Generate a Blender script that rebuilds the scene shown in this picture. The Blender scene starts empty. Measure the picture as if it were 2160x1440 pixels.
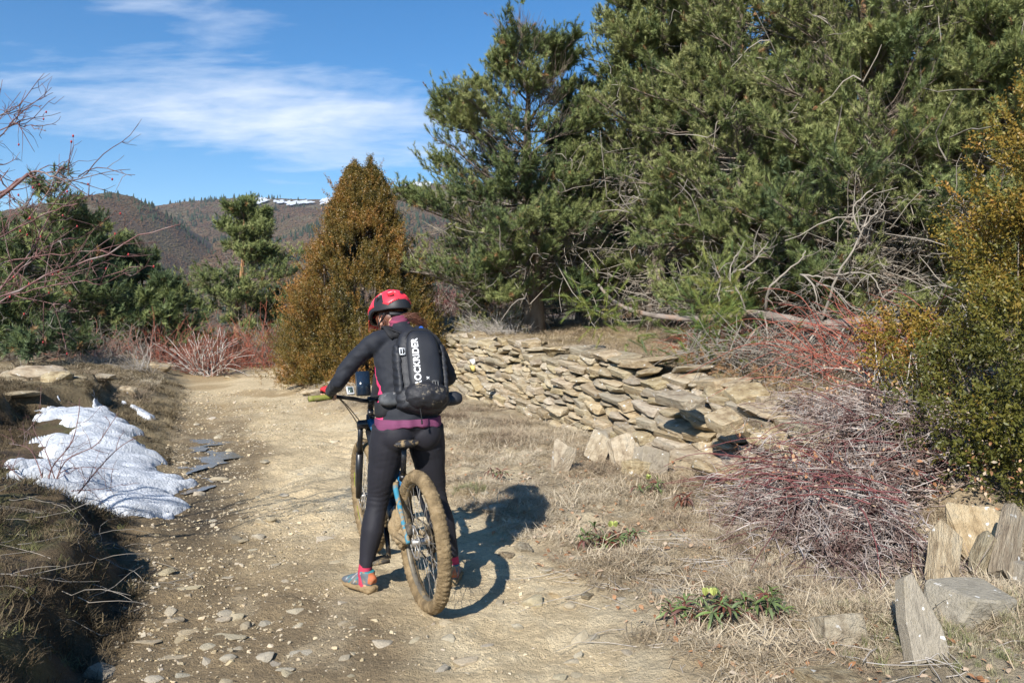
import bpy, bmesh, math, random
import numpy as np
from mathutils import Vector, Matrix, Euler
rng = np.random.default_rng(11)
random.seed(5)
C = bpy.context.scene.collection
SC = bpy.context.scene
PI = math.pi
R = math.radians

# ------------------------------------------------------------------ camera
PITCH = math.atan(60 / 1680)
cam_d = bpy.data.cameras.new('camera'); cam_d.lens = 28; cam_d.sensor_width = 36
cam_d.clip_start = 0.05; cam_d.clip_end = 12000
cam = bpy.data.objects.new('camera', cam_d); C.objects.link(cam)
cam.location = (0, 0, 1.55); cam.rotation_euler = (PI / 2 - PITCH, 0, 0)
SC.camera = cam

# ------------------------------------------------------------------ world and sun
SUN_TO = np.array([-0.37, -0.93, 0.0]); SUN_TO /= np.linalg.norm(SUN_TO)
SUN_EL = R(35.0)
SUNV = np.array([SUN_TO[0] * math.cos(SUN_EL), SUN_TO[1] * math.cos(SUN_EL), math.sin(SUN_EL)])
SC.view_settings.view_transform = 'Standard'; SC.view_settings.look = 'None'
SC.view_settings.exposure = 0.68; SC.view_settings.gamma = 1.0
SC.view_settings.use_curve_mapping = False
SC.cycles.use_denoising = True
SC.cycles.max_bounces = 6; SC.cycles.diffuse_bounces = 2; SC.cycles.glossy_bounces = 3
SC.cycles.transparent_max_bounces = 4; SC.cycles.volume_bounces = 0
SC.cycles.caustics_reflective = False; SC.cycles.caustics_refractive = False

def N(nt, kind, **kw):
    n = nt.nodes.new(kind)
    for k, v in kw.items():
        if k.startswith('i_'): n.inputs[k[2:].replace('_', ' ')].default_value = v
        else: setattr(n, k, v)
    return n
def math_n(nt, op, a, b=None, c=None, clamp=False):
    n = nt.nodes.new('ShaderNodeMath'); n.operation = op; n.use_clamp = clamp
    for i, v in enumerate((a, b, c)):
        if v is None: continue
        if isinstance(v, (int, float)): n.inputs[i].default_value = v
        else: nt.links.new(v, n.inputs[i])
    return n.outputs[0]

world = bpy.data.worlds.new('World'); SC.world = world; world.use_nodes = True
wt = world.node_tree; wt.nodes.clear()
wo = N(wt, 'ShaderNodeOutputWorld'); bg = N(wt, 'ShaderNodeBackground')
sky = N(wt, 'ShaderNodeTexSky'); sky.sky_type = 'NISHITA'; sky.sun_disc = False
sky.sun_elevation = SUN_EL; sky.sun_rotation = math.atan2(SUN_TO[0], SUN_TO[1])
sky.altitude = 1200; sky.air_density = 1.0; sky.dust_density = 0.3; sky.ozone_density = 2.2
tc = N(wt, 'ShaderNodeTexCoord'); sep = N(wt, 'ShaderNodeSeparateXYZ')
wt.links.new(tc.outputs['Generated'], sep.inputs[0])
sx, sy, sz = sep.outputs
az = math_n(wt, 'ARCTAN2', sx, sy)                      # 0 ahead (+Y), negative to the left
el = math_n(wt, 'ARCSINE', sz)
# cirrus: stretched noise on a high plane, thick where a broad band of cloud lies
zc = math_n(wt, 'MAXIMUM', math_n(wt, 'ADD', sz, 0.22), 0.10)
px_ = math_n(wt, 'DIVIDE', sx, zc); py_ = math_n(wt, 'DIVIDE', sy, zc)
comb = N(wt, 'ShaderNodeCombineXYZ'); wt.links.new(px_, comb.inputs[0]); wt.links.new(py_, comb.inputs[1])
mp = N(wt, 'ShaderNodeMapping'); mp.inputs['Rotation'].default_value = (0, 0, R(20)); mp.inputs['Scale'].default_value = (0.8, 1.7, 1)
wt.links.new(comb.outputs[0], mp.inputs[0])
n1 = N(wt, 'ShaderNodeTexNoise', i_Scale=1.6, i_Detail=9.0, i_Roughness=0.62, i_Distortion=0.6)
wt.links.new(mp.outputs[0], n1.inputs['Vector'])
mp2 = N(wt, 'ShaderNodeMapping'); mp2.inputs['Rotation'].default_value = (0, 0, R(-32)); mp2.inputs['Scale'].default_value = (1.7, 4.4, 1)
wt.links.new(comb.outputs[0], mp2.inputs[0])
n2 = N(wt, 'ShaderNodeTexNoise', i_Scale=2.4, i_Detail=7.0, i_Roughness=0.6, i_Distortion=0.3)
wt.links.new(mp2.outputs[0], n2.inputs['Vector'])
def gauss(v, c, w):
    d = math_n(wt, 'DIVIDE', math_n(wt, 'SUBTRACT', v, c), w)
    return math_n(wt, 'EXPONENT', math_n(wt, 'MULTIPLY', math_n(wt, 'MULTIPLY', d, d), -1.0))
# band centre dips slightly to the right as in a drifting veil
elc = math_n(wt, 'ADD', el, math_n(wt, 'MULTIPLY', az, 0.03))
band = math_n(wt, 'MULTIPLY', gauss(elc, R(12.9), R(4.0)), gauss(az, R(-16), R(20)))
band2 = math_n(wt, 'MULTIPLY', gauss(elc, R(19.0), R(1.6)), gauss(az, R(-24), R(11)))
band3 = math_n(wt, 'MULTIPLY', gauss(elc, R(6.6), R(0.8)), gauss(az, R(-27), R(9)))
bsum = math_n(wt, 'ADD', math_n(wt, 'ADD', band, math_n(wt, 'MULTIPLY', band2, 0.62)), math_n(wt, 'MULTIPLY', band3, 0.35))
nz = math_n(wt, 'ADD', math_n(wt, 'MULTIPLY', n1.outputs[0], 0.62), math_n(wt, 'MULTIPLY', n2.outputs[0], 0.38))
cl = math_n(wt, 'MULTIPLY_ADD', bsum, 0.42, math_n(wt, 'SUBTRACT', nz, 0.69))
cl = math_n(wt, 'MULTIPLY', cl, 3.3, clamp=True)
cl = math_n(wt, 'MULTIPLY', math_n(wt, 'POWER', cl, 1.15), 0.85)
hs = N(wt, 'ShaderNodeHueSaturation'); hs.inputs['Saturation'].default_value = 1.34; hs.inputs['Value'].default_value = 1.27
wt.links.new(sky.outputs[0], hs.inputs['Color'])
mixc = N(wt, 'ShaderNodeMix', data_type='RGBA')
mixc.inputs[7].default_value = (8.6, 9.2, 10.2, 1)
wt.links.new(cl, mixc.inputs[0]); wt.links.new(hs.outputs[0], mixc.inputs[6])
wt.links.new(mixc.outputs[2], bg.inputs[0]); bg.inputs[1].default_value = 0.078
wt.links.new(bg.outputs[0], wo.inputs[0])

sun_d = bpy.data.lights.new('sun', 'SUN'); sun_d.energy = 5.0; sun_d.angle = R(0.53); sun_d.color = (1.0, 0.955, 0.885)
sun = bpy.data.objects.new('sun', sun_d); C.objects.link(sun)
sun.rotation_euler = Vector(-SUNV).to_track_quat('-Z', 'Y').to_euler(); sun.location = (-8, -15, 20)

# ------------------------------------------------------------------ numpy noise
def _h(ix, iy, iz, seed):
    with np.errstate(over='ignore'):
        n = (ix.astype(np.int64) * 374761393 + iy.astype(np.int64) * 668265263 + iz.astype(np.int64) * 2147483647 + seed * 1274126177) & 0xFFFFFFFF
        n = ((n ^ (n >> 13)) * 1274126177) & 0xFFFFFFFF
        n = ((n ^ (n >> 16)) * 2246822519) & 0xFFFFFFFF
        return ((n ^ (n >> 15)) & 0xFFFFFF) / float(0xFFFFFF)
def vnoise(x, y, z=0.0, seed=0):
    x, y, z = np.broadcast_arrays(np.asarray(x, float), np.asarray(y, float), np.asarray(z, float))
    ix, iy, iz = np.floor(x).astype(np.int64), np.floor(y).astype(np.int64), np.floor(z).astype(np.int64)
    fx, fy, fz = x - ix, y - iy, z - iz
    fx, fy, fz = fx * fx * (3 - 2 * fx), fy * fy * (3 - 2 * fy), fz * fz * (3 - 2 * fz)
    def L(dz):
        a = _h(ix, iy, iz + dz, seed); b = _h(ix + 1, iy, iz + dz, seed)
        c = _h(ix, iy + 1, iz + dz, seed); d = _h(ix + 1, iy + 1, iz + dz, seed)
        return (a + (b - a) * fx) * (1 - fy) + (c + (d - c) * fx) * fy
    return (L(0) * (1 - fz) + L(1) * fz) * 2 - 1
def fbm(x, y, z=0.0, oct=4, seed=0, rough=0.5):
    s, a, f = 0.0, 1.0, 1.0
    for o in range(oct):
        s = s + a * vnoise(np.asarray(x) * f, np.asarray(y) * f, np.asarray(z) * f, seed + o * 17); a *= rough; f *= 2.03
    return s
def sst(a, b, x):
    t = np.clip((x - a) / (b - a), 0, 1); return t * t * (3 - 2 * t)

# ------------------------------------------------------------------ terrain height
def zones(x, y):
    x = np.asarray(x, float); y = np.asarray(y, float)
    t = x + 0.38 * y
    w = fbm(x * 0.9, y * 0.9, 0, 3, 3) * 0.16 + fbm(x * 4.2, y * 4.2, 0, 2, 41) * 0.04
    return t, w
def H(x, y, fine=True):
    x = np.asarray(x, float); y = np.asarray(y, float)
    t, w = zones(x, y)
    z = 0.03 * fbm(x * 0.45, y * 0.45, 0, 3, 8)
    # shallow wheel ruts and the wet drain along the left side
    z = z - 0.045 * np.exp(-((t - 0.0 + w * 0.7) / 0.34) ** 2) * sst(3.0, 6, y) * sst(22, 14, y)
    z = z + 0.03 * np.exp(-((t - 0.95) / 0.35) ** 2)
    # left bank: foreground lump (steep), then a gentle slope with a scarp behind
    near = sst(5.75 + w * 1.6, 4.95 + w * 1.6, y)
    lump = 0.33 * sst(-0.60, -0.95, t + w * 0.8) + 0.14 * sst(-0.7, -1.9, t) 
    slope = 0.30 * sst(-0.30, -1.55, t + w * 0.5)
    sct = -2.25 + 0.65 * sst(9.0, 10.6, y)
    scarp = 0.32 * sst(sct, sct - 0.2, t + w * 1.3) * sst(4.6, 5.6, y) * (1 - 0.75 * sst(11.5, 14, y))
    z = z + near * lump + (1 - near) * (slope + scarp)
    # hollow left of the snow
    z = z + 0.05 * sst(-0.6, -3, t) * fbm(x * 1.3, y * 1.3, 0, 3, 77)
    # right verge
    edge = sst(1.8, 2.4, t + w)
    z = z + 0.05 * edge + edge * 0.035 * fbm(x * 2.2, y * 2.2, 0, 3, 21)
    z = z + 0.16 * np.exp(-((t - 2.35) / 0.55) ** 2) * sst(9, 12.5, y) * sst(30, 20, y)
    # rise to the terrace retained by the dry stone wall
    wt_ = 4.98 + 0.12 * w
    ter = sst(wt_ - 0.10, wt_ + 0.42, t)
    top = wall_top(y)
    z = z + ter * (top - 0.08 - 0.05) * sst(4.7, 6.9, y + 0.0 * x)
    far = sst(13.5, 17.5, y) * sst(5.0, 6.0, t)
    z = z + far * 0.16 + 0.30 * np.exp(-(((x + 1.0) / 2.2) ** 2 + ((y - 21) / 2.6) ** 2))
    # right foreground rises towards the bushes
    z = z + 0.10 * sst(1.8, 4.5, x) * sst(2, 4, y) * sst(8, 5, y)
    z = z + 0.03 * np.maximum(0, t - 7.5) * sst(6, 9, y)
    # the ground falls away beyond the bend, to the left and ahead
    z = z - 0.085 * np.maximum(0, y - 27) * sst(14, 2, x) - 0.10 * np.maximum(0, -t - 4.2) * sst(8, 12, y)
    # a far valley floor
    r = np.hypot(x, y)
    z = np.where(r > 60, z * 0 + np.maximum(z, -9) * (1 - sst(60, 140, r)) - 9 * sst(60, 140, r), z)
    if fine:
        clay = sst(-0.5, -0.2, t) * sst(2.2, 1.6, t + w)
        bank = sst(-0.35, -0.8, t)
        fr = sst(45, 20, r)
        z = z + fr * (0.017 * clay * fbm(x * 8, y * 8, 0, 3, 5, .62) + 0.020 * clay * np.abs(fbm(x * 2.6 + 3, y * 3.6, 0, 2, 55))
                      + 0.034 * (1 - clay) * fbm(x * 6, y * 6, 0, 4, 9) + 0.035 * bank * fbm(x * 3.4, y * 3.4, 0, 3, 99))
    return z
def wall_top(y):
    y = np.asarray(y, float)
    return 0.66 + 0.30 * sst(6.6, 9.5, y) + 0.10 * sst(10, 16, y)

F = np.array([0, math.cos(PITCH), -math.sin(PITCH)]); U = np.array([0, math.sin(PITCH), math.cos(PITCH)])
def ray(px, py):
    d = np.array([(px - 1080) / 1680, 0, 0]) + F - U * (py - 720) / 1680
    return d
def at(px, py, Y):
    d = ray(px, py); return np.array([0, 0, 1.55]) + d * (Y / d[1])
def hit(px, py, top=60):
    """point of the ground seen along a ray"""
    d = ray(px, py); ts = np.concatenate([np.arange(1.5, 12, 0.01), np.arange(12, top, 0.05)])
    p = np.array([0, 0, 1.55])[None] + ts[:, None] * d[None]
    below = p[:, 2] < H(p[:, 0], p[:, 1])
    k = int(np.argmax(below)) if below.any() else len(ts) - 1
    return p[k]

# ------------------------------------------------------------------ material helpers
def ramp(nt, fac, stops):
    r = nt.nodes.new('ShaderNodeValToRGB'); e = r.color_ramp.elements
    while len(e) < len(stops): e.new(0.5)
    for i, (p, c) in enumerate(stops):
        e[i].position = p; e[i].color = (c[0], c[1], c[2], 1)
    nt.links.new(fac, r.inputs[0]); return r.outputs[0]
def M(name, cols, scale=8, rough=0.8, bump=0.0, bscale=40, detail=6, coord='Object', rnd=0.0, tint=None, spec=0.3,
      dots=None, stretch=None, metal=0.0, sheen=0.0, mud=None, transl=0.0, coat=0.0, normal_up=None):
    """noise-mixed colour, bump; rnd: per-object brightness variation; tint: ramp by the instancer attribute 'tint'"""
    m = bpy.data.materials.new(name); m.use_nodes = True; nt = m.node_tree; nt.nodes.clear()
    out = N(nt, 'ShaderNodeOutputMaterial'); b = N(nt, 'ShaderNodeBsdfPrincipled')
    b.inputs['Roughness'].default_value = rough; b.inputs['Metallic'].default_value = metal
    b.inputs['Specular IOR Level'].default_value = spec
    if sheen: b.inputs['Sheen Weight'].default_value = sheen
    if coat: b.inputs['Coat Weight'].default_value = coat
    nt.links.new(b.outputs[0], out.inputs[0])
    tcn = N(nt, 'ShaderNodeTexCoord'); vec = tcn.outputs[coord]
    if stretch:
        mpn = N(nt, 'ShaderNodeMapping'); mpn.inputs['Scale'].default_value = stretch
        nt.links.new(vec, mpn.inputs[0]); vec = mpn.outputs[0]
    noi = N(nt, 'ShaderNodeTexNoise', i_Scale=float(scale), i_Detail=float(detail), i_Roughness=0.6)
    nt.links.new(vec, noi.inputs['Vector'])
    if len(cols) == 1:
        rgb = N(nt, 'ShaderNodeRGB'); rgb.outputs[0].default_value = (*cols[0], 1); col = rgb.outputs[0]
    else:
        n = len(cols); st = [(0.34 + 0.32 * i / (n - 1), c) for i, c in enumerate(cols)]
        col = ramp(nt, noi.outputs[0], st)
    if tint:
        a = N(nt, 'ShaderNodeAttribute', attribute_type='INSTANCER', attribute_name='tint')
        n = len(tint); tcol = ramp(nt, a.outputs['Fac'], [(i / (n - 1), c) for i, c in enumerate(tint)])
        mx = N(nt, 'ShaderNodeMix', data_type='RGBA'); mx.inputs[0].default_value = 0.8
        nt.links.new(col, mx.inputs[6]); nt.links.new(tcol, mx.inputs[7]); col = mx.outputs[2]
    if mud:   # (colour, threshold, scale): splashes
        mn = N(nt, 'ShaderNodeTexNoise', i_Scale=float(mud[2]), i_Detail=8.0, i_Roughness=0.72)
        nt.links.new(vec, mn.inputs['Vector'])
        f = math_n(nt, 'MULTIPLY', math_n(nt, 'SUBTRACT', mn.outputs[0], mud[1]), 14.0, clamp=True)
        mx = N(nt, 'ShaderNodeMix', data_type='RGBA'); mx.inputs[7].default_value = (*mud[0], 1)
        nt.links.new(f, mx.inputs[0]); nt.links.new(col, mx.inputs[6]); col = mx.outputs[2]
        ro = math_n(nt, 'ADD', math_n(nt, 'MULTIPLY', f, 0.9 - rough), rough); nt.links.new(ro, b.inputs['Roughness'])
    if dots:  # lichen: (colour, scale, size)
        vo = N(nt, 'ShaderNodeTexNoise', i_Scale=float(dots[1]), i_Detail=3.0, i_Roughness=0.5)
        gm = N(nt, 'ShaderNodeNewGeometry'); nt.links.new(gm.outputs['Position'], vo.inputs['Vector'])
        f = math_n(nt, 'MULTIPLY', math_n(nt, 'SUBTRACT', vo.outputs[0], dots[2]), 22.0, clamp=True)
        mx = N(nt, 'ShaderNodeMix', data_type='RGBA'); mx.inputs[7].default_value = (*dots[0], 1)
        nt.links.new(f, mx.inputs[0]); nt.links.new(col, mx.inputs[6]); col = mx.outputs[2]
    if rnd:
        oi = N(nt, 'ShaderNodeObjectInfo')
        hsn = N(nt, 'ShaderNodeHueSaturation')
        nt.links.new(math_n(nt, 'MULTIPLY_ADD', oi.outputs['Random'], 2 * rnd, 1 - rnd), hsn.inputs['Value'])
        nt.links.new(math_n(nt, 'MULTIPLY_ADD', math_n(nt, 'FRACT', math_n(nt, 'MULTIPLY', oi.outputs['Random'], 37.7)), 0.014, 0.493), hsn.inputs['Hue'])
        nt.links.new(math_n(nt, 'MULTIPLY_ADD', math_n(nt, 'FRACT', math_n(nt, 'MULTIPLY', oi.outputs['Random'], 91.3)), 0.35, 0.72), hsn.inputs['Saturation'])
        nt.links.new(col, hsn.inputs['Color']); col = hsn.outputs[0]
    nt.links.new(col, b.inputs['Base Color'])
    if bump:
        bn = N(nt, 'ShaderNodeTexNoise', i_Scale=float(bscale), i_Detail=8.0, i_Roughness=0.65)
        nt.links.new(vec, bn.inputs['Vector'])
        bp = N(nt, 'ShaderNodeBump'); bp.inputs['Strength'].default_value = 1.0; bp.inputs['Distance'].default_value = bump
        nt.links.new(bn.outputs[0], bp.inputs['Height']); nt.links.new(bp.outputs[0], b.inputs['Normal'])
    if transl:
        tr = N(nt, 'ShaderNodeBsdfTranslucent'); ms = N(nt, 'ShaderNodeMixShader'); ms.inputs[0].default_value = transl
        nt.links.new(col, tr.inputs[0]); nt.links.new(b.outputs[0], ms.inputs[1]); nt.links.new(tr.outputs[0], ms.inputs[2])
        nt.links.new(ms.outputs[0], out.inputs[0])
    return m

# ------------------------------------------------------------------ mesh helpers
def mesh_np(name, V, F_, mats=(), smooth=False, midx=None, cols=None):
    """F_: (n,k) int array or list of such arrays"""
    me = bpy.data.meshes.new(name); V = np.asarray(V, np.float32)
    Fs = F_ if isinstance(F_, list) else [F_]
    Fs = [np.asarray(f, np.int32) for f in Fs if len(f)]
    me.vertices.add(len(V)); me.vertices.foreach_set('co', V.ravel())
    if Fs:
        loops = np.concatenate([f.ravel() for f in Fs]); tot = np.concatenate([np.full(len(f), f.shape[1], np.int32) for f in Fs])
        st = np.concatenate([[0], np.cumsum(tot)[:-1]]).astype(np.int32)
        me.loops.add(len(loops)); me.loops.foreach_set('vertex_index', loops)
        me.polygons.add(len(tot)); me.polygons.foreach_set('loop_start', st); me.polygons.foreach_set('loop_total', tot)
        if smooth: me.polygons.foreach_set('use_smooth', np.ones(len(tot), bool))
        if midx is not None: me.polygons.foreach_set('material_index', np.asarray(midx, np.int32))
    for m in (mats if isinstance(mats, (list, tuple)) else [mats]): me.materials.append(m)
    if cols is not None:
        a = me.color_attributes.new('Col', 'FLOAT_COLOR', 'POINT')
        c4 = np.ones((len(V), 4), np.float32); c4[:, :3] = cols; a.data.foreach_set('color', c4.ravel())
    me.update(calc_edges=True); me.validate(verbose=False)
    return me
def link(name, me, parent=None, loc=None, **props):
    o = bpy.data.objects.new(name, me); C.objects.link(o)
    if parent is not None: o.parent = parent
    if loc is not None: o.location = loc
    for k, v in props.items(): o[k] = v
    return o
def thing(name, label, cat, loc=(0, 0, 0), rotz=0, group=None):
    o = bpy.data.objects.new(name, None); C.objects.link(o); o.empty_display_size = 0.1
    o.location = tuple(float(v) for v in loc); o.rotation_euler = (0, 0, rotz); o['label'] = label; o['category'] = cat
    if group: o['group'] = group
    return o
class MB:
    """collects numpy pieces into one mesh"""
    def __init__(s): s.V = []; s.Q = []; s.T = []; s.mq = []; s.mt = []; s.n = 0
    def add(s, V, Fc, mi=0):
        V = np.asarray(V, float).reshape(-1, 3); Fc = np.asarray(Fc, np.int64)
        if len(Fc):
            if Fc.shape[1] == 4: s.Q.append(Fc + s.n); s.mq.append(np.full(len(Fc), mi))
            else: s.T.append(Fc + s.n); s.mt.append(np.full(len(Fc), mi))
        s.V.append(V); s.n += len(V)
        return s
    def mesh(s, name, mats, smooth=False):
        Fs, mi = [], []
        if s.Q: Fs.append(np.concatenate(s.Q)); mi.append(np.concatenate(s.mq))
        if s.T: Fs.append(np.concatenate(s.T)); mi.append(np.concatenate(s.mt))
        return mesh_np(name, np.concatenate(s.V), Fs, mats, smooth, np.concatenate(mi))
    def build(s, name, mats, parent=None, smooth=False, loc=None, **props):
        return link(name, s.mesh(name, mats, smooth), parent, loc, **props)
def tubes(P, Rd, k=4, cap=True, flat=None):
    """P (M,N,3) polylines, Rd (M,N) radii -> V, quads (, tri caps)"""
    P = np.asarray(P, float); Rd = np.broadcast_to(np.asarray(Rd, float), P.shape[:2])
    Mn, Nn = P.shape[:2]
    T = np.gradient(P, axis=1); T /= np.linalg.norm(T, axis=2, keepdims=True) + 1e-9
    ref = np.where(np.abs(T[:, :1, 2:3]) > 0.9, np.array([1.0, 0, 0]), np.array([0, 0, 1.0]))
    A = np.cross(T, np.broadcast_to(ref, T.shape)); A /= np.linalg.norm(A, axis=2, keepdims=True) + 1e-9
    for i in range(1, Nn):   # keep frames from flipping
        a = A[:, i - 1] - T[:, i] * np.sum(A[:, i - 1] * T[:, i], 1, keepdims=True)
        A[:, i] = a / (np.linalg.norm(a, axis=1, keepdims=True) + 1e-9)
    B = np.cross(T, A)
    an = np.arange(k) * 2 * PI / k
    ca, sa = np.cos(an), np.sin(an)
    fb = 1.0 if flat is None else flat
    V = P[:, :, None] + Rd[:, :, None, None] * (A[:, :, None] * ca[None, None, :, None] + fb * B[:, :, None] * sa[None, None, :, None])
    idx = np.arange(Mn * Nn * k).reshape(Mn, Nn, k)
    a = idx[:, :-1]; b = idx[:, 1:]
    Q = np.stack([a, np.roll(a, -1, 2), np.roll(b, -1, 2), b], -1).reshape(-1, 4)
    V = V.reshape(-1, 3)
    if cap:
        n0 = len(V); V = np.concatenate([V, P[:, 0], P[:, -1]])
        c0 = n0 + np.arange(Mn)[:, None]; c1 = n0 + Mn + np.arange(Mn)[:, None]
        t0 = np.stack([np.roll(idx[:, 0], -1, 1), idx[:, 0], np.broadcast_to(c0, (Mn, k))], -1).reshape(-1, 3)
        t1 = np.stack([idx[:, -1], np.roll(idx[:, -1], -1, 1), np.broadcast_to(c1, (Mn, k))], -1).reshape(-1, 3)
        return V, Q, np.concatenate([t0, t1])
    return V, Q, np.zeros((0, 3), int)
def add_tubes(mb, P, Rd, k=4, mi=0, cap=True, flat=None):
    P = np.asarray(P, float)
    if P.ndim == 2: P = P[None]; Rd = np.asarray(Rd, float); Rd = Rd[None] if Rd.ndim else Rd
    V, Q, T = tubes(P, Rd, k, cap, flat)
    n = mb.n; mb.add(V, Q, mi)
    if len(T): mb.T.append(T + n); mb.mt.append(np.full(len(T), mi))
def box(mb, c, s, rot=None, mi=0, taper=1.0):
    v = np.array([[x, y, z] for z in (-.5, .5) for y in (-.5, .5) for x in (-.5, .5)], float)
    v[4:, :2] *= taper; v *= np.array(s)
    if rot is not None: v = v @ np.array(rot).T
    f = [[0, 2, 3, 1], [4, 5, 7, 6], [0, 1, 5, 4], [2, 6, 7, 3], [0, 4, 6, 2], [1, 3, 7, 5]]
    mb.add(v + np.array(c), f, mi)
def smooth_path(pts, n):
    """Catmull-Rom resample"""
    p = np.asarray(pts, float); q = np.vstack([2 * p[0] - p[1], p, 2 * p[-1] - p[-2]])
    ts = np.linspace(0, len(p) - 1 - 1e-6, n); i = ts.astype(int); f = (ts - i)[:, None]
    a, b, c, d = q[i], q[i + 1], q[i + 2], q[i + 3]
    return 0.5 * (2 * b + (c - a) * f + (2 * a - 5 * b + 4 * c - d) * f ** 2 + (3 * b - a - 3 * c + d) * f ** 3)

# instancing of small foliage meshes inside one object (stuff)
_groups = {}
def scatter_group(sources):
    key = tuple(s.name for s in sources)
    if key in _groups: return _groups[key]
    g = bpy.data.node_groups.new('scatter_' + sources[0].name, 'GeometryNodeTree')
    g.interface.new_socket('Geometry', in_out='INPUT', socket_type='NodeSocketGeometry')
    g.interface.new_socket('Geometry', in_out='OUTPUT', socket_type='NodeSocketGeometry')
    gi = g.nodes.new('NodeGroupInput'); go = g.nodes.new('NodeGroupOutput')
    iop = g.nodes.new('GeometryNodeInstanceOnPoints'); jn = g.nodes.new('GeometryNodeGeometryToInstance')
    for s in reversed(sources):
        oi = g.nodes.new('GeometryNodeObjectInfo'); oi.inputs['Object'].default_value = s; oi.inputs['As Instance'].default_value = False
        g.links.new(oi.outputs['Geometry'], jn.inputs[0])
    g.links.new(gi.outputs[0], iop.inputs['Points']); g.links.new(jn.outputs[0], iop.inputs['Instance'])
    iop.inputs['Pick Instance'].default_value = True
    def attr(nm, dt):
        a = g.nodes.new('GeometryNodeInputNamedAttribute'); a.data_type = dt; a.inputs['Name'].default_value = nm
        return next(o for o in a.outputs if o.enabled)
    g.links.new(attr('idx', 'INT'), iop.inputs['Instance Index'])
    e2r = g.nodes.new('FunctionNodeEulerToRotation'); g.links.new(attr('rot', 'FLOAT_VECTOR'), e2r.inputs[0])
    g.links.new(e2r.outputs[0], iop.inputs['Rotation']); g.links.new(attr('scl', 'FLOAT_VECTOR'), iop.inputs['Scale'])
    g.links.new(iop.outputs[0], go.inputs[0]); _groups[key] = g
    return g
def dir_euler(D, spin=None):
    """Euler XYZ turning +Z to D, with random spin about Z"""
    D = D / (np.linalg.norm(D, axis=1, keepdims=True) + 1e-9)
    s = rng.uniform(0, 2 * PI, len(D)) if spin is None else spin
    # R = Rz(phi) Ry(theta) Rz(s) -> matrix -> euler
    th = np.arccos(np.clip(D[:, 2], -1, 1)); ph = np.arctan2(D[:, 1], D[:, 0])
    ct, st, cp, sp, cs, ss = np.cos(th), np.sin(th), np.cos(ph), np.sin(ph), np.cos(s), np.sin(s)
    r00 = cp * ct * cs - sp * ss; r10 = sp * ct * cs + cp * ss; r20 = -st * cs
    r21 = st * ss; r22 = ct
    ry = np.arcsin(np.clip(-r20, -1, 1)); rx = np.arctan2(r21, r22); rz = np.arctan2(r10, r00)
    return np.stack([rx, ry, rz], 1)
def scatter(name, P, E, S, tint, idx, sources, parent=None, **props):
    P = np.asarray(P, np.float32); n = len(P)
    me = bpy.data.meshes.new(name); me.vertices.add(n); me.vertices.foreach_set('co', P.ravel())
    def at_(nm, ty, arr, fld):
        a = me.attributes.new(nm, ty, 'POINT'); a.data.foreach_set(fld, np.asarray(arr, np.int32 if ty == 'INT' else np.float32).ravel())
    at_('rot', 'FLOAT_VECTOR', E, 'vector')
    S = np.asarray(S, float); S = np.repeat(S[:, None], 3, 1) if S.ndim == 1 else S
    at_('scl', 'FLOAT_VECTOR', S, 'vector'); at_('tint', 'FLOAT', np.clip(tint, 0, 1), 'value'); at_('idx', 'INT', idx, 'value')
    o = link(name, me, parent, **props)
    md = o.modifiers.new('scatter', 'NODES'); md.node_group = scatter_group(sources)
    for s in sources:
        for m in s.data.materials:
            if m.name not in [x.name for x in me.materials if x]: me.materials.append(m)
    return o
def source(name, me): return bpy.data.objects.new(name, me)     # geometry source, never linked into the scene
def unit(v): v = np.asarray(v, float); return v / (np.linalg.norm(v) + 1e-12)
# ================================================================== GROUND
def axis(a, b, lo, hi, d0, grow=1.07, dmax=12):
    """fine spacing d0 inside [a,b], growing outside to [lo,hi]"""
    mid = list(np.arange(a, b, d0)); l, r = [], []
    x, d = a, d0
    while x > lo: d = min(d * grow, dmax); x -= d; l.append(x)
    x, d = mid[-1], d0
    while x < hi: d = min(d * grow, dmax); x += d; r.append(x)
    return np.array(l[::-1] + mid + r)
def grid_faces(nx, ny, keep=None):
    i = np.arange(ny - 1)[:, None] * nx + np.arange(nx - 1)[None]
    q = np.stack([i, i + 1, i + nx + 1, i + nx], -1).reshape(-1, 4)
    return q if keep is None else q[keep.ravel()]
gx = axis(-4.6, 3.6, -420, 420, 0.036, 1.05); gy = axis(2.9, 9.4, -60, 520, 0.034, 1.035)
GX, GY = np.meshgrid(gx, gy); GZ = H(GX, GY)
t_, w_ = zones(GX, GY)
n_a = fbm(GX * 1.1, GY * 1.1, 0, 4, 31); n_b = fbm(GX * 3.5, GY * 3.5, 0, 4, 32); n_c = fbm(GX * 11, GY * 11, 0, 2, 33)
def mixc_(a, b, f): return a * (1 - f[..., None]) + np.array(b) * f[..., None]
col = np.broadcast_to(np.array([0.63, 0.495, 0.30]), GX.shape + (3,)).copy()
col = mixc_(col, (0.74, 0.605, 0.39), sst(-.1, .6, n_b + 0.5 * n_c) * sst(0.2, 0.9, t_) * 0.8)
damp = sst(0.95, 0.35, t_ + w_ * 2.0 + n_a * 0.25)
damp_n = sst(1.3, 0.7, t_ + n_a * 0.3 + w_) * sst(5.8, 4.2, GY)      # broad damp patch in the foreground
damp = np.maximum(damp * sst(16, 11, GY), damp_n)
col = mixc_(col, (0.235, 0.172, 0.098), damp * 0.9)
col = mixc_(col, (0.42, 0.335, 0.215), damp * sst(0.15, 0.8, n_b) * 0.65)
wet = np.exp(-((t_ + 0.02 + w_) / 0.30) ** 2) * sst(4.8, 6.0, GY) * sst(10.5, 8.5, GY)
col = mixc_(col, (0.085, 0.065, 0.042), wet * 0.8)
col = mixc_(col, (0.40, 0.285, 0.15), sst(10, 14, GY) * sst(0.1, 0.5, n_a + .3) * 0.8)
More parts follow.
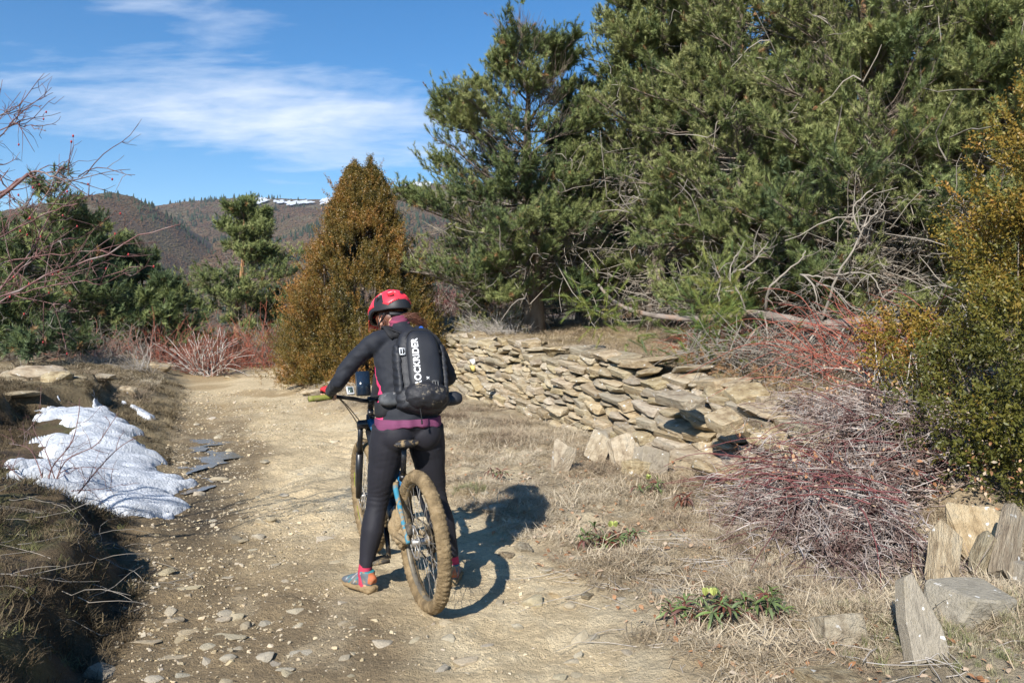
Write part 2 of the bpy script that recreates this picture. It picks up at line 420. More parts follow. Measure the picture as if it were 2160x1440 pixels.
verge = sst(1.65, 2.25, t_ + w_ * 1.4 + n_b * 0.12)
vc = mixc_(np.broadcast_to(np.array([0.37, 0.285, 0.175]), GX.shape + (3,)), (0.48, 0.395, 0.26), sst(-.2, .6, n_b))
vc = mixc_(vc, (0.22, 0.19, 0.14), sst(0.1, .7, n_a) * 0.6)
col = col * (1 - verge[..., None]) + vc * verge[..., None]
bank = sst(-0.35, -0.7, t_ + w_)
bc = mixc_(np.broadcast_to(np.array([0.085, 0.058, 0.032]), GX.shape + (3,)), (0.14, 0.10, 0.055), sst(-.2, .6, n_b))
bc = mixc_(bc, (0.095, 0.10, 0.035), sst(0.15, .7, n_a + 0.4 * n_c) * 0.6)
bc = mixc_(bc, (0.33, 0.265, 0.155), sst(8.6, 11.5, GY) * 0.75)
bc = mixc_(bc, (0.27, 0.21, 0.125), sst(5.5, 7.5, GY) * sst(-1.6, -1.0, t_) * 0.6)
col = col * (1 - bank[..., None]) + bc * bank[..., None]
terr = sst(5.0, 5.4, t_) * sst(5.5, 6.5, GY)
tcx = mixc_(np.broadcast_to(np.array([0.36, 0.275, 0.14]), GX.shape + (3,)), (0.29, 0.22, 0.12), sst(-.2, .5, n_b))
col = col * (1 - terr[..., None]) + tcx * terr[..., None]
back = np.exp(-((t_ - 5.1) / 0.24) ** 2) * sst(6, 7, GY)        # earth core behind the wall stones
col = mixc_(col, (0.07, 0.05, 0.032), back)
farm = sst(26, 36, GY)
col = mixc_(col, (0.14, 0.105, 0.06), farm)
def ground_mat():
    m = bpy.data.materials.new('earth'); m.use_nodes = True; nt = m.node_tree; b = nt.nodes['Principled BSDF']
    b.inputs['Specular IOR Level'].default_value = 0.25
    a = N(nt, 'ShaderNodeAttribute', attribute_name='Col'); tcn = N(nt, 'ShaderNodeTexCoord')
    f1 = N(nt, 'ShaderNodeTexNoise', i_Scale=28.0, i_Detail=8.0, i_Roughness=0.7)
    f2 = N(nt, 'ShaderNodeTexVoronoi', i_Scale=46.0); f3 = N(nt, 'ShaderNodeTexNoise', i_Scale=150.0, i_Detail=3.0)
    for f in (f1, f2, f3): nt.links.new(tcn.outputs['Object'], f.inputs['Vector'])
    v = math_n(nt, 'ADD', math_n(nt, 'MULTIPLY', f1.outputs[0], 1.0), math_n(nt, 'MULTIPLY', f3.outputs[0], 0.7))
    v = math_n(nt, 'MULTIPLY_ADD', v, 0.62, 0.48)
    sp = N(nt, 'ShaderNodeSeparateColor'); nt.links.new(f2.outputs['Color'], sp.inputs[0])
    v = math_n(nt, 'MULTIPLY', v, math_n(nt, 'MULTIPLY_ADD', sp.outputs[0], 0.22, 0.88))
    mx = N(nt, 'ShaderNodeVectorMath', operation='SCALE'); nt.links.new(a.outputs['Color'], mx.inputs[0]); nt.links.new(v, mx.inputs['Scale'])
    nt.links.new(mx.outputs[0], b.inputs['Base Color'])
    h = math_n(nt, 'ADD', math_n(nt, 'MULTIPLY', f1.outputs[0], 1.0), math_n(nt, 'MULTIPLY', f3.outputs[0], 0.3))
    bp = N(nt, 'ShaderNodeBump'); bp.inputs['Distance'].default_value = 0.042; bp.inputs['Strength'].default_value = 1.0
    nt.links.new(h, bp.inputs['Height']); nt.links.new(bp.outputs[0], b.inputs['Normal'])
    # wet, dark earth is smoother
    sc = N(nt, 'ShaderNodeSeparateColor'); nt.links.new(a.outputs['Color'], sc.inputs[0])
    rr = N(nt, 'ShaderNodeMapRange'); rr.inputs[1].default_value = 0.08; rr.inputs[2].default_value = 0.2; rr.inputs[3].default_value = 0.6; rr.inputs[4].default_value = 0.95
    nt.links.new(sc.outputs[0], rr.inputs[0]); nt.links.new(rr.outputs[0], b.inputs['Roughness'])
    return m
M_EARTH = ground_mat()
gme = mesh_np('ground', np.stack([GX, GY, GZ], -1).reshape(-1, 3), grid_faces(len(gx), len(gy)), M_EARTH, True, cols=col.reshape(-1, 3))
ground = link('ground', gme, kind='structure')
del GX, GY, GZ, col, vc, bc, tcx

# ================================================================== HILLS
RIDGE_A = np.array([(-2600, 560), (-900, 520), (-200, 500), (0, 486), (70, 474), (160, 430), (200, 414), (240, 408), (285, 417), (330, 440), (370, 470), (410, 505), (480, 560), (600, 640), (760, 690), (1400, 720), (3600, 720)], float)
RIDGE_B = np.array([(-2600, 540), (-400, 510), (0, 492), (250, 452), (330, 438), (370, 431), (420, 425), (480, 421), (540, 417), (620, 421), (700, 422), (760, 414), (800, 403), (860, 391), (905, 387), (1000, 395), (1200, 400), (1600, 380), (2200, 420), (4800, 480)], float)
def hill_z(x, y, Rg, Yc, Y0, seed, rough):
    px = 1080 + 1680 * x / Yc
    zc_ = (660 - np.interp(px, Rg[:, 0], Rg[:, 1])) / 1680 * Yc + 1.5
    s = np.clip((y - Y0) / (Yc - Y0), 0, 2)
    prof = np.where(s < 1, np.clip(s, 0, 1) ** 1.12, 1 - 0.8 * np.maximum(s - 1, 0))
    gully = fbm(x / 190, y / 420, 0, 4, seed)
    zz = -12 + (zc_ + 12) * prof + rough * (1 - np.abs(s - 1)).clip(0, 1) ** 0.6 * (gully * 0.75 - 0.45) * (np.abs(s - 1) * 4).clip(0.0, 1)
    return zz + 0.6 * fbm(x / 14, y / 14, 0, 3, seed + 5)
HILLS = dict(A=(RIDGE_A, 900.0, 150.0, 61, 16.0), B=(RIDGE_B, 1750.0, 500.0, 71, 34.0))
def hz(k, x, y): return hill_z(x, y, *HILLS[k])
M_HILL = M('hillside_scrub', [(0.060, 0.040, 0.024), (0.098, 0.064, 0.038), (0.085, 0.072, 0.040), (0.15, 0.12, 0.075)], scale=0.02, rough=0.95, detail=12, bump=1.5, bscale=0.15)
for k, nm in (('A', 'hill'), ('B', 'mountain')):
    Rg, Yc, Y0, sd, rg = HILLS[k]
    hx = axis(-Yc * 0.66, Yc * 0.05 if k == 'A' else Yc * 0.1, -Yc * 1.9, Yc * 1.9, Yc * 0.005, 1.1, 60); hy = np.linspace(Y0 - 40, Yc * 1.25, 150)
    X_, Y_ = np.meshgrid(hx, hy)
    o = link(nm, mesh_np(nm, np.stack([X_, Y_, hz(k, X_, Y_)], -1).reshape(-1, 3), grid_faces(len(hx), len(hy)), M_HILL, True), kind='structure')
# trees and scrub on the hills
def blob_mesh(name, mat, n=18, sharp=False):
    bm = bmesh.new(); r_ = np.random.default_rng(n)
    for i in range(n):
        v = unit(r_.normal(size=3)); v[2] = abs(v[2]) * (1.6 if sharp else 1.0)
        if sharp: v[:2] *= 0.45 * (1.7 - v[2])
        bm.verts.new(v * r_.uniform(.7, 1.1))
    res = bmesh.ops.convex_hull(bm, input=bm.verts)
    me = bpy.data.meshes.new(name); bm.to_mesh(me); bm.free(); me.materials.append(mat); return me
M_FAR_PINE = M('far_pine', [(0.020, 0.034, 0.018), (0.034, 0.052, 0.022)], scale=1, rough=0.95, rnd=0.3)
M_FAR_SCRUB = M('far_scrub', [(0.075, 0.043, 0.024), (0.115, 0.070, 0.038)], scale=1, rough=0.95, tint=[(0.06, 0.036, 0.022), (0.10, 0.058, 0.032), (0.13, 0.082, 0.045), (0.085, 0.075, 0.036), (0.17, 0.13, 0.075)])
S_FP = [source('far_pine_src', blob_mesh('far_pine', M_FAR_PINE, 16, True))]
S_FS = [source('far_scrub_src', blob_mesh('far_scrub', M_FAR_SCRUB, 12))]
def hill_points(k, n, ulo, uhi, seed):
    r_ = np.random.default_rng(seed); Rg, Yc, Y0, sd, rg = HILLS[k]
    y = Yc - (Yc - Y0) * r_.uniform(-0.03, 1, n) ** 1.0 * 0.98
    x = (r_.uniform(ulo, uhi, n) - 1080) / 1680 * y
    return x, y, hz(k, x, y), r_
for k, n in (('A', 90000), ('B', 80000)):
    x, y, z, r_ = hill_points(k, n, -350, 1150, 5 + n)
    Yc = HILLS[k][1]; pxs = 1080 + 1680 * x / Yc
    if k == 'B':      # bare grass on the high crest
        keep = ~((pxs > 520) & (y > Yc * 0.93) & (r_.uniform(0, 1, n) < 0.93)); x, y, z = x[keep], y[keep], z[keep]
    s = r_.uniform(.5, 1.25, len(x)) * (1 if k == 'A' else 1.9) * np.clip(y / 700, .45, 1.2)
    tn = np.clip(0.42 + 0.35 * fbm(x / 60, y / 60, 0, 3, 12) + r_.normal(0, .09, len(x)), 0, 1)
    scatter('hillside_woodland', np.stack([x, y, z - 0.3], 1), np.stack([x * 0, x * 0, r_.uniform(0, 6, len(x))], 1), np.stack([s, s, s * 1.25], 1), tn, np.zeros(len(x)), S_FS,
            kind='stuff', label='bare brown winter woodland covering the ' + ('rounded nearer hill' if k == 'A' else 'long snowy ridge'), category='woodland')
    n2 = 9000; x, y, z, r_ = hill_points(k, n2, -350, 1150, 9 + n)
    pxs = 1080 + 1680 * x / y
    f = fbm(x / 55, y / 90, 0, 4, 90) + r_.normal(0, .16, n2)
    if k == 'A':
        crest = sst(830, 890, y) * sst(150, 230, pxs) + np.exp(-((1080 + 1680 * x / Yc - (330 + (900 - y) * 0.34)) / 24) ** 2)
        keep = (f + 0.9 * crest) > 0.62
    else:
        keep = (f + 0.35 * sst(0.5, 0.9, (Yc - y) / Yc) + 0.5 * sst(Yc * .955, Yc * .99, y) * sst(520, 380, pxs)) > 0.5
        keep &= ~((pxs > 560) & (y > Yc * 0.9) & (r_.uniform(0, 1, n2) < .8))
    x, y, z = x[keep], y[keep], z[keep]; s = r_.uniform(2.2, 4.2, len(x)) * (1 if k == 'A' else 1.5)
    scatter('hillside_pines', np.stack([x, y, z - 0.4], 1), np.stack([x * 0, x * 0, r_.uniform(0, 6, len(x))], 1), np.stack([s * .7, s * .7, s * 1.5], 1), x * 0, np.zeros(len(x)), S_FP,
            kind='stuff', label='dark pines scattered over the ' + ('rounded nearer hill and its crest' if k == 'A' else 'long snowy ridge'), category='pine wood')
M_SNOW = M('snow', [(0.54, 0.57, 0.61), (0.68, 0.70, 0.73)], scale=7, rough=0.5, bump=0.02, bscale=40, spec=0.4, mud=((.22, .17, .115), .64, 4.5))
bsn = M_SNOW.node_tree.nodes['Principled BSDF']; bsn.inputs['Subsurface Weight'].default_value = 0.0
for (u0, u1, d0, d1, lab) in ((545, 588, 40, 110, 'small'), (598, 682, 60, 118, 'wide'), (686, 712, 10, 90, 'right'), (858, 912, 5, 90, 'far right')):
    n_ = 40; us = np.linspace(u0, u1, n_); rows = []
    for v in np.linspace(0, 1, 8):
        e = np.sin(np.linspace(0, PI, n_)) ** 0.45
        sag = d0 + 8 * np.sin(us / 9) + 14 * fbm(us / 6, v * 3, 0, 3, 3) + (d1 - d0) * v * e * (1 + .6 * fbm(us / 9, 5.0, 0, 3, 9))
        Yv = 1750 - sag; xv = (us - 1080) / 1680 * 1750
        rows.append(np.stack([xv, Yv, hz('B', xv, Yv) + 4.5], 1))
    V = np.concatenate(rows); link('snow_patch', mesh_np('snow_patch', V, grid_faces(n_, 8), M_SNOW, True), kind='structure')

# ================================================================== SNOW BANK AND PUDDLES
def poly_sd(x, y, poly):
    poly = np.asarray(poly, float); d = np.full(x.shape, 1e9); ins = np.zeros(x.shape, bool); n = len(poly)
    for i in range(n):
        a, b = poly[i], poly[(i + 1) % n]; e = b - a; wx, wy = x - a[0], y - a[1]
        h = np.clip((wx * e[0] + wy * e[1]) / (e @ e + 1e-12), 0, 1)
        d = np.minimum(d, np.hypot(wx - e[0] * h, wy - e[1] * h))
        c = ((a[1] <= y) & (b[1] > y)) | ((b[1] <= y) & (a[1] > y))
        xc = a[0] + (y - a[1]) / (b[1] - a[1] + 1e-12) * (b[0] - a[0]); ins ^= c & (x < xc)
    return np.where(ins, d, -d)
def hit_s(a, b):
    """plan position where the ray meets the gentle slope below the scarp"""
    d = ray(a, b); ts = np.arange(2, 14, .01); p = np.array([0, 0, 1.55])[None] + ts[:, None] * d[None]; t, w = zones(p[:, 0], p[:, 1])
    g = 0.30 * sst(-0.30, -1.55, t + w * .5) + .02; k = int(np.argmax(p[:, 2] < g)); return p[k, :2]
def snow_sheet(pix, label, thick=0.085, streak=0.15):
    poly = np.array([hit_s(a, b) for a, b in pix])
    x0, y0 = poly.min(0) - .3; x1, y1 = poly.max(0) + .3; st = 0.017
    xs, ys = np.arange(x0, x1, st), np.arange(y0, y1, st); X_, Y_ = np.meshgrid(xs, ys)
    e = unit([0.62, 0.78]); al = X_ * e[0] + Y_ * e[1]; ac = -X_ * e[1] + Y_ * e[0]
    rid = fbm(ac * 6.5 + 0.3 * fbm(X_ * 2, Y_ * 2, 0, 2, 4), al * 0.8, 0, 3, 14, .6)
    sd = poly_sd(X_, Y_, poly) + streak * (rid - .28) + 0.03 * fbm(X_ * 9, Y_ * 9, 0, 2, 5)
    th = thick * (1 - np.exp(-np.clip(sd, 0, None) / 0.07)) * (1 + 0.9 * rid) + 0.02 * fbm(ac * 16, al * 5, 0, 2, 6)
    z = H(X_, Y_, False) + np.where(sd > 0, np.maximum(th, 0.012) + 0.02, -0.05)
    k = (sd > -0.025); kf = k[:-1, :-1] | k[1:, :-1] | k[:-1, 1:] | k[1:, 1:]
    return link('snow', mesh_np('snow', np.stack([X_, Y_, z], -1).reshape(-1, 3), grid_faces(len(xs), len(ys), kf), M_SNOW, True), kind='structure', label=label)
snow_sheet([(66, 1000), (80, 975), (125, 962), (95, 932), (72, 918), (150, 925), (170, 905), (98, 876), (120, 868), (190, 868), (250, 892), (295, 918), (280, 945), (330, 960), (352, 990), (384, 1022), (382, 1062), (330, 1078), (262, 1080), (215, 1062), (150, 1048), (95, 1024)], 'large melting snow drift with finger ridges on the left bank', 0.055, 0.26)
snow_sheet([(186, 866), (205, 855), (240, 868), (252, 884), (244, 896), (215, 890)], 'small snow patch above the main drift', 0.04, 0.05)
snow_sheet([(262, 848), (290, 858), (328, 878), (318, 882), (292, 868)], 'thin snow sliver nearest the track', 0.03, 0.03)
M_WATER = M('puddle_water', [(0.20, 0.165, 0.125), (0.13, 0.11, 0.09)], rough=0.04, spec=1.0, bump=0.003, bscale=14)
for i, (cx_, cy_, rx, ry, lv) in enumerate(((378, 935, .5, .5, 0.0), (390, 966, .55, .55, 0.0), (386, 1022, .25, .42, 0.0), (372, 990, .2, .3, 0.0))):
    c = hit(cx_, cy_); n_ = 60; a = np.linspace(0, 2 * PI, n_, endpoint=False)
    rr = 1.1 + 0.4 * fbm(np.cos(a) * 1.6 + i * 9, np.sin(a) * 1.6, 0, 4, 66)
    bx = c[0] + rx * rr * np.cos(a); by = c[1] + ry * rr * np.sin(a)
    xx = np.linspace(-rx, rx, 9); XX, YY = np.meshgrid(c[0] + xx, c[1] + np.linspace(-ry, ry, 9))
    lvl = np.quantile(H(XX, YY), 0.27)
    V = np.vstack([np.stack([bx, by, bx * 0 + lvl], 1), [[c[0], c[1], lvl]]])
    T = np.stack([np.arange(n_), (np.arange(n_) + 1) % n_, np.full(n_, n_)], 1)
    link('puddle', mesh_np('puddle', V, T, M_WATER, True), kind='structure')

# ================================================================== STONES
def hull_mesh(name, mat, seed, dims=(1, 1, 1), n=16, sup=4.0, bev=0.05, cuts=0, smooth=False):
    r_ = np.random.default_rng(seed); bm = bmesh.new()
    for i in range(n):
        if i < 8 and sup >= 4.5: p = np.array([(i & 1) - .5, (i >> 1 & 1) - .5, (i >> 2 & 1) - .5]) * r_.uniform(.60, 1.0, 3)
        else: d = unit(r_.normal(size=3)); k = (np.abs(d) ** sup).sum() ** (-1 / sup); p = d * k * r_.uniform(0.86, 1.0) * 0.5
        bm.verts.new(p * np.array(dims))
    res = bmesh.ops.convex_hull(bm, input=bm.verts)
    bmesh.ops.delete(bm, geom=[v for v in bm.verts if not v.link_faces], context='VERTS')
    bmesh.ops.dissolve_limit(bm, angle_limit=R(14), verts=bm.verts, edges=bm.edges)
    if bev: bmesh.ops.bevel(bm, geom=list(bm.edges), offset=bev, segments=1, profile=0.6, affect='EDGES', clamp_overlap=True)
    if cuts:
        bmesh.ops.triangulate(bm, faces=bm.faces)
        bmesh.ops.subdivide_edges(bm, edges=bm.edges, cuts=cuts, use_grid_fill=True, smooth=0.3 if smooth else 0)
        for v in bm.verts:
            c = v.co; v.co = c * (1 + 0.05 * float(fbm(c.x * 5 + seed, c.y * 5, c.z * 5, 3, seed)))
    me = bpy.data.meshes.new(name); bm.to_mesh(me); bm.free(); me.materials.append(mat)
    if smooth: me.polygons.foreach_set('use_smooth', np.ones(len(me.polygons), bool))
    return me
LICH = (0.78, 0.76, 0.70)
M_STONE = M('sandstone', [(0.22, 0.16, 0.09), (0.36, 0.275, 0.16), (0.46, 0.37, 0.23), (0.33, 0.275, 0.185)], scale=3.2, rough=0.95, bump=0.035, bscale=11, rnd=0.22, dots=(LICH, 17.0, 0.67), detail=9)
M_STONE_G = M('grey_stone', [(0.22, 0.185, 0.13), (0.33, 0.28, 0.20), (0.27, 0.225, 0.15)], scale=4, rough=0.92, bump=0.015, bscale=18, rnd=0.1, dots=(LICH, 19.0, 0.68))
M_STONE_P = M('pale_stone', [(0.40, 0.325, 0.205), (0.48, 0.40, 0.265), (0.37, 0.31, 0.21)], scale=5, rough=0.9, bump=0.01, bscale=22, rnd=0.15)
M_GRAVEL = M('gravel', [(0.36, 0.285, 0.175), (0.46, 0.375, 0.24)], scale=20, rough=0.9, rnd=0.35)
slabs = [hull_mesh('slab_%d' % i, M_STONE, 100 + i, n=14 if i % 2 else 16, sup=4.6 if i % 2 else 4.2, bev=0.05) for i in range(16)]
slabs_g = [hull_mesh('slab_grey_%d' % i, M_STONE_G, 200 + i, n=15, sup=5.5, bev=0.04, cuts=1) for i in range(4)]
slabs_t = [hull_mesh('slab_tan_%d' % i, M_STONE, 300 + i, n=14, sup=5.5, bev=0.04, cuts=1) for i in range(4)]
slabs_p = [hull_mesh('slab_pale_%d' % i, M_STONE_P, 400 + i, n=16, sup=3.5, bev=0.05, cuts=1) for i in range(5)]
cobble = [hull_mesh('cobble_%d' % i, M_STONE_P, 500 + i, n=26, sup=2.2, bev=0.08, cuts=2, smooth=True) for i in range(4)]

# ---- the dry stone wall: every stone a part
WDIR = np.array([-0.355, 0.935, 0]); WN = np.array([-0.935, -0.355, 0])
wall = thing('dry_stone_wall', 'long tumbledown dry stone wall of flat tan slabs along the right verge', 'stone wall', (2.1, 6.8, 0))
wall_loc = np.array([2.1, 6.8, 0.0])
rw = np.random.default_rng(77)
stones = []
y_lo, y_hi = 6.35, 17.4
def wall_base(y): return np.array([4.74 - 0.38 * y, y, 0.0])
z_off = 0.0; crs = 0
while z_off < 1.06:
    hh = 0.082 + 0.010 * math.sin(crs * 2.1)
    y = y_lo + rw.uniform(0, .2)
    while y < y_hi:
        nearf = float(sst(9.6, 7.6, y))
        L = rw.uniform(0.27, 0.54) * (1 + 0.14 * nearf) * (1 + 0.25 * float(sst(11, 16, y)))
        hk = hh * rw.uniform(0.85, 1.12) * (1 + 0.16 * nearf)
        z = z_off * (1 + 0.10 * nearf) + hk / 2
        b = wall_base(y); gz = float(H(b[0] - .1, b[1], False))
        wav = 0.05 * math.sin(y * 1.7 + crs * .4) + 0.03 * math.sin(y * 4.3)
        top_here = float(wall_top(y)) + 0.05 * math.sin(y * 2.6)
        if z + gz < top_here + 0.04:
            if not (nearf > 0.4 and rw.uniform() < 0.05):
                ins = 0.30 * z * (1 + 0.9 * nearf) + rw.normal(0, 0.022) - 0.02
                p = b - WN * ins + np.array([0, 0, gz + z + wav * 0.6])
                yaw = math.atan2(WDIR[1], WDIR[0]) + rw.normal(0, 0.07 + 0.05 * nearf)
                pitch = rw.normal(-0.09, 0.04 + 0.05 * nearf)     # slabs lie tipped, low end towards the viewer
                roll = rw.normal(-0.14, 0.06 + 0.04 * nearf)
                stones.append((y, p, (L * 1.17, rw.uniform(.30, .42), hk * 1.32), (roll, pitch, yaw)))
        y += L * 0.93 * math.cos(0.2)
    z_off += hh * 0.97; crs += 1
# flat coping slabs along the top
for yk, L, dz in ((8.0, .62, .02), (8.55, .55, .04), (9.25, .95, .03), (10.05, .6, .05), (10.6, .5, .05), (11.1, .8, .09), (11.8, .55, .03), (12.6, .7, .05), (13.6, .6, .02), (14.6, .8, .02), (15.6, .8, .04), (16.6, .7, .03), (7.35, .6, .02)):
    b = wall_base(yk); zt = float(wall_top(yk)) + dz
    p = b - WN * (0.42 + rw.uniform(0, .1)) + np.array([0, 0, zt])
    stones.append((yk, p, (L, rw.uniform(.38, .5), rw.uniform(.085, .14)), (rw.normal(-.06, .05), rw.normal(0.04, .04), math.atan2(WDIR[1], WDIR[0]) + rw.normal(0, .12))))
# heap of big slipped blocks at the near end
for (pxx, pyy, Yd, L, D, Hh, rl, pt, yw) in ((1570, 1002, 6.45, .46, .3, .17, -.1, .1, 2.1), (1530, 890, 6.95, .34, .3, .18, -.2, .2, 1.9),
        (1440, 845, 7.6, .66, .35, .13, -.1, .06, 1.95), (1610, 866, 7.1, .58, .3, .10, -.1, .16, 2.0), (1670, 893, 6.9, .5, .3, .1, -.1, .18, 2.0), (1640, 930, 6.7, .5, .3, .1, -.2, .18, 2.0), (1690, 990, 6.3, .45, .35, .14, .1, .2, 2.2), (1500, 985, 6.6, .42, .3, .11, .0, .1, 2.0)):
    stones.append((Yd, at(pxx, pyy, Yd), (L, D, Hh), (rl, -pt, yw)))
stones.sort(key=lambda s: s[0])
far_mb = []
for i, (yy, p, dims, rot) in enumerate(stones):
    me = slabs[i % len(slabs)]
    if i < 300:
        o = link('stone', me, wall); o.location = tuple(p - wall_loc); o.scale = dims; o.rotation_euler = rot
    else: far_mb.append((me, p - wall_loc, dims, rot))
if far_mb:
    mb = MB()
    for me, p, dims, rot in far_mb:
        bm = bmesh.new(); bm.from_mesh(me); bmesh.ops.triangulate(bm, faces=bm.faces); bm.verts.index_update()
        Rm = np.array(Euler(rot).to_matrix()); V = np.array([v.co[:] for v in bm.verts]) * np.array(dims) @ Rm.T + p
        mb.add(V, [[v.index for v in f.verts] for f in bm.faces]); bm.free()
    mb.build('distant_stones', M_STONE, wall, kind='stuff')
# painted trail blaze: white over yellow
M_WHITE = M('white_paint', [(0.80, 0.78, 0.70), (0.72, 0.70, 0.62)], scale=30, rough=0.7); M_YEL = M('yellow_paint', [(0.62, 0.46, 0.14), (0.70, 0.55, 0.2)], scale=30, rough=0.7)
bl = thing('trail_blaze', 'painted white over yellow trail mark on the wall face', 'trail mark', tuple(at(997, 770, 12.4)))
rotm = np.array(Euler((0, 0, math.atan2(WDIR[1], WDIR[0]) + PI)).to_matrix())
rz_ = np.array(Euler((0.25, 0, math.atan2(-WN[0], WN[1]) + PI)).to_matrix())
mb = MB(); box(mb, (0, 0, .05), (.13, .05, .085), rz_); mb.build('white_bar', M_WHITE, bl)
mb = MB(); box(mb, (0, 0, -.045), (.13, .05, .085), rz_); mb.build('yellow_bar', M_YEL, bl)

# ---- loose stones: things of their own
def stone(px, py, w, d, h, rot, me, label, name='stone', group=None, sink=0.25, Y=None, dz=0):
    p = hit(px, py) if Y is None else at(px, py, Y)
    o = bpy.data.objects.new(name, me); C.objects.link(o)
    o.location = (p[0], p[1], p[2] + h * (0.5 - sink) + dz); o.scale = (w, d, h); o.rotation_euler = rot
    o['label'] = label; o['category'] = 'stone'
    if group: o['group'] = group
    return o
tb = bmesh.new()
for y_ in (-.5, .5):
    for x_, z_ in ((-.48, -.5), (.5, -.42), (.42, -.1), (-.12, .5), (-.36, .44), (-.5, .0)): tb.verts.new((x_ * (.94 if y_ > 0 else 1), y_, z_ * (.95 if y_ > 0 else 1)))
bmesh.ops.convex_hull(tb, input=tb.verts); bmesh.ops.dissolve_limit(tb, angle_limit=R(5), verts=tb.verts, edges=tb.edges); bmesh.ops.bevel(tb, geom=list(tb.edges), offset=.03, segments=1, affect='EDGES', clamp_overlap=True)
tri_slab = bpy.data.meshes.new('tri_slab'); tb.to_mesh(tri_slab); tb.free(); tri_slab.materials.append(M_STONE_G)
rocks = [hull_mesh('rock_%d' % i, M_STONE, 600 + i, n=34, sup=2.6, bev=0.03, cuts=2) for i in range(4)]
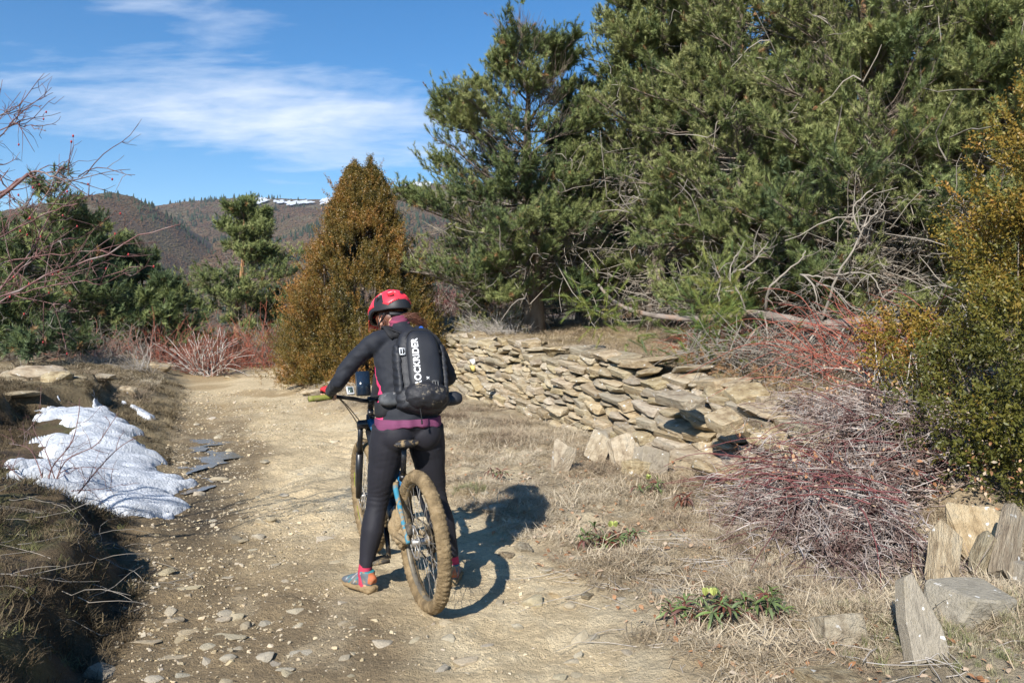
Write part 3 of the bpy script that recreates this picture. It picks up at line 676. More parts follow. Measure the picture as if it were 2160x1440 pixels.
LB = [
 (1188, 995, .27, .09, .42, (-.12, .05, -.3), slabs[2], 'upright tan slab with a white lichen streak standing before the wall', .12),
 (1262, 972, .26, .12, .34, (-.3, .5, -.2), slabs_t[1], 'leaning slab at the wall foot, leftmost of the fallen row', .15),
 (1318, 985, .30, .10, .40, (-.35, -.2, .2), slabs_t[2], 'wide pointed slab leaning at the wall foot beside a dark gap', .15),
 (1268, 960, .2, .1, .3, (-.3, .1, .4), slabs_g[1], 'small grey slab tucked behind the leaning row at the wall foot', .1),
 (1375, 992, .34, .16, .26, (-.2, .3, .3), slabs_g[2], 'broad grey block fallen against the wall foot', .15),
 (1345, 1000, .30, .2, .18, (0, .1, .5), slabs_t[3], 'low tan block half sunk under the collapsed wall', .2),
 (2062, 1190, .38, .13, .42, (-.55, .06, .15), slabs_t[1], 'large pale squared slab leaning under the box bush', .1),
 (1990, 1240, .18, .10, .40, (-.5, .50, .1), slabs_t[3], 'narrow pale slab leaning left of the large squared slab', .1),
 (2072, 1222, .14, .1, .30, (-.2, .55, .2), slabs_t[1], 'small brown leaning slab between two paler slabs', .1),
 (2125, 1230, .16, .1, .55, (-.4, .75, .3), slabs_t[0], 'long pale slab with blue grey streak leaning at the right edge', .1),
 (2150, 1250, .2, .16, .2, (-.1, .3, .3), slabs_g[3], 'grey block half hidden at the right picture edge', .1),
 (2050, 1300, .46, .3, .22, (.1, .15, .25), slabs_g[0], 'broad rough dark grey block below the leaning slabs', .25),
 (1938, 1372, .20, .07, .38, (-.42, .12, .25), tri_slab, 'tall triangular grey slab standing on end in the grass', .12),
 (1776, 1348, .25, .13, .18, (-.4, 0, .1), slabs_t[2], 'tan squared stone with dark dried berries in front', .3),
 (1755, 1440, .26, .2, .07, (.05, .05, .4), slabs_t[2], 'flat tan stone at the bottom edge of the verge', .3),
 (1720, 1350, .09, .06, .06, (.2, .3, .8), slabs_p[4], 'small broken stone at the foot of the tan squared stone', .3),
 (1122, 1276, .145, .11, .095, (.1, -.1, .2), cobble[0], 'smooth rounded pale cobble beside the wheel shadow', .25),
 (1172, 1256, .11, .09, .07, (.1, .15, .5), slabs_p[0], 'angular pale stone right of the rounded cobble', .3),
 (1202, 1280, .08, .06, .035, (.1, .1, .3), cobble[1], 'small flat pebble stone below the angular pale stone', .3),
 (1240, 1258, .08, .06, .03, (.0, .1, .9), slabs_t[0], 'flat orange tinted stone right of the pale stones', .3),
 (1212, 1218, .13, .09, .04, (.0, .1, .2), cobble[2], 'flat buff stone lying above the pebble row', .3),
 (1385, 1200, .24, .16, .05, (.0, .05, .2), slabs_p[4], 'large flat pale stone half buried below the wall plants', .5),
 (1408, 1262, .19, .10, .08, (.1, .1, .25), slabs_g[2], 'long grey brick shaped stone left of the hellebore clump', .4),
 (1430, 1238, .07, .05, .04, (.1, .1, .25), slabs_g[0], 'small grey stone above the long brick shaped stone', .4),
 (1222, 1352, .12, .06, .05, (.2, -.5, .5), slabs_p[1], 'tilted pale flake stone in the dry verge soil', .3),
 (1220, 1385, .05, .04, .04, (.2, -.5, .5), slabs_p[2], 'little pale chip below the tilted flake stone', .3),
 (1048, 1072, .24, .12, .045, (.1, .0, .25), cobble[1], 'long pale flat stone touching the head shadow', .35),
 (1105, 1160, .12, .1, .07, (.3, .3, .5), slabs_t[0], 'blocky stone inside the rider shadow edge', .4),
 (1070, 1175, .10, .09, .06, (.1, .2, .9), slabs_t[2], 'small block beside the blocky stone in the shadow', .4),
 (985, 1040, .14, .12, .10, (.1, .1, .4), slabs_t[3], 'earthy lump of stone left of the green tuft', .5),
 (1090, 1328, .07, .06, .06, (.3, .1, .4), slabs_p[3], 'cracked stone on the track edge below the cobble', .3),
 (985, 1392, .13, .09, .03, (0, 0, .4), slabs_p[4], 'flat stone set in the clay at the lower middle', .5),
 (463, 1012, .22, .08, .055, (.05, .0, .1), cobble[3], 'long pale stone lying right of the large puddle', .3),
 (420, 1045, .12, .08, .06, (.05, .1, .4), slabs_p[1], 'square pale stone below the long pale stone', .3),
 (552, 1102, .11, .09, .07, (.05, .2, .5), slabs_p[0], 'pale squared stone in the branch shadow', .3),
 (572, 1098, .09, .08, .05, (.05, .2, .5), cobble[2], 'pale round stone right beside the squared one', .3),
 (545, 1134, .11, .09, .06, (.05, .2, .2), cobble[0], 'grey white cobble below the branch shadow', .3),
 (498, 1144, .07, .06, .06, (.05, .2, .2), slabs_g[3], 'pointed grey stone left of the grey white cobble', .3),
 (270, 830, .34, .2, .17, (.1, .1, .3), rocks[3], 'brown rock lying on the scarp edge above the snow', .25),
 (85, 797, .85, .6, .34, (.1, .05, .3), rocks[0], 'biggest yellowish outcrop rock on the left bank top', .4),
 (30, 802, .55, .45, .24, (.1, .1, .9), rocks[1], 'low rock left of the biggest outcrop rock', .4),
 (122, 800, .45, .4, .2, (.1, -.1, .5), rocks[2], 'rounded rock right of the biggest outcrop rock', .4),
 (152, 798, .42, .3, .1, (0, .1, .2), slabs_p[2], 'flat pale slab on the left bank top', .3),
 (215, 748+50, .5, .35, .12, (0, .1, .4), slabs_p[4], 'flat slab right of the outcrop on the bank', .3),
 (335, 777, .6, .4, .24, (0, .1, .3), rocks[1], 'orange rock below the red bramble', .4),
 (362, 776, .4, .3, .22, (.1, .2, .8), rocks[0], 'small dark sided rock beside the orange rock', .4),
 (485, 800, .3, .25, .14, (0, .1, .5), slabs_p[0], 'pale stone on the bank near the track bend', .3),
 (35, 832, .6, .35, .09, (0, 0, .2), rocks[2], 'flat earthy slab sunk in the left bank turf', .4),
 (722, 814, .7, .45, .16, (0, .1, -.5), rocks[3], 'flat rock ledge between the box tree and the handlebar', .3),
 (668, 828, .7, .4, .12, (0, -.1, -.4), rocks[2], 'low ledge stone at the foot of the box tree', .3),
 (745, 800, .5, .4, .16, (0, .1, .4), slabs_t[1], 'ledge stone seen under the rider arm', .3),
 (383, 1385, .22, .13, .03, (0, 0, .15), slabs_p[3], 'largest pale flagstone set in the damp foreground track', .62),
 (310, 1350, .17, .08, .03, (0, 0, .3), slabs_p[0], 'long pale flagstone left of the foreground track middle', .55),
 (392, 1335, .13, .09, .035, (0, 0, .3), slabs_p[1], 'pale flagstone above the largest flagstone', .5),
 (485, 1342, .17, .09, .03, (0, 0, -.1), slabs_p[2], 'pale bluish flagstone with a knobbly end', .5),
 (500, 1305, .09, .07, .06, (.2, .1, .5), slabs_p[4], 'whitish upright chunk in the damp clay', .4),
 (520, 1322, .07, .06, .05, (.2, .1, .9), slabs_p[1], 'whitish chunk below the upright chunk', .4),
 (402, 1240, .16, .08, .03, (.0, .0, .3), slabs_p[4], 'flat whitish stone in the middle of the damp clay', .5),
 (220, 1420, .18, .1, .05, (.0, .1, -.3), slabs_g[1], 'mottled stone at the lower left bank foot', .4),
 (395, 1425, .13, .12, .04, (.0, .1, -.3), slabs_p[0], 'pale stone at the bottom edge of the track', .5),
 (575, 1400, .08, .07, .03, (.0, .1, -.3), slabs_p[2], 'small pale slab near the lower track centre', .4),
 (480, 1388, .08, .05, .03, (0, 0, .4), cobble[1], 'oval pebble right of the largest flagstone', .4),
 (640, 1178, .0, .0, .0, (0, 0, 0), None, '', 0),
]
for (px, py, w, d, h, rot, me, lab, sink) in LB:
    if me is None: continue
    stone(px, py, w, d, h, rot, me, lab, sink=sink)
rs = np.random.default_rng(4); placed = 0
occ = []
for _ in range(1500):
    if placed >= 150: break
    px = rs.uniform(180, 1350); py = 780 + 660 * rs.uniform(0, 1) ** 0.75
    p = hit(px, py, 30); t, w = zones(p[0], p[1])
    if t < -0.3 or t > 3.2 or p[1] > 19 or (abs(p[0] + .6) < .45 and 3.9 < p[1] < 4.9): continue
    if t > 0.8 and t < 1.7 and rs.uniform() < 0.55: continue
    s = rs.uniform(.05, .10) * (1 + 0.09 * max(0, p[1] - 6))
    if any((p[0] - q[0]) ** 2 + (p[1] - q[1]) ** 2 < (s + q[2]) ** 2 * .4 for q in occ): continue
    occ.append((p[0], p[1], s)); placed += 1
    me = (slabs_p + cobble)[rs.integers(0, 9)]
    o = bpy.data.objects.new('stone', me); C.objects.link(o); hgt = s * rs.uniform(.25, .5)
    o.location = (p[0], p[1], p[2] + hgt * rs.uniform(-.28, .08)); o.scale = (s * rs.uniform(1, 1.6), s, hgt); o.rotation_euler = (rs.normal(0, .12), rs.normal(0, .12), rs.uniform(0, 6))
    o['label'] = 'small pale loose stone lying on the rutted clay track'; o['category'] = 'stone'; o['group'] = 'small loose stones on the track'
S_GR = [source('gravel_src_%d' % i, hull_mesh('gravel_%d' % i, M_GRAVEL, 700 + i, dims=(1, .8, .5), n=11, sup=3, bev=0)) for i in range(4)]
def scatter_ground(n, fx, dens, seed):
    r_ = np.random.default_rng(seed); y = 2.6 + (fx[1] - 2.6) * r_.uniform(0, 1, n) ** dens; t = r_.uniform(fx[2], fx[3], n); x = t - 0.38 * y
    return x, y, r_
x, y, r_ = scatter_ground(52000, (0, 16, -0.5, 3.6), 1.6, 21)
t, w = zones(x, y)
clump = fbm(x * 1.3, y * 1.3, 0, 3, 200) + 0.5 * fbm(x * 4, y * 4, 0, 2, 201)
pk = 0.16 + 0.55 * sst(1.1, 0.3, t) + 0.5 * clump - 0.35 * sst(1.9, 2.4, t)
k = r_.uniform(0, 1, len(x)) < pk; x, y = x[k], y[k]
s = np.exp(r_.normal(math.log(.011), .55, len(x))).clip(.004, .05) * (1 + 0.07 * (y - 3))
scatter('gravel', np.stack([x, y, H(x, y) + s * .05], 1), r_.uniform(-.3, .3, (len(x), 3)) + np.stack([x * 0, x * 0, r_.uniform(0, 6, len(x))], 1), s, x * 0, r_.integers(0, 4, len(x)), S_GR,
        kind='stuff', label='loose gravel and stone chips strewn over the track', category='gravel')
# ================================================================== FOLIAGE SOURCES
def blades(n, rlen, width, elev, seed, curve=0.5, base_r=0.02):
    """tuft of n curved blades, each two triangles + tip"""
    r_ = np.random.default_rng(seed); V, T = [], []
    for i in range(n):
        a = r_.uniform(0, 2 * PI); e = R(r_.uniform(*elev)); L = r_.uniform(*rlen)
        d = np.array([math.cos(a) * math.cos(e), math.sin(a) * math.cos(e), math.sin(e)]); s = np.array([-math.sin(a), math.cos(a), 0.0])
        b = np.array([r_.normal(0, base_r), r_.normal(0, base_r), 0.0]); m = b + d * L * .55; tip = b + d * L + np.array([0, 0, -curve * L * .35]) + s * r_.normal(0, .15) * L
        w = width * r_.uniform(.6, 1.2); k = len(V)
        V += [b - s * w / 2, b + s * w / 2, m + s * w * .4, m - s * w * .4, tip]
        T += [[k, k + 1, k + 2], [k, k + 2, k + 3], [k + 3, k + 2, k + 4]]
    return np.array(V), np.array(T)
def needles(L, nlen, n, w, seed, spread=(25, 70)):
    r_ = np.random.default_rng(seed); V, T = [], []
    for i in range(n):
        z = L * (0.08 + 0.92 * (i + .5) / n); a = r_.uniform(0, 2 * PI); e = R(r_.uniform(*spread)) * (1 - 0.45 * z / L)
        d = np.array([math.cos(a) * math.sin(e), math.sin(a) * math.sin(e), math.cos(e)]); s = unit(np.cross(d, [0.3, .2, 1]))
        b = np.array([0, 0, z]); l = nlen * r_.uniform(.75, 1.15); k = len(V)
        V += [b - s * w / 2, b + s * w / 2, b + d * l]; T += [[k, k + 1, k + 2]]
    return np.array(V), np.array(T)
def sprig(n, L, leaf, seed, droop=0.0, cup=0.2):
    """twig with small oval leaves (2 tris each)"""
    r_ = np.random.default_rng(seed); V, T = [], []
    for i in range(n):
        z = L * (i + .5) / n; a = i * 2.4 + r_.uniform(-.5, .5); e = R(r_.uniform(30, 75))
        d = np.array([math.cos(a) * math.sin(e), math.sin(a) * math.sin(e), math.cos(e)]); s = unit(np.cross(d, r_.normal(size=3)))
        nrm = np.cross(d, s); b = np.array([0, 0, z]) + r_.normal(0, L * .05, 3) * [1, 1, 0]; l = leaf * r_.uniform(.7, 1.2); w = l * .52; k = len(V)
        V += [b, b + d * l * .5 + s * w / 2 + nrm * cup * w, b + d * l, b + d * l * .5 - s * w / 2 + nrm * cup * w]; T += [[k, k + 1, k + 2], [k, k + 2, k + 3]]
    return np.array(V), np.array(T)
def src(name, VT, mat): return source(name, mesh_np(name, VT[0], VT[1], mat))
M_NEEDLE = M('pine_needles', [(0.12, 0.165, 0.055), (0.15, 0.185, 0.06)], scale=3, rough=0.6, transl=0.12, spec=0.35,
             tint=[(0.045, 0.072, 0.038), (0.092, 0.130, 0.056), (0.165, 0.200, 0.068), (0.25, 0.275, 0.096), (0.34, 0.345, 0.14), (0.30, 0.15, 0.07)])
M_NEEDLE_N = M('near_pine_needles', [(0.12, 0.18, 0.05)], scale=3, rough=0.5, transl=0.2, tint=[(0.06, 0.11, 0.045), (0.13, 0.19, 0.05), (0.24, 0.26, 0.06), (0.34, 0.30, 0.08)])
M_BARK = M('pine_bark', [(0.10, 0.075, 0.055), (0.19, 0.15, 0.12), (0.25, 0.21, 0.17)], scale=7, rough=0.95, bump=0.03, bscale=12, stretch=(1, 1, .25))
M_BARK_O = M('orange_bark', [(0.20, 0.10, 0.05), (0.36, 0.19, 0.09), (0.30, 0.19, 0.12)], scale=7, rough=0.9, bump=0.02, bscale=12, stretch=(1, 1, .3))
M_TWIG = M('grey_twigs', [(0.20, 0.175, 0.145), (0.33, 0.29, 0.24)], scale=5, rough=0.9)
M_TWIG_P = M('silver_twigs', [(0.36, 0.32, 0.28), (0.52, 0.48, 0.43)], scale=4, rough=0.85)
M_REDT = M('red_stems', [(0.22, 0.055, 0.035), (0.33, 0.10, 0.055), (0.24, 0.12, 0.08)], scale=6, rough=0.6, rnd=0.1)
M_PURT = M('purple_stems', [(0.13, 0.05, 0.055), (0.22, 0.07, 0.06)], scale=6, rough=0.55)
M_BROWN = M('dead_needles', [(0.30, 0.17, 0.085), (0.42, 0.26, 0.14)], scale=6, rough=0.8, transl=.1)
M_CONE = M('pine_cone', [(0.28, 0.15, 0.07), (0.38, 0.22, 0.11)], scale=12, rough=0.85)
S_PINE = [src('pine_shoot_%d' % i, needles(0.125, 0.080, 46, 0.0085, 30 + i, (38, 88)), M_NEEDLE) for i in range(3)]
S_PINE_F = [src('pine_tuft_%d' % i, needles(0.16, 0.115, 30, 0.017, 40 + i, (38, 88)), M_NEEDLE) for i in range(3)]
S_PINE_N = [src('near_shoot_%d' % i, needles(0.20, 0.075, 90, 0.0028, 50 + i, (15, 60)), M_NEEDLE_N) for i in range(2)]

def branch_set(base, D, L, up, n=8, rr=None, wob=0.08):
    """(M,n,3) curved branches leaving base along D (unit), curling up"""
    rr = rr or rng; s = np.linspace(0, 1, n)[None, :, None]
    side = np.cross(D, [0, 0, 1.0]); side /= np.linalg.norm(side, axis=1, keepdims=True) + 1e-9
    w1 = rr.normal(0, wob, (len(D), 1, 1)); w2 = rr.normal(0, wob, (len(D), 1, 1))
    return base[:, None] + L[:, None, None] * (D[:, None] * s + np.array([0, 0, 1.0]) * (up[:, None, None] * s ** 2 + w2 * np.sin(s * 5)) + side[:, None] * w1 * (np.sin(s * 4 + w2 * 30) * s))
def pine(label, x, y, height, radius, seed, crown=0.12, lean=(0, 0), bark=None, fine=True, tint0=0.45, cap=0.5, trunk_r=None, dead=1.0, zb=None, group='pines', dens=1.0, asym=None, cones=0, name='pine_tree', cone_exp=0.75, tlow=0.0):
    rr = np.random.default_rng(seed); z0 = float(H(x, y, False)) if zb is None else zb; bark = bark or M_BARK
    root = thing(name, label, 'pine tree', (x, y, z0), 0, group)
    tr = trunk_r or height * 0.022; nk = 12; s = np.linspace(0, 1, nk)
    TP = np.stack([lean[0] * s ** 1.4 + 0.05 * np.sin(s * 7 + seed), lean[1] * s ** 1.4 + 0.05 * np.cos(s * 6 + seed), height * s * 0.97 - .15 * (s == 0)], 1)
    mb = MB(); add_tubes(mb, TP, tr * (1 - 0.93 * s) + tr * 0.35 * np.exp(-s * 25), 10); mb.build('trunk', bark, root, True)
    step = 0.27 if fine else 0.36; hs = np.arange(crown * height, height * 0.985, step)
    bas, Ds, Ls, ups, us = [], [], [], [], []
    for h in hs:
        u = (h / height - crown) / (1 - crown); nb = rr.integers(4, 7) if u < .9 else 4
        prof = (1 - u) ** cone_exp * (0.62 + 0.38 * min(1, u / 0.16)) * (1 - .38 * u) + 0.03
        for b in range(nb):
            a = rr.uniform(0, 2 * PI); L = radius * prof * rr.uniform(.62, 1.12)
            if asym is not None: L *= 1 + asym[0] * math.cos(a - asym[1])
            e = R(-8 + 20 * u + 22 * max(0, u - .55) / .45 + rr.normal(0, 8)); 
            Ds.append([math.cos(a) * math.cos(e), math.sin(a) * math.cos(e), math.sin(e)]); Ls.append(L); ups.append(rr.uniform(.04, .20) + .12 * u)
            p = np.array([np.interp(h, TP[:, 2], TP[:, 0]), np.interp(h, TP[:, 2], TP[:, 1]), h + rr.uniform(-.1, .1)]); bas.append(p); us.append(u)
    bas, Ds, Ls, ups, us = map(np.array, (bas, Ds, Ls, ups, us))
    BP = branch_set(bas, Ds, Ls, ups, 8, rr, 0.07)
    mb = MB(); add_tubes(mb, BP, (0.008 + 0.010 * Ls)[:, None] * np.linspace(1, .22, 8)[None], 5)
    # side shoots
    m = int((18 if fine else 11) * dens); SB, SD, SL, SU, SF = [], [], [], [], []
    for j in range(m):
        f = 0.22 + 0.76 * (j + rr.uniform(0, 1, len(BP))) / m
        i0 = np.clip((f * 7).astype(int), 0, 6); fr = (f * 7 - i0)[:, None]
        p = BP[np.arange(len(BP)), i0] * (1 - fr) + BP[np.arange(len(BP)), i0 + 1] * fr
        t = BP[np.arange(len(BP)), i0 + 1] - BP[np.arange(len(BP)), i0]; t /= np.linalg.norm(t, axis=1, keepdims=True) + 1e-9
        sd = np.cross(t, [0, 0, 1.0]); sd /= np.linalg.norm(sd, axis=1, keepdims=True) + 1e-9
        sg = np.where(rr.uniform(0, 1, len(BP)) < .5, -1, 1)[:, None]
        d = t * rr.uniform(.5, .9, (len(BP), 1)) + sd * sg * rr.uniform(.3, .9, (len(BP), 1)) + np.array([0, 0, 1.0]) * rr.uniform(-.05, .5, (len(BP), 1))
        d /= np.linalg.norm(d, axis=1, keepdims=True)
        l = (0.16 + 0.42 * Ls * (1 - f) + 0.10 * Ls) * rr.uniform(.6, 1.2, len(BP)); l = np.minimum(l, .95)
        SB.append(p); SD.append(d); SL.append(l); SU.append(rr.uniform(.15, .5, len(BP))); SF.append(f)
    SB, SD, SL, SU, SF = map(np.concatenate, (SB, SD, SL, SU, SF))
    SP = branch_set(SB, SD, SL, SU, 5, rr, 0.06)
    add_tubes(mb, SP, (0.003 + 0.004 * SL)[:, None] * np.linspace(1, .5, 5)[None], 3, cap=False)
    mb.build('branches', bark if bark is M_BARK else M_BARK, root, True, kind='stuff')
    # needle shoots on side shoots' outer part and branch ends
    P_, D_, K_ = [], [], []
    nt = 8 if fine else 5
    for j in range(nt):
        f = 0.30 + 0.70 * (j + rr.uniform(0, 1, len(SP))) / nt; f[:] = np.where(j == nt - 1, 1.0, f)
        i0 = np.clip((f * 4).astype(int), 0, 3); fr = (f * 4 - i0)[:, None]; ar = np.arange(len(SP))
        p = SP[ar, i0] * (1 - fr) + SP[ar, i0 + 1] * fr; t = SP[ar, i0 + 1] - SP[ar, i0]; t /= np.linalg.norm(t, axis=1, keepdims=True) + 1e-9
        d = t * 0.8 + np.array([0, 0, .26]) + rr.normal(0, .45, (len(SP), 3))
        P_.append(p); D_.append(d); K_.append(f)
    t = BP[:, -1] - BP[:, -2]; P_.append(BP[:, -1]); D_.append(t / np.linalg.norm(t, axis=1, keepdims=True) + [0, 0, .3]); K_.append(np.ones(len(BP)))
    for j in range(3):   # leader
        P_.append(TP[-1:] + rr.normal(0, .05, (1, 3)) + [[0, 0, -.1 * j]]); D_.append(np.array([[rr.normal(0, .2), rr.normal(0, .2), 1.0]])); K_.append(np.ones(1))
    P_, D_, K_ = np.concatenate(P_), np.concatenate(D_), np.concatenate(K_)
    axr = np.hypot(P_[:, 0] - np.interp(P_[:, 2], TP[:, 2], TP[:, 0]), P_[:, 1] - np.interp(P_[:, 2], TP[:, 2], TP[:, 1]))
    cl = fbm(P_[:, 0] * 1.1 + seed, P_[:, 1] * 1.1, P_[:, 2] * 1.1, 2, seed)
    keep = (rr.uniform(0, 1, len(P_)) < 0.62 + 1.15 * cl + 0.35 * (axr / radius)) & (P_[:, 2] > .25)
    P_, D_, K_, cl, axr = P_[keep], D_[keep], K_[keep], cl[keep], axr[keep]
    cl2 = fbm(P_[:, 0] * .8 + 40, P_[:, 1] * .8 + seed, P_[:, 2] * .8, 2, seed + 3)
    cl3 = fbm(P_[:, 0] * 2.4 + 9, P_[:, 1] * 2.4, P_[:, 2] * 2.4, 2, seed + 8)
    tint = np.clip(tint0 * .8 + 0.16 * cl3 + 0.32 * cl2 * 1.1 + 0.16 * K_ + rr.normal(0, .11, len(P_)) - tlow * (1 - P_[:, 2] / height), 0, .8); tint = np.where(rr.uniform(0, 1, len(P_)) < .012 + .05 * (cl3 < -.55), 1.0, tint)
    scl = rr.uniform(.72, 1.25, len(P_)) * (1.0 if fine else 1.15)
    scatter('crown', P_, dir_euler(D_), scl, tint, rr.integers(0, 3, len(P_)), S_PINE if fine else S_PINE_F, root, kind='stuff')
    if dead:
        n = int(95 * dead); h = height * rr.uniform(0.06, 0.62, n); a = rr.uniform(0, 2 * PI, n); e = rr.uniform(-.35, .35, n)
        D = np.stack([np.cos(a) * np.cos(e), np.sin(a) * np.cos(e), np.sin(e)], 1); u = np.clip((h / height - crown) / (1 - crown), 0, 1)
        L = radius * (1 - u) ** .75 * rr.uniform(.35, .98, n)
        b = np.stack([np.interp(h, TP[:, 2], TP[:, 0]), np.interp(h, TP[:, 2], TP[:, 1]), h], 1)
        DP = branch_set(b, D, L, rr.uniform(-.25, .25, n), 7, rr, .11)
        mb = MB(); add_tubes(mb, DP, (0.005 + .005 * L)[:, None] * np.linspace(1, .35, 7)[None], 3, cap=False)
        for j in range(5):
            f = rr.integers(2, 7, n); p = DP[np.arange(n), f]; dd = D * .5 + rr.normal(0, .55, (n, 3)); dd /= np.linalg.norm(dd, axis=1, keepdims=True)
            q = branch_set(p, dd, L * rr.uniform(.12, .34, n), rr.uniform(-.3, .3, n), 5, rr, .12)
            add_tubes(mb, q, (0.003 + .0035 * L)[:, None] * np.linspace(1, .5, 5)[None], 3, cap=False)
        mb.build('dead_branches', M_TWIG, root, kind='stuff')
    for j in range(cones):
        i = rr.integers(0, len(P_)); 
        if axr[i] < radius * .4: continue
        o = link('pine_cone', cone_me, root); o.location = tuple(P_[i] + [0, 0, -.03]); o.scale = (1.0,) * 3; o.rotation_euler = (rr.uniform(0, 3), rr.uniform(0, 3), 0)
    return root
def cone_mesh():
    mb = MB()
    for k in range(5):
        for j in range(6):
            a = j * PI / 3 + k * .5; rr_ = .022 * math.sin(PI * (k + 1) / 6.2); z = -.03 + .015 * k
            c = np.array([math.cos(a) * rr_, math.sin(a) * rr_, z]); box(mb, c, (.02, .016, .007), np.array(Euler((0, -.5, a)).to_matrix()))
    return mb.mesh('pine_cone', M_CONE)
cone_me = cone_mesh()
# the pines beyond the wall, left to right
pine('broad blue green pine right behind the wall, tall crown left of the others', 0.42, 17.2, 6.0, 3.15, 101, crown=0.12, tint0=0.42, trunk_r=.24, dead=1.3, group='pines beyond the wall', asym=(0.14, 2.7), cone_exp=0.36, dens=2.3, lean=(-.1, -.3))
pine('tall pine with grey trunk beside the split fallen top', 3.1, 17.6, 9.6, 2.4, 102, crown=0.30, tint0=0.30, trunk_r=.19, group='pines beyond the wall', cones=6, cone_exp=0.5, lean=(.3, 0))
pine('slim grey trunked pine touching the tall pine', 3.12, 16.9, 8.2, 2.3, 103, crown=0.34, tint0=0.56, trunk_r=.16, group='pines beyond the wall', cone_exp=0.5)
pine('light green pine rising in the middle of the pine wood', 4.3, 15.4, 9.6, 2.9, 104, crown=0.19, tint0=0.66, group='pines beyond the wall', cones=10, cone_exp=0.5, tlow=.15)
pine('bushy low pine in front of the tall pines', 4.0, 14.2, 4.6, 2.3, 105, crown=0.12, tint0=0.56, group='pines beyond the wall', dead=.8, cone_exp=0.5)
pine('orange trunked pine with open gap in its crown', 6.1, 14.0, 10.0, 3.4, 106, crown=0.22, tint0=0.66, bark=M_BARK_O, group='pines beyond the wall', cones=14, dead=1.8, cone_exp=0.45, trunk_r=.17, lean=(-.2, -.5))
pine('second orange trunked pine near the right edge', 7.7, 14.2, 10.2, 3.3, 107, crown=0.22, tint0=0.62, bark=M_BARK_O, group='pines beyond the wall', cones=12, dead=1.5, cone_exp=0.45, trunk_r=.16)
pine('wide low pine behind the fallen trunk', 5.6, 12.6, 5.0, 2.5, 108, crown=0.14, tint0=0.60, group='pines beyond the wall', dead=1.8, cones=8, cone_exp=0.5)
pine('spreading low pine behind the box bush', 7.4, 12.0, 5.4, 2.6, 109, crown=0.12, tint0=0.70, group='pines beyond the wall', dead=1.5, cone_exp=0.5)
pine('shaded pine far right between two trunks', 9.4, 13.6, 9.8, 3.2, 110, crown=0.15, tint0=0.45, group='pines beyond the wall', dead=.6, cone_exp=0.5)
for i, (x, y, h, r_) in enumerate(((1.9, 22.5, 6.2, 2.6), (4.6, 20.5, 9.6, 3.2), (7.6, 19.0, 11, 3.4), (10.8, 18.5, 11.5, 3.4), (13.8, 17.0, 11, 3.4), (2.9, 27, 6.0, 2.6), (6.0, 25, 10, 3.3))):
    pine(('pine of the second row seen dimly between the front pines'), x, y, h, r_, 120 + i, crown=0.08, tint0=0.28, fine=False, dead=.3, group='second row pines beyond the wall', cone_exp=0.5)
# pines on the left
LP = [(110, 352, 21.0, 3.0, 'tallest left pine with slender spiky top', .22, .02), (22, 428, 22.0, 2.8, 'pine at the left edge behind the rose branches', .3, .03), (60, 610, 17.0, 1.9, 'dark low pine at the left edge on the bank rim', .12, .03),
      (213, 470, 23.5, 2.2, 'middle left pine lower than the spiky one', .28, .05), (302, 492, 24.0, 2.2, 'pale topped pine left of the round hill spur', .38, .05), (345, 590, 21.5, 1.7, 'small bushy pine above the red bramble', .30, .04), (262, 500, 27, 2.2, 'thin pine in the back of the left group', .35, .04)]
for i, (px_t, py_t, y, r_, lab, tn, cr) in enumerate(LP):
    tp_ = at(px_t, py_t, y); x = tp_[0]; h = (tp_[2] - float(H(x, y, False))) * .93
    pine(lab, x, y, h, r_, 140 + i, crown=cr, tint0=tn, fine=False, dead=.25, group='pines left of the track', dens=1.5, cone_exp=0.75)
pine('lone pine with bare orange trunk and layered open crown', -10.15, 29.5, 5.7, 3.1, 160, crown=0.31, tint0=0.55, fine=False, dead=.5, bark=M_BARK_O, trunk_r=.17, group='pines left of the track', cone_exp=0.85, zb=-0.05, lean=(.3, 0), dens=2.0)
pine('small dark pine right of the bare orange trunk', -8.3, 29.5, 2.6, 1.5, 161, crown=0.03, tint0=0.22, fine=False, dead=.3, group='pines left of the track', cone_exp=.6)
pine('dull low juniper like pine under the lone pine', -9.55, 28.0, 1.9, .9, 162, crown=0.02, tint0=0.5, fine=False, dead=.8, group='pines left of the track', cone_exp=.35)
# distant wood in the dip
x = rng.uniform(-46, 10, 900); y = rng.uniform(44, 120, 900)
scatter('far_thicket', np.stack([x, y, H(x, y, False)], 1), np.stack([x * 0, x * 0, rng.uniform(0, 6, 900)], 1), rng.uniform(.9, 2.0, 900), rng.uniform(0.2, .9, 900), x * 0, S_FS, kind='stuff', label='bare brown thicket in the dip beyond the bend', category='thicket')

# ================================================================== BOX TREE (rust and olive cone)
M_BOX = M('box_leaves', [(0.20, 0.13, 0.03), (0.24, 0.15, 0.035)], scale=2, rough=0.4, spec=0.45, transl=0.15,
          tint=[(0.045, 0.050, 0.015), (0.105, 0.092, 0.022), (0.20, 0.130, 0.028), (0.31, 0.150, 0.036), (0.44, 0.195, 0.06)])
S_BOX = [src('box_sprig_%d' % i, sprig(22, 0.18, 0.029, 60 + i), M_BOX) for i in range(3)]
bx, by = -3.10, 16.6; bz = float(H(bx, by, False)); box_t = thing('box_tree', 'dense conical box tree with rust and olive leaves beside the track', 'box tree', (bx, by, bz))
rr = np.random.default_rng(5); hB = 4.3
mb = MB(); stems = []
for k in range(9):
    a = k * 0.7; e = 0.12 + .12 * (k % 3); stems.append(smooth_path([[0.1 * math.cos(a), .1 * math.sin(a), 0], [e * 2 * math.cos(a), e * 2 * math.sin(a), hB * .35], [e * 2.2 * math.cos(a), e * 2.2 * math.sin(a), hB * (.62 - .05 * (k % 4))]], 9))
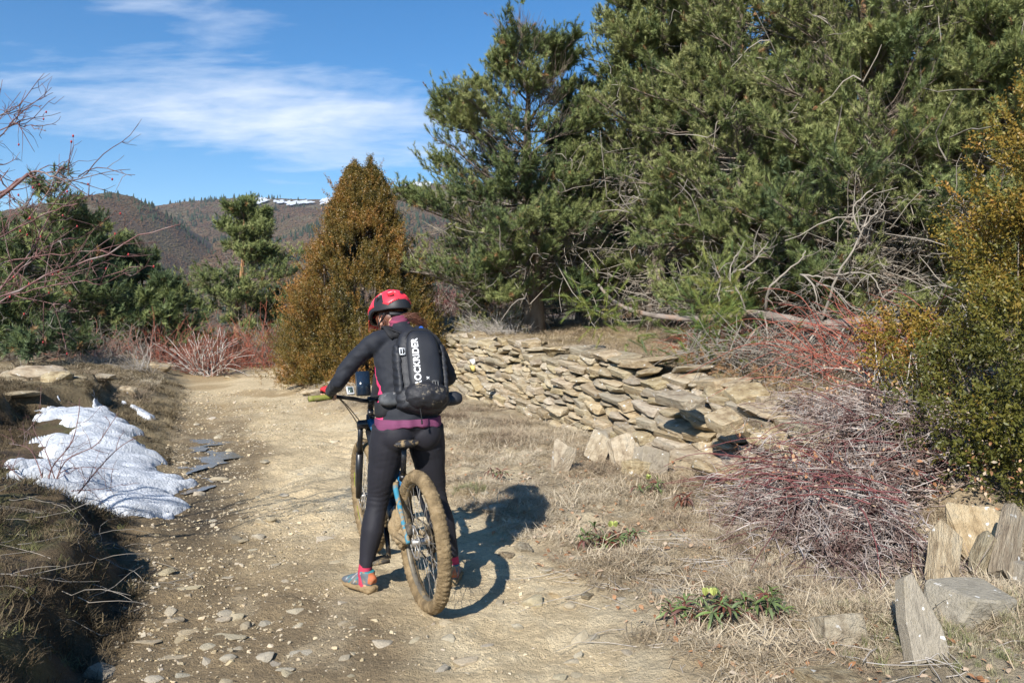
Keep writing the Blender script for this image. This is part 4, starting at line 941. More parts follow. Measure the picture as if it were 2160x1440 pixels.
add_tubes(mb, np.array(stems), np.linspace(.06, .012, 9)[None] * np.ones((9, 1)), 6); mb.build('trunk', M_BARK, box_t, True)
n = 44000; u = rr.uniform(0, 1, n) ** 1.25; a = rr.uniform(0, 2 * PI, n)
prof = 1.80 * np.clip(1 - u, 0, 1) ** 0.80 * (0.80 + .20 * np.clip(u / .12, 0, 1)) + 0.04
lump_ = 1 + 0.26 * fbm(np.cos(a) * 1.8, np.sin(a) * 1.8, u * 5, 3, 7) + 0.17 * fbm(np.cos(a) * 6, np.sin(a) * 6, u * 16, 2, 8)
rad = prof * lump_ * rr.uniform(.30, 1.0, n) ** .42 * (1 + .22 * (rr.uniform(0, 1, n) > .94))
tx = np.where(a > PI / 2, 0, 0)
z = u * hB; two = sst(.78, .95, u) * np.where(np.sin(a * 1.0 + .4) > 0, 1, -1) * .14      # split double top
P_ = np.stack([rad * np.cos(a) + two, rad * np.sin(a), z + .05], 1)
D_ = np.stack([np.cos(a) * .55, np.sin(a) * .55, .55 + .9 * u], 1) + rr.normal(0, .35, (n, 3))
warm = fbm(P_[:, 0] * 1.4, P_[:, 1] * 1.4, P_[:, 2] * 1.2, 3, 19)
tint = np.clip(0.42 + .42 * warm + rr.normal(0, .15, n) - 0.16 * (P_[:, 0] > .9) + .1 * (P_[:, 0] < -.3), 0, 1)
gp = fbm(P_[:, 0] * 3.1, P_[:, 1] * 3.1, P_[:, 2] * 2.3, 3, 23) + .35 * fbm(P_[:, 0] * 9, P_[:, 1] * 9, P_[:, 2] * 7, 2, 24)
nb_ = 240; ub = rr.uniform(.02, .93, nb_) ** 1.1; ab = rr.uniform(0, 2 * PI, nb_); rb_ = 1.80 * (1 - ub) ** .8 * .92 + .02
bb0 = np.stack([rb_ * np.cos(ab), rb_ * np.sin(ab), ub * hB], 1); bd_ = np.stack([np.cos(ab) * .7, np.sin(ab) * .7, .35 + 1.1 * ub], 1) + rr.normal(0, .2, (nb_, 3)); bl_ = rr.uniform(.12, .42, nb_)
spk = np.concatenate([bb0 + bd_ * bl_[:, None] * f for f in np.linspace(.1, 1, 9)]); spd = np.tile(bd_, (9, 1)) + rr.normal(0, .3, (nb_ * 9, 3))
spire = np.concatenate([np.stack([x0 + rr.normal(0, .10, 260) * (1 - v) , rr.normal(0, .10, 260) * (1 - v), hB * .86 + (hh - hB * .86) * v], 1) for x0, hh in ((-.16, 4.5), (.17, 4.62)) for v in (rr.uniform(0, 1, 260),)])
P_ = np.concatenate([P_, spk, spire]); D_ = np.concatenate([D_, spd, rr.normal(0, .35, (520, 3)) + [0, 0, 1.0]]); tint = np.concatenate([tint, np.clip(rr.normal(.5, .2, nb_ * 9), 0, 1), np.clip(rr.normal(.35, .15, 520), 0, 1)])
u = np.concatenate([u, np.full(nb_ * 9 + 520, .99)]); prof = np.concatenate([prof, np.ones(nb_ * 9 + 520)]); gp = fbm(P_[:, 0] * 3.1, P_[:, 1] * 3.1, P_[:, 2] * 2.3, 3, 23)
kp = (gp > -.26) | (u > .72) | (np.hypot(P_[:, 0], P_[:, 1]) < prof * .55); P_, D_, tint = P_[kp], D_[kp], tint[kp]; n = len(P_)
scatter('crown', P_, dir_euler(D_), rr.uniform(.6, 1.25, n), tint, rr.integers(0, 3, n), S_BOX, box_t, kind='stuff')
n = 26
b = np.stack([rr.normal(0, .25, n), rr.normal(0, .2, n), hB * rr.uniform(.78, .97, n)], 1)

# ================================================================== NEAR BOX BUSH (right edge)
M_BOXN = M('near_box_leaves', [(0.2, 0.16, 0.03), (0.28, 0.2, 0.04)], scale=2, rough=0.45, spec=0.35, transl=0.2,
           tint=[(0.024, 0.036, 0.011), (0.062, 0.082, 0.018), (0.14, 0.13, 0.024), (0.27, 0.17, 0.030), (0.36, 0.17, 0.04)])
S_BOXN = [src('near_box_sprig_%d' % i, sprig(18, 0.20, 0.036, 70 + i), M_BOXN) for i in range(4)]
def bush(label, parts, n, seed, srcs, tintf, scale=(.7, 1.2), stem_mat=None, name='box_bush', cat='bush', nst=40, group=None, stem_r=.012, gap=-.12):
    """parts: ellipsoids (cx,cy,cz,rx,ry,rz); sprigs in a thick shell; arching stems from the base"""
    rr = np.random.default_rng(seed); base = np.array([parts[0][0], parts[0][1], float(H(parts[0][0], parts[0][1], False))])
    root = thing(name, label, cat, base, 0, group); vol = np.array([p[3] * p[4] * p[5] for p in parts]); vol = vol ** .7 / (vol ** .7).sum()
    Pa, Da = [], []
    for p, v in zip(parts, vol):
        m = int(n * v); d = rr.normal(size=(m, 3)); d /= np.linalg.norm(d, axis=1, keepdims=True)
        lum = 1 + .24 * fbm(d[:, 0] * 2.2 + p[0], d[:, 1] * 2.2, d[:, 2] * 2.2, 3, seed)
        q = d * lum[:, None] * (rr.uniform(.25, 1, m) ** .5)[:, None] * np.array(p[3:6]) + np.array(p[:3]); Pa.append(q); Da.append(d + [0, 0, .5])
    P_ = np.concatenate(Pa); D_ = np.concatenate(Da) + rr.normal(0, .5, (len(P_), 3))
    g = fbm(P_[:, 0] * 2.4, P_[:, 1] * 2.4, P_[:, 2] * 2.4, 3, seed + 4)
    k = (g > gap) & (P_[:, 2] > H(P_[:, 0], P_[:, 1], False) + .02); P_, D_, g = P_[k], D_[k], g[k]
    scatter('leaves', P_ - base, dir_euler(D_), rr.uniform(*scale, len(P_)), tintf(P_, g, rr), rr.integers(0, len(srcs), len(P_)), srcs, root, kind='stuff')
    tips = P_[rr.integers(0, len(P_), nst)]; b0 = base + rr.normal(0, .18, (nst, 3)) * [1, 1, 0]
    mid = b0 * .45 + tips * .55 + rr.normal(0, .08, (nst, 3)) - [0, 0, 0.1]
    st = np.stack([smooth_path([b0[i], mid[i], tips[i]], 9) for i in range(nst)]) - base
    mb = MB(); add_tubes(mb, st, np.linspace(stem_r, stem_r * .3, 9)[None] * np.ones((nst, 1)), 5); mb.build('stems', stem_mat or M_TWIG_P, root, True, kind='stuff')
    return root
def tint_r(P_, g, rr):
    return np.clip(0.13 + 0.44 * sst(.9, 2.1, P_[:, 2]) + .34 * g + rr.normal(0, .13, len(P_)) - .12 * sst(3.2, 3.9, P_[:, 0]) * sst(1.4, .6, P_[:, 2]), 0, 1)
bush('large box bush filling the right edge, yellow orange above and green below',
     [(3.75, 5.9, .75, .95, .9, .62), (3.30, 5.75, .78, .38, .5, .28), (3.72, 5.6, 1.35, .55, .7, .55), (3.55, 5.6, .42, .45, .5, .28), (4.35, 6.6, 2.0, .7, .8, 1.0), (3.95, 6.1, 1.95, .38, .4, .45), (4.25, 6.3, 2.7, .55, .55, .7), (3.72, 6.0, 2.12, .28, .3, .35), (4.4, 6.2, 1.0, .8, .8, .9)], 11500, 301, S_BOXN, tint_r, scale=(.6, 1.15), nst=16, stem_mat=M_BARK, gap=-.05)
bush('thin yellow leaved box sprays reaching over the fallen trunk end', [(3.45, 7.0, 1.35, .3, .3, .14), (3.5, 6.9, 1.1, .3, .3, .2), (3.75, 6.9, 1.3, .3, .3, .25)], 520, 303, S_BOXN, lambda P_, g, rr: np.clip(.55 + .4 * g + rr.normal(0, .1, len(P_)), 0, 1), nst=14)

# ================================================================== BRAMBLES AND BARE SHRUBS
def arcs(n, cx, cy, rx, ry, L, rise, seed, droop=1.2, N_=9, dirbias=None, wob=.06, z0=None, zr=(0, 0)):
    rr = np.random.default_rng(seed); a = rr.uniform(0, 2 * PI, n) if dirbias is None else rr.normal(dirbias[0], dirbias[1], n)
    q = np.sqrt(rr.uniform(0, 1, n)); b = rr.uniform(0, 2 * PI, n)
    bx_, by_ = cx + rx * q * np.cos(b), cy + ry * q * np.sin(b); bz_ = H(bx_, by_, False) + rr.uniform(*zr, n) - .02
    e = rr.uniform(*rise, n); l = rr.uniform(*L, n)
    s = np.linspace(0, 1, N_)[None]
    out = l[:, None] * s * np.cos(e)[:, None]; up = l[:, None] * (s * np.sin(e)[:, None] - droop * rr.uniform(.3, 1, n)[:, None] * .5 * s ** 2)
    w1 = rr.normal(0, wob, (n, 1)); w2 = rr.normal(0, wob, (n, 1)); ph = rr.uniform(0, 6, (n, 1))
    P_ = np.stack([bx_[:, None] + out * np.cos(a)[:, None] + l[:, None] * w1 * np.sin(s * 5 + ph), by_[:, None] + out * np.sin(a)[:, None] + l[:, None] * w2 * np.sin(s * 6 + ph),
                   bz_[:, None] + up + l[:, None] * w1 * np.cos(s * 6 + ph) * .5], -1)
    gz = H(P_[..., 0], P_[..., 1], False) + .012; P_[..., 2] = np.maximum(P_[..., 2], gz)
    return P_
def sub(P_, per, L, seed, k=5, up=0.0):
    """side twigs on polylines"""
    rr = np.random.default_rng(seed); out = []
    n, N_ = P_.shape[:2]
    for j in range(per):
        f = rr.integers(1, N_ - 1, n); p = P_[np.arange(n), f]; t = P_[np.arange(n), f + 1] - P_[np.arange(n), f - 1]; t /= np.linalg.norm(t, axis=1, keepdims=True) + 1e-9
        d = t * .6 + rr.normal(0, .55, (n, 3)) + [0, 0, up]; d /= np.linalg.norm(d, axis=1, keepdims=True)
        out.append(branch_set(p, d, rr.uniform(*L, n), rr.uniform(-.2, .25, n), k, rr, .08))
    return np.concatenate(out)
def shrub(name, label, cat, P_, r0, mat, loc, seed, per=4, subL=(.1, .3), mats2=None, k=3, group=None):
    loc = np.array(loc, float); loc[2] = float(H(loc[0], loc[1], False)); root = thing(name, label, cat, loc, 0, group); N_ = P_.shape[1]
    mb = MB(); add_tubes(mb, P_ - loc, np.linspace(r0, r0 * .35, N_)[None] * np.ones((len(P_), 1)), k, cap=False); mb.build('stems', mat, root, kind='stuff')
    if per:
        S_ = sub(P_, per, subL, seed); mb = MB(); add_tubes(mb, S_ - loc, np.linspace(r0 * .5, r0 * .2, S_.shape[1])[None] * np.ones((len(S_), 1)), 3, cap=False)
        mb.build('twigs', mats2 or mat, root, kind='stuff')
    return root
# grey heap in front of the wall's near end
hp = []
for i, (cx_, cy_, rx, ry, n, L, rise, db, zr) in enumerate(((2.85, 5.9, .75, .65, 1250, (.4, 1.0), (-.2, .45), (PI + .5, .8), (.0, .34)), (2.5, 5.35, .6, .5, 1050, (.35, .9), (-.2, .4), (PI + .75, .7), (.0, .26)), (2.9, 6.9, .7, .5, 600, (.4, .8), (-.2, .5), None, (.0, .16)), (2.25, 4.85, .55, .45, 420, (.3, .7), (-.1, .35), (PI + .9, .7), (.0, .12)))):
    hp.append(arcs(n, cx_, cy_, rx, ry, L, rise, 400 + i, droop=1.0, N_=10, dirbias=db, wob=.085, zr=zr))
hp = np.concatenate(hp)
M_HEAP = M('bramble_bark', [(0.10, 0.05, 0.045), (0.22, 0.155, 0.13), (0.36, 0.30, 0.265), (0.50, 0.45, 0.41)], scale=7, rough=.85, detail=2)
def clear_corner(P_): return P_[~((P_[..., 0] > 2.55) & (P_[..., 1] < 5.45)).any(1)]
hp = clear_corner(hp)
shrub('bramble_heap', 'big tangled heap of grey dead bramble stems against the wall end', 'brambles', hp, .0055, M_HEAP, (2.7, 5.8, 0), 41, per=3, subL=(.06, .26), mats2=M_HEAP)
hp2 = np.concatenate([arcs(230, 2.6, 5.6, .8, .9, (.4, 1.2), (-.1, .6), 410, N_=9, dirbias=(PI + .5, .9), zr=(0, .42), wob=.05)]); hp2 = clear_corner(hp2)
shrub('red_bramble', 'dark red bramble canes arching out of the grey heap', 'brambles', hp2, .0058, M_PURT, (2.5, 5.5, 0), 42, per=1, subL=(.05, .2))
hp3 = arcs(150, 3.9, 8.0, 1.1, .8, (.6, 1.45), (.2, 1.1), 420, droop=1.6, N_=11, dirbias=(PI + .2, 1.0), zr=(.1, .5), wob=.05)
shrub('red_bramble', 'bright red bramble tangle arching above the fallen pine', 'brambles', hp3, .006, M_REDT, (3.9, 8.0, 0), 43, per=2, subL=(.1, .3))
hp4 = arcs(130, 2.6, 9.6, .6, .5, (.3, .9), (0, .9), 425, droop=1.2, N_=9, zr=(.1, .35), wob=.06)
shrub('red_bramble', 'low red bramble around the middle of the fallen pine', 'brambles', hp4, .005, M_REDT, (2.6, 9.6, 0), 44, per=2, subL=(.1, .25))
hp5 = arcs(110, 4.2, 7.4, .9, .7, (.4, 1.1), (.0, 1.2), 430, droop=.9, N_=9, zr=(.0, .3), wob=.06)
shrub('bare_shrub', 'grey bare shrub stems between box bush and fallen pine', 'shrub', hp5, .007, M_TWIG_P, (4.3, 7.6, 0), 45, per=3, subL=(.1, .35), mats2=M_TWIG)
# mid distance shrubs by the bend
def clump(label, x, y, rx, n, L, seed, mat, m2=None, r0=.008, per=6, name='bare_shrub', droop=.7, subL=(.15, .45), rise=(.35, 1.45)):
    shrub(name, label, 'shrub', arcs(n, x, y, rx, rx * .7, L, rise, seed, droop=droop, N_=8, wob=.05), r0, mat, (x, y, 0), seed + 1, per=per, subL=subL, mats2=m2)
clump('pale grey bare shrub with thick stems at the track bend', -7.6, 19.8, .35, 60, (.9, 1.7), 500, M_TWIG_P, M_REDT, r0=.016, per=10)
clump('red and orange tangle shrub left of the pale grey shrub', -8.6, 21.0, 1.1, 110, (.8, 1.9), 505, M_REDT, M_REDT, r0=.010, per=7, name='red_shrub')
clump('low red bramble on the left bank rim', -10.0, 19.5, 1.3, 130, (.5, 1.4), 510, M_REDT, M_TWIG, r0=.009, per=5, name='red_shrub')
clump('rusty red thicket behind the pale grey shrub', -7.4, 22.5, 1.3, 130, (1.0, 2.3), 515, M_REDT, M_REDT, r0=.009, per=7, name='red_shrub')
clump('greyish brown thicket right of the pale grey shrub', -6.9, 23.0, .9, 120, (.7, 1.7), 520, M_TWIG, M_TWIG, r0=.010, per=8)
clump('dry pale tuft shrub on the left bank rim', -9.4, 17.6, .5, 90, (.3, .75), 525, M_TWIG_P, M_TWIG, r0=.006, per=3)
clump('small grey shrub standing on the bank before the red bramble', -7.9, 17.0, .2, 30, (.4, .9), 527, M_TWIG_P, M_TWIG, r0=.008, per=6)
clump('grey brown brush mound behind the riders head', -1.5, 21.5, 1.3, 210, (.7, 1.6), 530, M_TWIG, M_PURT, r0=.011, per=6)
clump('bare undergrowth at the foot of the broad pine', 0.2, 19.0, 1.3, 130, (.5, 1.3), 535, M_TWIG, M_TWIG, r0=.008, per=5)
clump('pale dead brush low under the broad pine', -0.35, 16.7, .45, 110, (.4, .9), 540, M_TWIG_P, M_TWIG_P, r0=.006, per=5, rise=(.1, .9))
clump('bare undergrowth below the slim trunks', 3.5, 18.3, 2.0, 160, (.8, 2.0), 545, M_TWIG, M_TWIG, r0=.010, per=5)
clump('bare undergrowth behind the fallen pine', 5.4, 14.0, 1.8, 150, (.8, 2.0), 550, M_TWIG, M_REDT, r0=.010, per=5)
# low green pine shoots at the broad pine's foot
def tufts(label, pts, n, sp, seed, name='pine_sapling', srcs=None, tn=.6, cat='sapling', L=(.7, 1.2), tsd=.15, up=.6):
    rr = np.random.default_rng(seed); pts = np.array(pts, float); base = pts.mean(0); base[2] = pts[:, 2].min()
    root = thing(name, label, cat, base); P_ = np.repeat(pts, n, 0) + rr.normal(0, sp, (n * len(pts), 3))
    D_ = rr.normal(0, .6, P_.shape) + [0, 0, up]
    scatter('needles', P_ - base, dir_euler(D_), rr.uniform(*L, len(P_)), rr.normal(tn, tsd, len(P_)), rr.integers(0, 2, len(P_)), srcs or S_PINE_N, root, kind='stuff')
    st = branch_set(np.repeat(pts, 6, 0) * 1.0 - base - [0, 0, .1], unit(np.array([0, 0, 1.0])) + rr.normal(0, .5, (6 * len(pts), 3)), rr.uniform(.1, .3, 6 * len(pts)), rr.uniform(0, .2, 6 * len(pts)), 5, rr)
    mb = MB(); add_tubes(mb, st, np.linspace(.008, .003, 5)[None] * np.ones((len(st), 1)), 3); mb.build('twigs', M_TWIG, root, kind='stuff')
    return root
g0 = float(H(-.6, 17.0, False))
tufts('low green pine sapling spreading at the broad pines foot', [(-1.0 + .22 * i, 17.0 + .1 * (i % 3), g0 + .12 + .1 * (i % 2)) for i in range(6)], 26, .16, 601, srcs=S_PINE[:2], tn=.8)

# ================================================================== FALLEN PINE
fp = thing('fallen_pine', 'fallen pine trunk with broken tip and grey limbs lying behind the wall', 'fallen tree', (3.4, 9.2, .9))
fl = np.array([3.4, 9.2, .9])
main = smooth_path([at(1262, 600, 10.6), at(1290, 632, 10.5), at(1335, 655, 10.3), at(1400, 668, 10.0), at(1480, 672, 9.8), at(1580, 662, 9.5), at(1650, 672, 9.3), at(1730, 688, 9.1), at(1830, 680, 8.9), at(1900, 690, 8.8)], 46)
mb = MB(); rdl = np.interp(np.linspace(0, 1, 46), [0, .15, .5, .8, 1], [.018, .025, .045, .072, .088]); add_tubes(mb, main - fl, rdl * (1 + .06 * np.sin(np.arange(46) * 2.3)), 10)
M_FALL = M('fallen_bark', [(0.14, 0.115, 0.095), (0.24, 0.20, 0.17), (0.28, 0.17, 0.105)], scale=5, rough=.95, bump=.02, bscale=20)
mb.build('trunk', M_FALL, fp, True)
limbs = [
 [(1575, 662, 9.5), (1560, 620, 9.4), (1540, 590, 9.5), (1545, 552, 9.6), (1560, 530, 9.7)], [(1548, 575, 9.5), (1580, 560, 9.4), (1605, 530, 9.4), (1622, 510, 9.4)], [(1615, 660, 9.4), (1622, 610, 9.2), (1650, 580, 9.1), (1690, 545, 9.0), (1700, 530, 9.0)],
 [(1728, 690, 9.1), (1750, 630, 8.9), (1765, 580, 8.8), (1800, 530, 8.7), (1820, 480, 8.7), (1835, 440, 8.7)], [(1820, 480, 8.7), (1848, 450, 8.6), (1862, 430, 8.6)], [(1806, 520, 8.7), (1815, 490, 8.6), (1800, 440, 8.6), (1838, 400, 8.6)],
 [(1615, 660, 9.4), (1617, 700, 9.2), (1625, 740, 9.0), (1630, 790, 8.9)], [(1728, 690, 9.0), (1700, 730, 8.9), (1685, 790, 8.8), (1670, 820, 8.7)], [(1780, 690, 8.9), (1755, 740, 8.7), (1690, 790, 8.6), (1665, 830, 8.5)],
 [(1690, 580, 9.0), (1740, 585, 8.9), (1790, 590, 8.8)], [(1690, 578, 9.0), (1715, 600, 8.8), (1725, 640, 8.8), (1745, 670, 8.8)], [(1520, 660, 9.6), (1515, 620, 9.5), (1520, 585, 9.5), (1500, 560, 9.5)], [(1460, 735, 9.3), (1420, 750, 9.4), (1380, 770, 9.4), (1360, 765, 9.4)], [(1480, 700, 9.4), (1460, 735, 9.3), (1430, 748, 9.3)],
 [(1765, 580, 8.8), (1820, 575, 8.6), (1850, 600, 8.5), (1870, 640, 8.5)], [(1600, 690, 9.2), (1570, 730, 9.0), (1555, 770, 8.9)], [(1830, 690, 8.9), (1850, 640, 8.7), (1900, 600, 8.6)], [(1520, 690, 9.4), (1500, 760, 9.1), (1490, 800, 9.0)], [(1720, 600, 8.8), (1760, 610, 8.7), (1800, 650, 8.6), (1840, 660, 8.5)]]
mbl = []; rr = np.random.default_rng(9)
for i, l in enumerate(limbs):
    P_ = smooth_path([at(*q) for q in l], 14); P_ += rr.normal(0, .006, P_.shape)
    mb = MB(); add_tubes(mb, P_ - fl, np.linspace(.019 if i in (2, 3) else .013, .005, 14), 6); mb.build('limb', M_TWIG, fp, True); mbl.append(P_)
S1 = sub(np.array(mbl), 6, (.12, .42), 611, k=7); S2 = sub(S1, 3, (.06, .2), 612)
mb = MB(); add_tubes(mb, S1 - fl, np.linspace(.006, .0025, 7)[None] * np.ones((len(S1), 1)), 3); add_tubes(mb, S2 - fl, np.linspace(.003, .0015, 5)[None] * np.ones((len(S2), 1)), 3); mb.build('twigs', M_TWIG, fp, kind='stuff')
under = arcs(520, 3.1, 8.9, 1.1, .6, (.25, .9), (-.2, 1.0), 613, droop=.7, N_=7, zr=(0, .35))
mb = MB(); add_tubes(mb, under - fl, np.linspace(.006, .002, 7)[None] * np.ones((len(under), 1)), 3, cap=False); mb.build('broken_twigs', M_TWIG, fp, kind='stuff')
cl_pts = [(1215, 625, 10.6, 5), (1235, 640, 10.5, 6), (1255, 662, 10.4, 8), (1275, 655, 10.4, 6), (1265, 600, 10.6, 3), (1300, 690, 10.3, 5), (1330, 705, 10.2, 5), (1345, 690, 10.2, 4), (1375, 745, 9.9, 3), (1500, 640, 9.5, 8), (1530, 632, 9.5, 9), (1555, 650, 9.4, 8), (1480, 655, 9.5, 7), (1470, 700, 9.4, 8), (1500, 690, 9.3, 8), (1525, 705, 9.3, 8), (1455, 790, 9.2, 6), (1480, 780, 9.1, 7), (1505, 800, 9.0, 6), (1450, 750, 9.2, 4), (1400, 640, 10, 2), (1585, 650, 9.3, 4), (1540, 565, 9.6, 3), (1500, 575, 9.6, 4), (1660, 715, 9.0, 2), (1500, 740, 9.2, 7), (1530, 760, 9.0, 4)]
P_, T_ = [], []
for (a, b_, Y_, n) in cl_pts:
    c = at(a, b_, Y_); q = c + rr.normal(0, .085, (n * 2, 3)); P_.append(q); T_.append(np.full(n * 2, rr.uniform(.2, .8)))
P_ = np.concatenate(P_); T_ = np.concatenate(T_); cc = P_ - np.repeat(np.array([at(a, b_, Y_) for a, b_, Y_, n in cl_pts]), [n * 2 for *_, n in cl_pts], 0)
scatter('needles', P_ - fl, dir_euler(cc * 6 + rr.normal(0, .4, P_.shape) + [0, 0, .2]), rr.uniform(.8, 1.35, len(P_)), T_ + rr.normal(0, .12, len(P_)), rr.integers(0, 2, len(P_)), S_PINE_N, fp, kind='stuff')
S_DEAD = [src('dead_tuft_%d' % i, needles(.14, .06, 40, .0035, 90 + i, (20, 75)), M_BROWN) for i in range(2)]
x = rng.uniform(1.9, 4.4, 420); y = rng.uniform(7.9, 9.8, 420); k = (x + .38 * y) > 5.25; x, y = x[k], y[k]
k = fbm(x * 2, y * 2, 0, 2, 71) > -.1; x, y = x[k], y[k]
scatter('fallen_needles', np.stack([x, y, H(x, y) + rng.uniform(0, .22, len(x))], 1), dir_euler(rng.normal(0, 1, (len(x), 3)) + [0, 0, .2]), rng.uniform(.7, 1.3, len(x)), x * 0, rng.integers(0, 2, len(x)), S_DEAD, kind='stuff', label='brown dead pine needle tufts under the fallen pine', category='needle litter')

# ================================================================== ROSE BRIARS ON THE LEFT (frame the view)
M_ROSE = M('briar_stems', [(0.095, 0.05, 0.05), (0.17, 0.085, 0.075), (0.24, 0.20, 0.19)], scale=9, rough=.6)
M_HIP = M('rose_hip', [(0.35, 0.02, 0.02)], rough=.3, spec=.6)
rose = thing('rose_briar', 'bare thorny wild rose reaching in from the left edge with red hips', 'rose bush', (-3.6, 4.3, .5)); rl = np.array([-3.6, 4.3, .5])
bundles = [([( -330, 700, 4.2), (-120, 480, 4.2), (10, 400, 4.1), (70, 362, 4.05), (110, 372, 4.0), (135, 350, 4.0)], .008), ([(-10, 340, 4.1), (20, 410, 4.1), (60, 450, 4.1)], .004), ([(60, 370, 4.05), (130, 382, 4.0), (190, 366, 3.95)], .003),
  ([(-260, 760, 4.0), (-90, 560, 4.0), (0, 500, 4.0), (100, 448, 3.95), (165, 430, 3.9)], .006), ([(-280, 800, 3.9), (-60, 660, 3.9), (60, 600, 3.9), (160, 560, 3.85), (280, 505, 3.8), (380, 474, 3.75)], .007), ([(-200, 660, 4.1), (0, 560, 4.1), (120, 535, 4.05), (230, 530, 4.0)], .005),
  ([(-200, 800, 4.0), (0, 640, 4.0), (80, 610, 4.0), (200, 590, 4.0), (300, 560, 4.0)], .005), ([(-150, 400, 4.3), (0, 290, 4.3), (40, 235, 4.3), (90, 222, 4.3)], .004), ([(-100, 360, 4.2), (10, 270, 4.2), (60, 265, 4.2), (95, 280, 4.2)], .0035), ([(-200, 900, 4.0), (-60, 700, 4.0), (40, 560, 4.1), (90, 480, 4.1), (110, 440, 4.1)], .006),
  ([(-250, 640, 4.4), (-50, 610, 4.4), (100, 640, 4.4), (190, 660, 4.4)], .004), ([(-200, 760, 4.1), (0, 610, 4.1), (90, 530, 4.1), (150, 500, 4.1)], .005), ([(-260, 500, 4.3), (-90, 330, 4.2), (0, 240, 4.2), (60, 215, 4.2)], .004)]
mb = MB(); ends = []; BPs = []
for pts, r0 in bundles:
    P_ = smooth_path([at(*q) for q in pts], 18) + rr.normal(0, .006, (18, 3)); BPs.append(P_); add_tubes(mb, P_ - rl, np.linspace(r0, r0 * .4, 18), 6)
# feet of the canes down to the bank
for P_ in BPs[::2]:
    g = np.array([-3.7 + rr.normal(0, .12), 4.3 + rr.normal(0, .12), .45]); Q = smooth_path([g, g * .4 + P_[0] * .6 + [-.1, 0, .2], P_[0]], 12); add_tubes(mb, Q - rl, np.linspace(.011, .008, 12), 6)
mb.build('canes', M_ROSE, rose, True, kind='stuff')
BPa = np.array(BPs); S1 = sub(BPa, 8, (.10, .36), 620, k=7, up=.1); S2 = sub(S1, 3, (.04, .14), 621, k=4)
mb = MB(); add_tubes(mb, S1 - rl, np.linspace(.0032, .0014, 7)[None] * np.ones((len(S1), 1)), 3); add_tubes(mb, S2 - rl, np.linspace(.0018, .0009, 4)[None] * np.ones((len(S2), 1)), 3)
th = sub(BPa, 24, (.010, .017), 622, k=2); add_tubes(mb, th - rl, np.array([[.0022, .0003]]) * np.ones((len(th), 1)), 3); mb.build('twigs', M_ROSE, rose, kind='stuff')
hm = hull_mesh('rose_hip', M_HIP, 9, dims=(1, 1, 1.5), n=24, sup=2, bev=0, smooth=True)
E_ = np.concatenate([S1[:, -1], S2[:, -1]]); 
for i in rr.permutation(len(E_))[:46]:
    o = link('rose_hip', hm, rose); o.location = tuple(E_[i] - rl); o.scale = (.011, .011, .011)
# thorny shrub on the snow edge
sb = hit(105, 1030); sbl = np.array([sb[0], sb[1], sb[2]]); rose2 = thing('rose_briar', 'small bare thorny rose shrub standing in front of the snow drift', 'rose bush', sbl)
b2 = [([(100, 1032, 0), (110, 985, 0), (150, 935, 0), (165, 880, 0), (168, 842, 0)], .006), ([(110, 1032, 0), (140, 970, 0), (200, 940, 0), (230, 900, 0), (250, 870, 0)], .005), ([(165, 1040, 0), (210, 985, 0), (250, 945, 0), (285, 922, 0)], .006), ([(95, 1030, 0), (80, 980, 0), (60, 945, 0), (20, 935, 0)], .005), ([(75, 1030, 0), (40, 1005, 0), (5, 970, 0)], .004), ([(115, 1035, 0), (130, 995, 0), (180, 985, 0), (250, 990, 0)], .004), ([(150, 1035, 0), (220, 1030, 0), (260, 1020, 0)], .003), ([(120, 1030, 0), (100, 960, 0), (70, 900, 0), (90, 870, 0)], .004)]
mb = MB(); BP2 = []
for pts, r0 in b2:
    P_ = smooth_path([at(a, c, sb[1] - .05 + .08 * i) for i, (a, c, _) in enumerate(pts)], 14); BP2.append(P_); add_tubes(mb, P_ - sbl, np.linspace(r0, r0 * .4, 14), 6)
mb.build('canes', M_ROSE, rose2, True, kind='stuff')
S1 = sub(np.array(BP2), 7, (.08, .26), 630, k=6, up=.1); S2 = sub(S1, 2, (.03, .1), 631, k=4); th = sub(np.array(BP2), 18, (.008, .014), 632, k=2)
mb = MB(); add_tubes(mb, S1 - sbl, np.linspace(.0028, .0012, 6)[None] * np.ones((len(S1), 1)), 3); add_tubes(mb, S2 - sbl, np.linspace(.0016, .0008, 4)[None] * np.ones((len(S2), 1)), 3); add_tubes(mb, th - sbl, np.array([[.002, .0003]]) * np.ones((len(th), 1)), 3)
mb.build('twigs', M_ROSE, rose2, kind='stuff')

# ================================================================== GRASS, LITTER AND SMALL PLANTS
M_STRAW = M('dry_grass', [(0.34, 0.27, 0.165), (0.44, 0.365, 0.235)], scale=3, rough=.8, transl=.25, tint=[(0.22, 0.155, 0.11), (0.36, 0.275, 0.19), (0.50, 0.405, 0.275), (0.66, 0.565, 0.42), (0.20, 0.24, 0.08)])
M_TURF = M('withered_turf_shaded', [(0.10, 0.075, 0.04), (0.14, 0.105, 0.06)], scale=3, rough=.85, tint=[(0.05, 0.036, 0.02), (0.10, 0.072, 0.040), (0.17, 0.13, 0.072), (0.36, 0.29, 0.175), (0.11, 0.12, 0.035)])  # brown turf, albedo lowered further so the colour carries the near bank's shading
M_LEAF = M('dead_leaf', [(0.3, 0.14, 0.06), (0.4, 0.2, 0.1)], scale=9, rough=.7, transl=.2, tint=[(0.22, 0.10, 0.05), (0.42, 0.20, 0.09), (0.50, 0.33, 0.20), (0.62, 0.55, 0.43)])
S_GRS = [src('matted_grass_%d' % i, blades(30, (.03, .13), .0032, (2, 38), 80 + i, .35, .045), M_STRAW) for i in range(4)]
S_TRF = [src('turf_%d' % i, blades(20, (.04, .12), .0045, (5, 60), 180 + i, .5, .03), M_TURF) for i in range(3)]
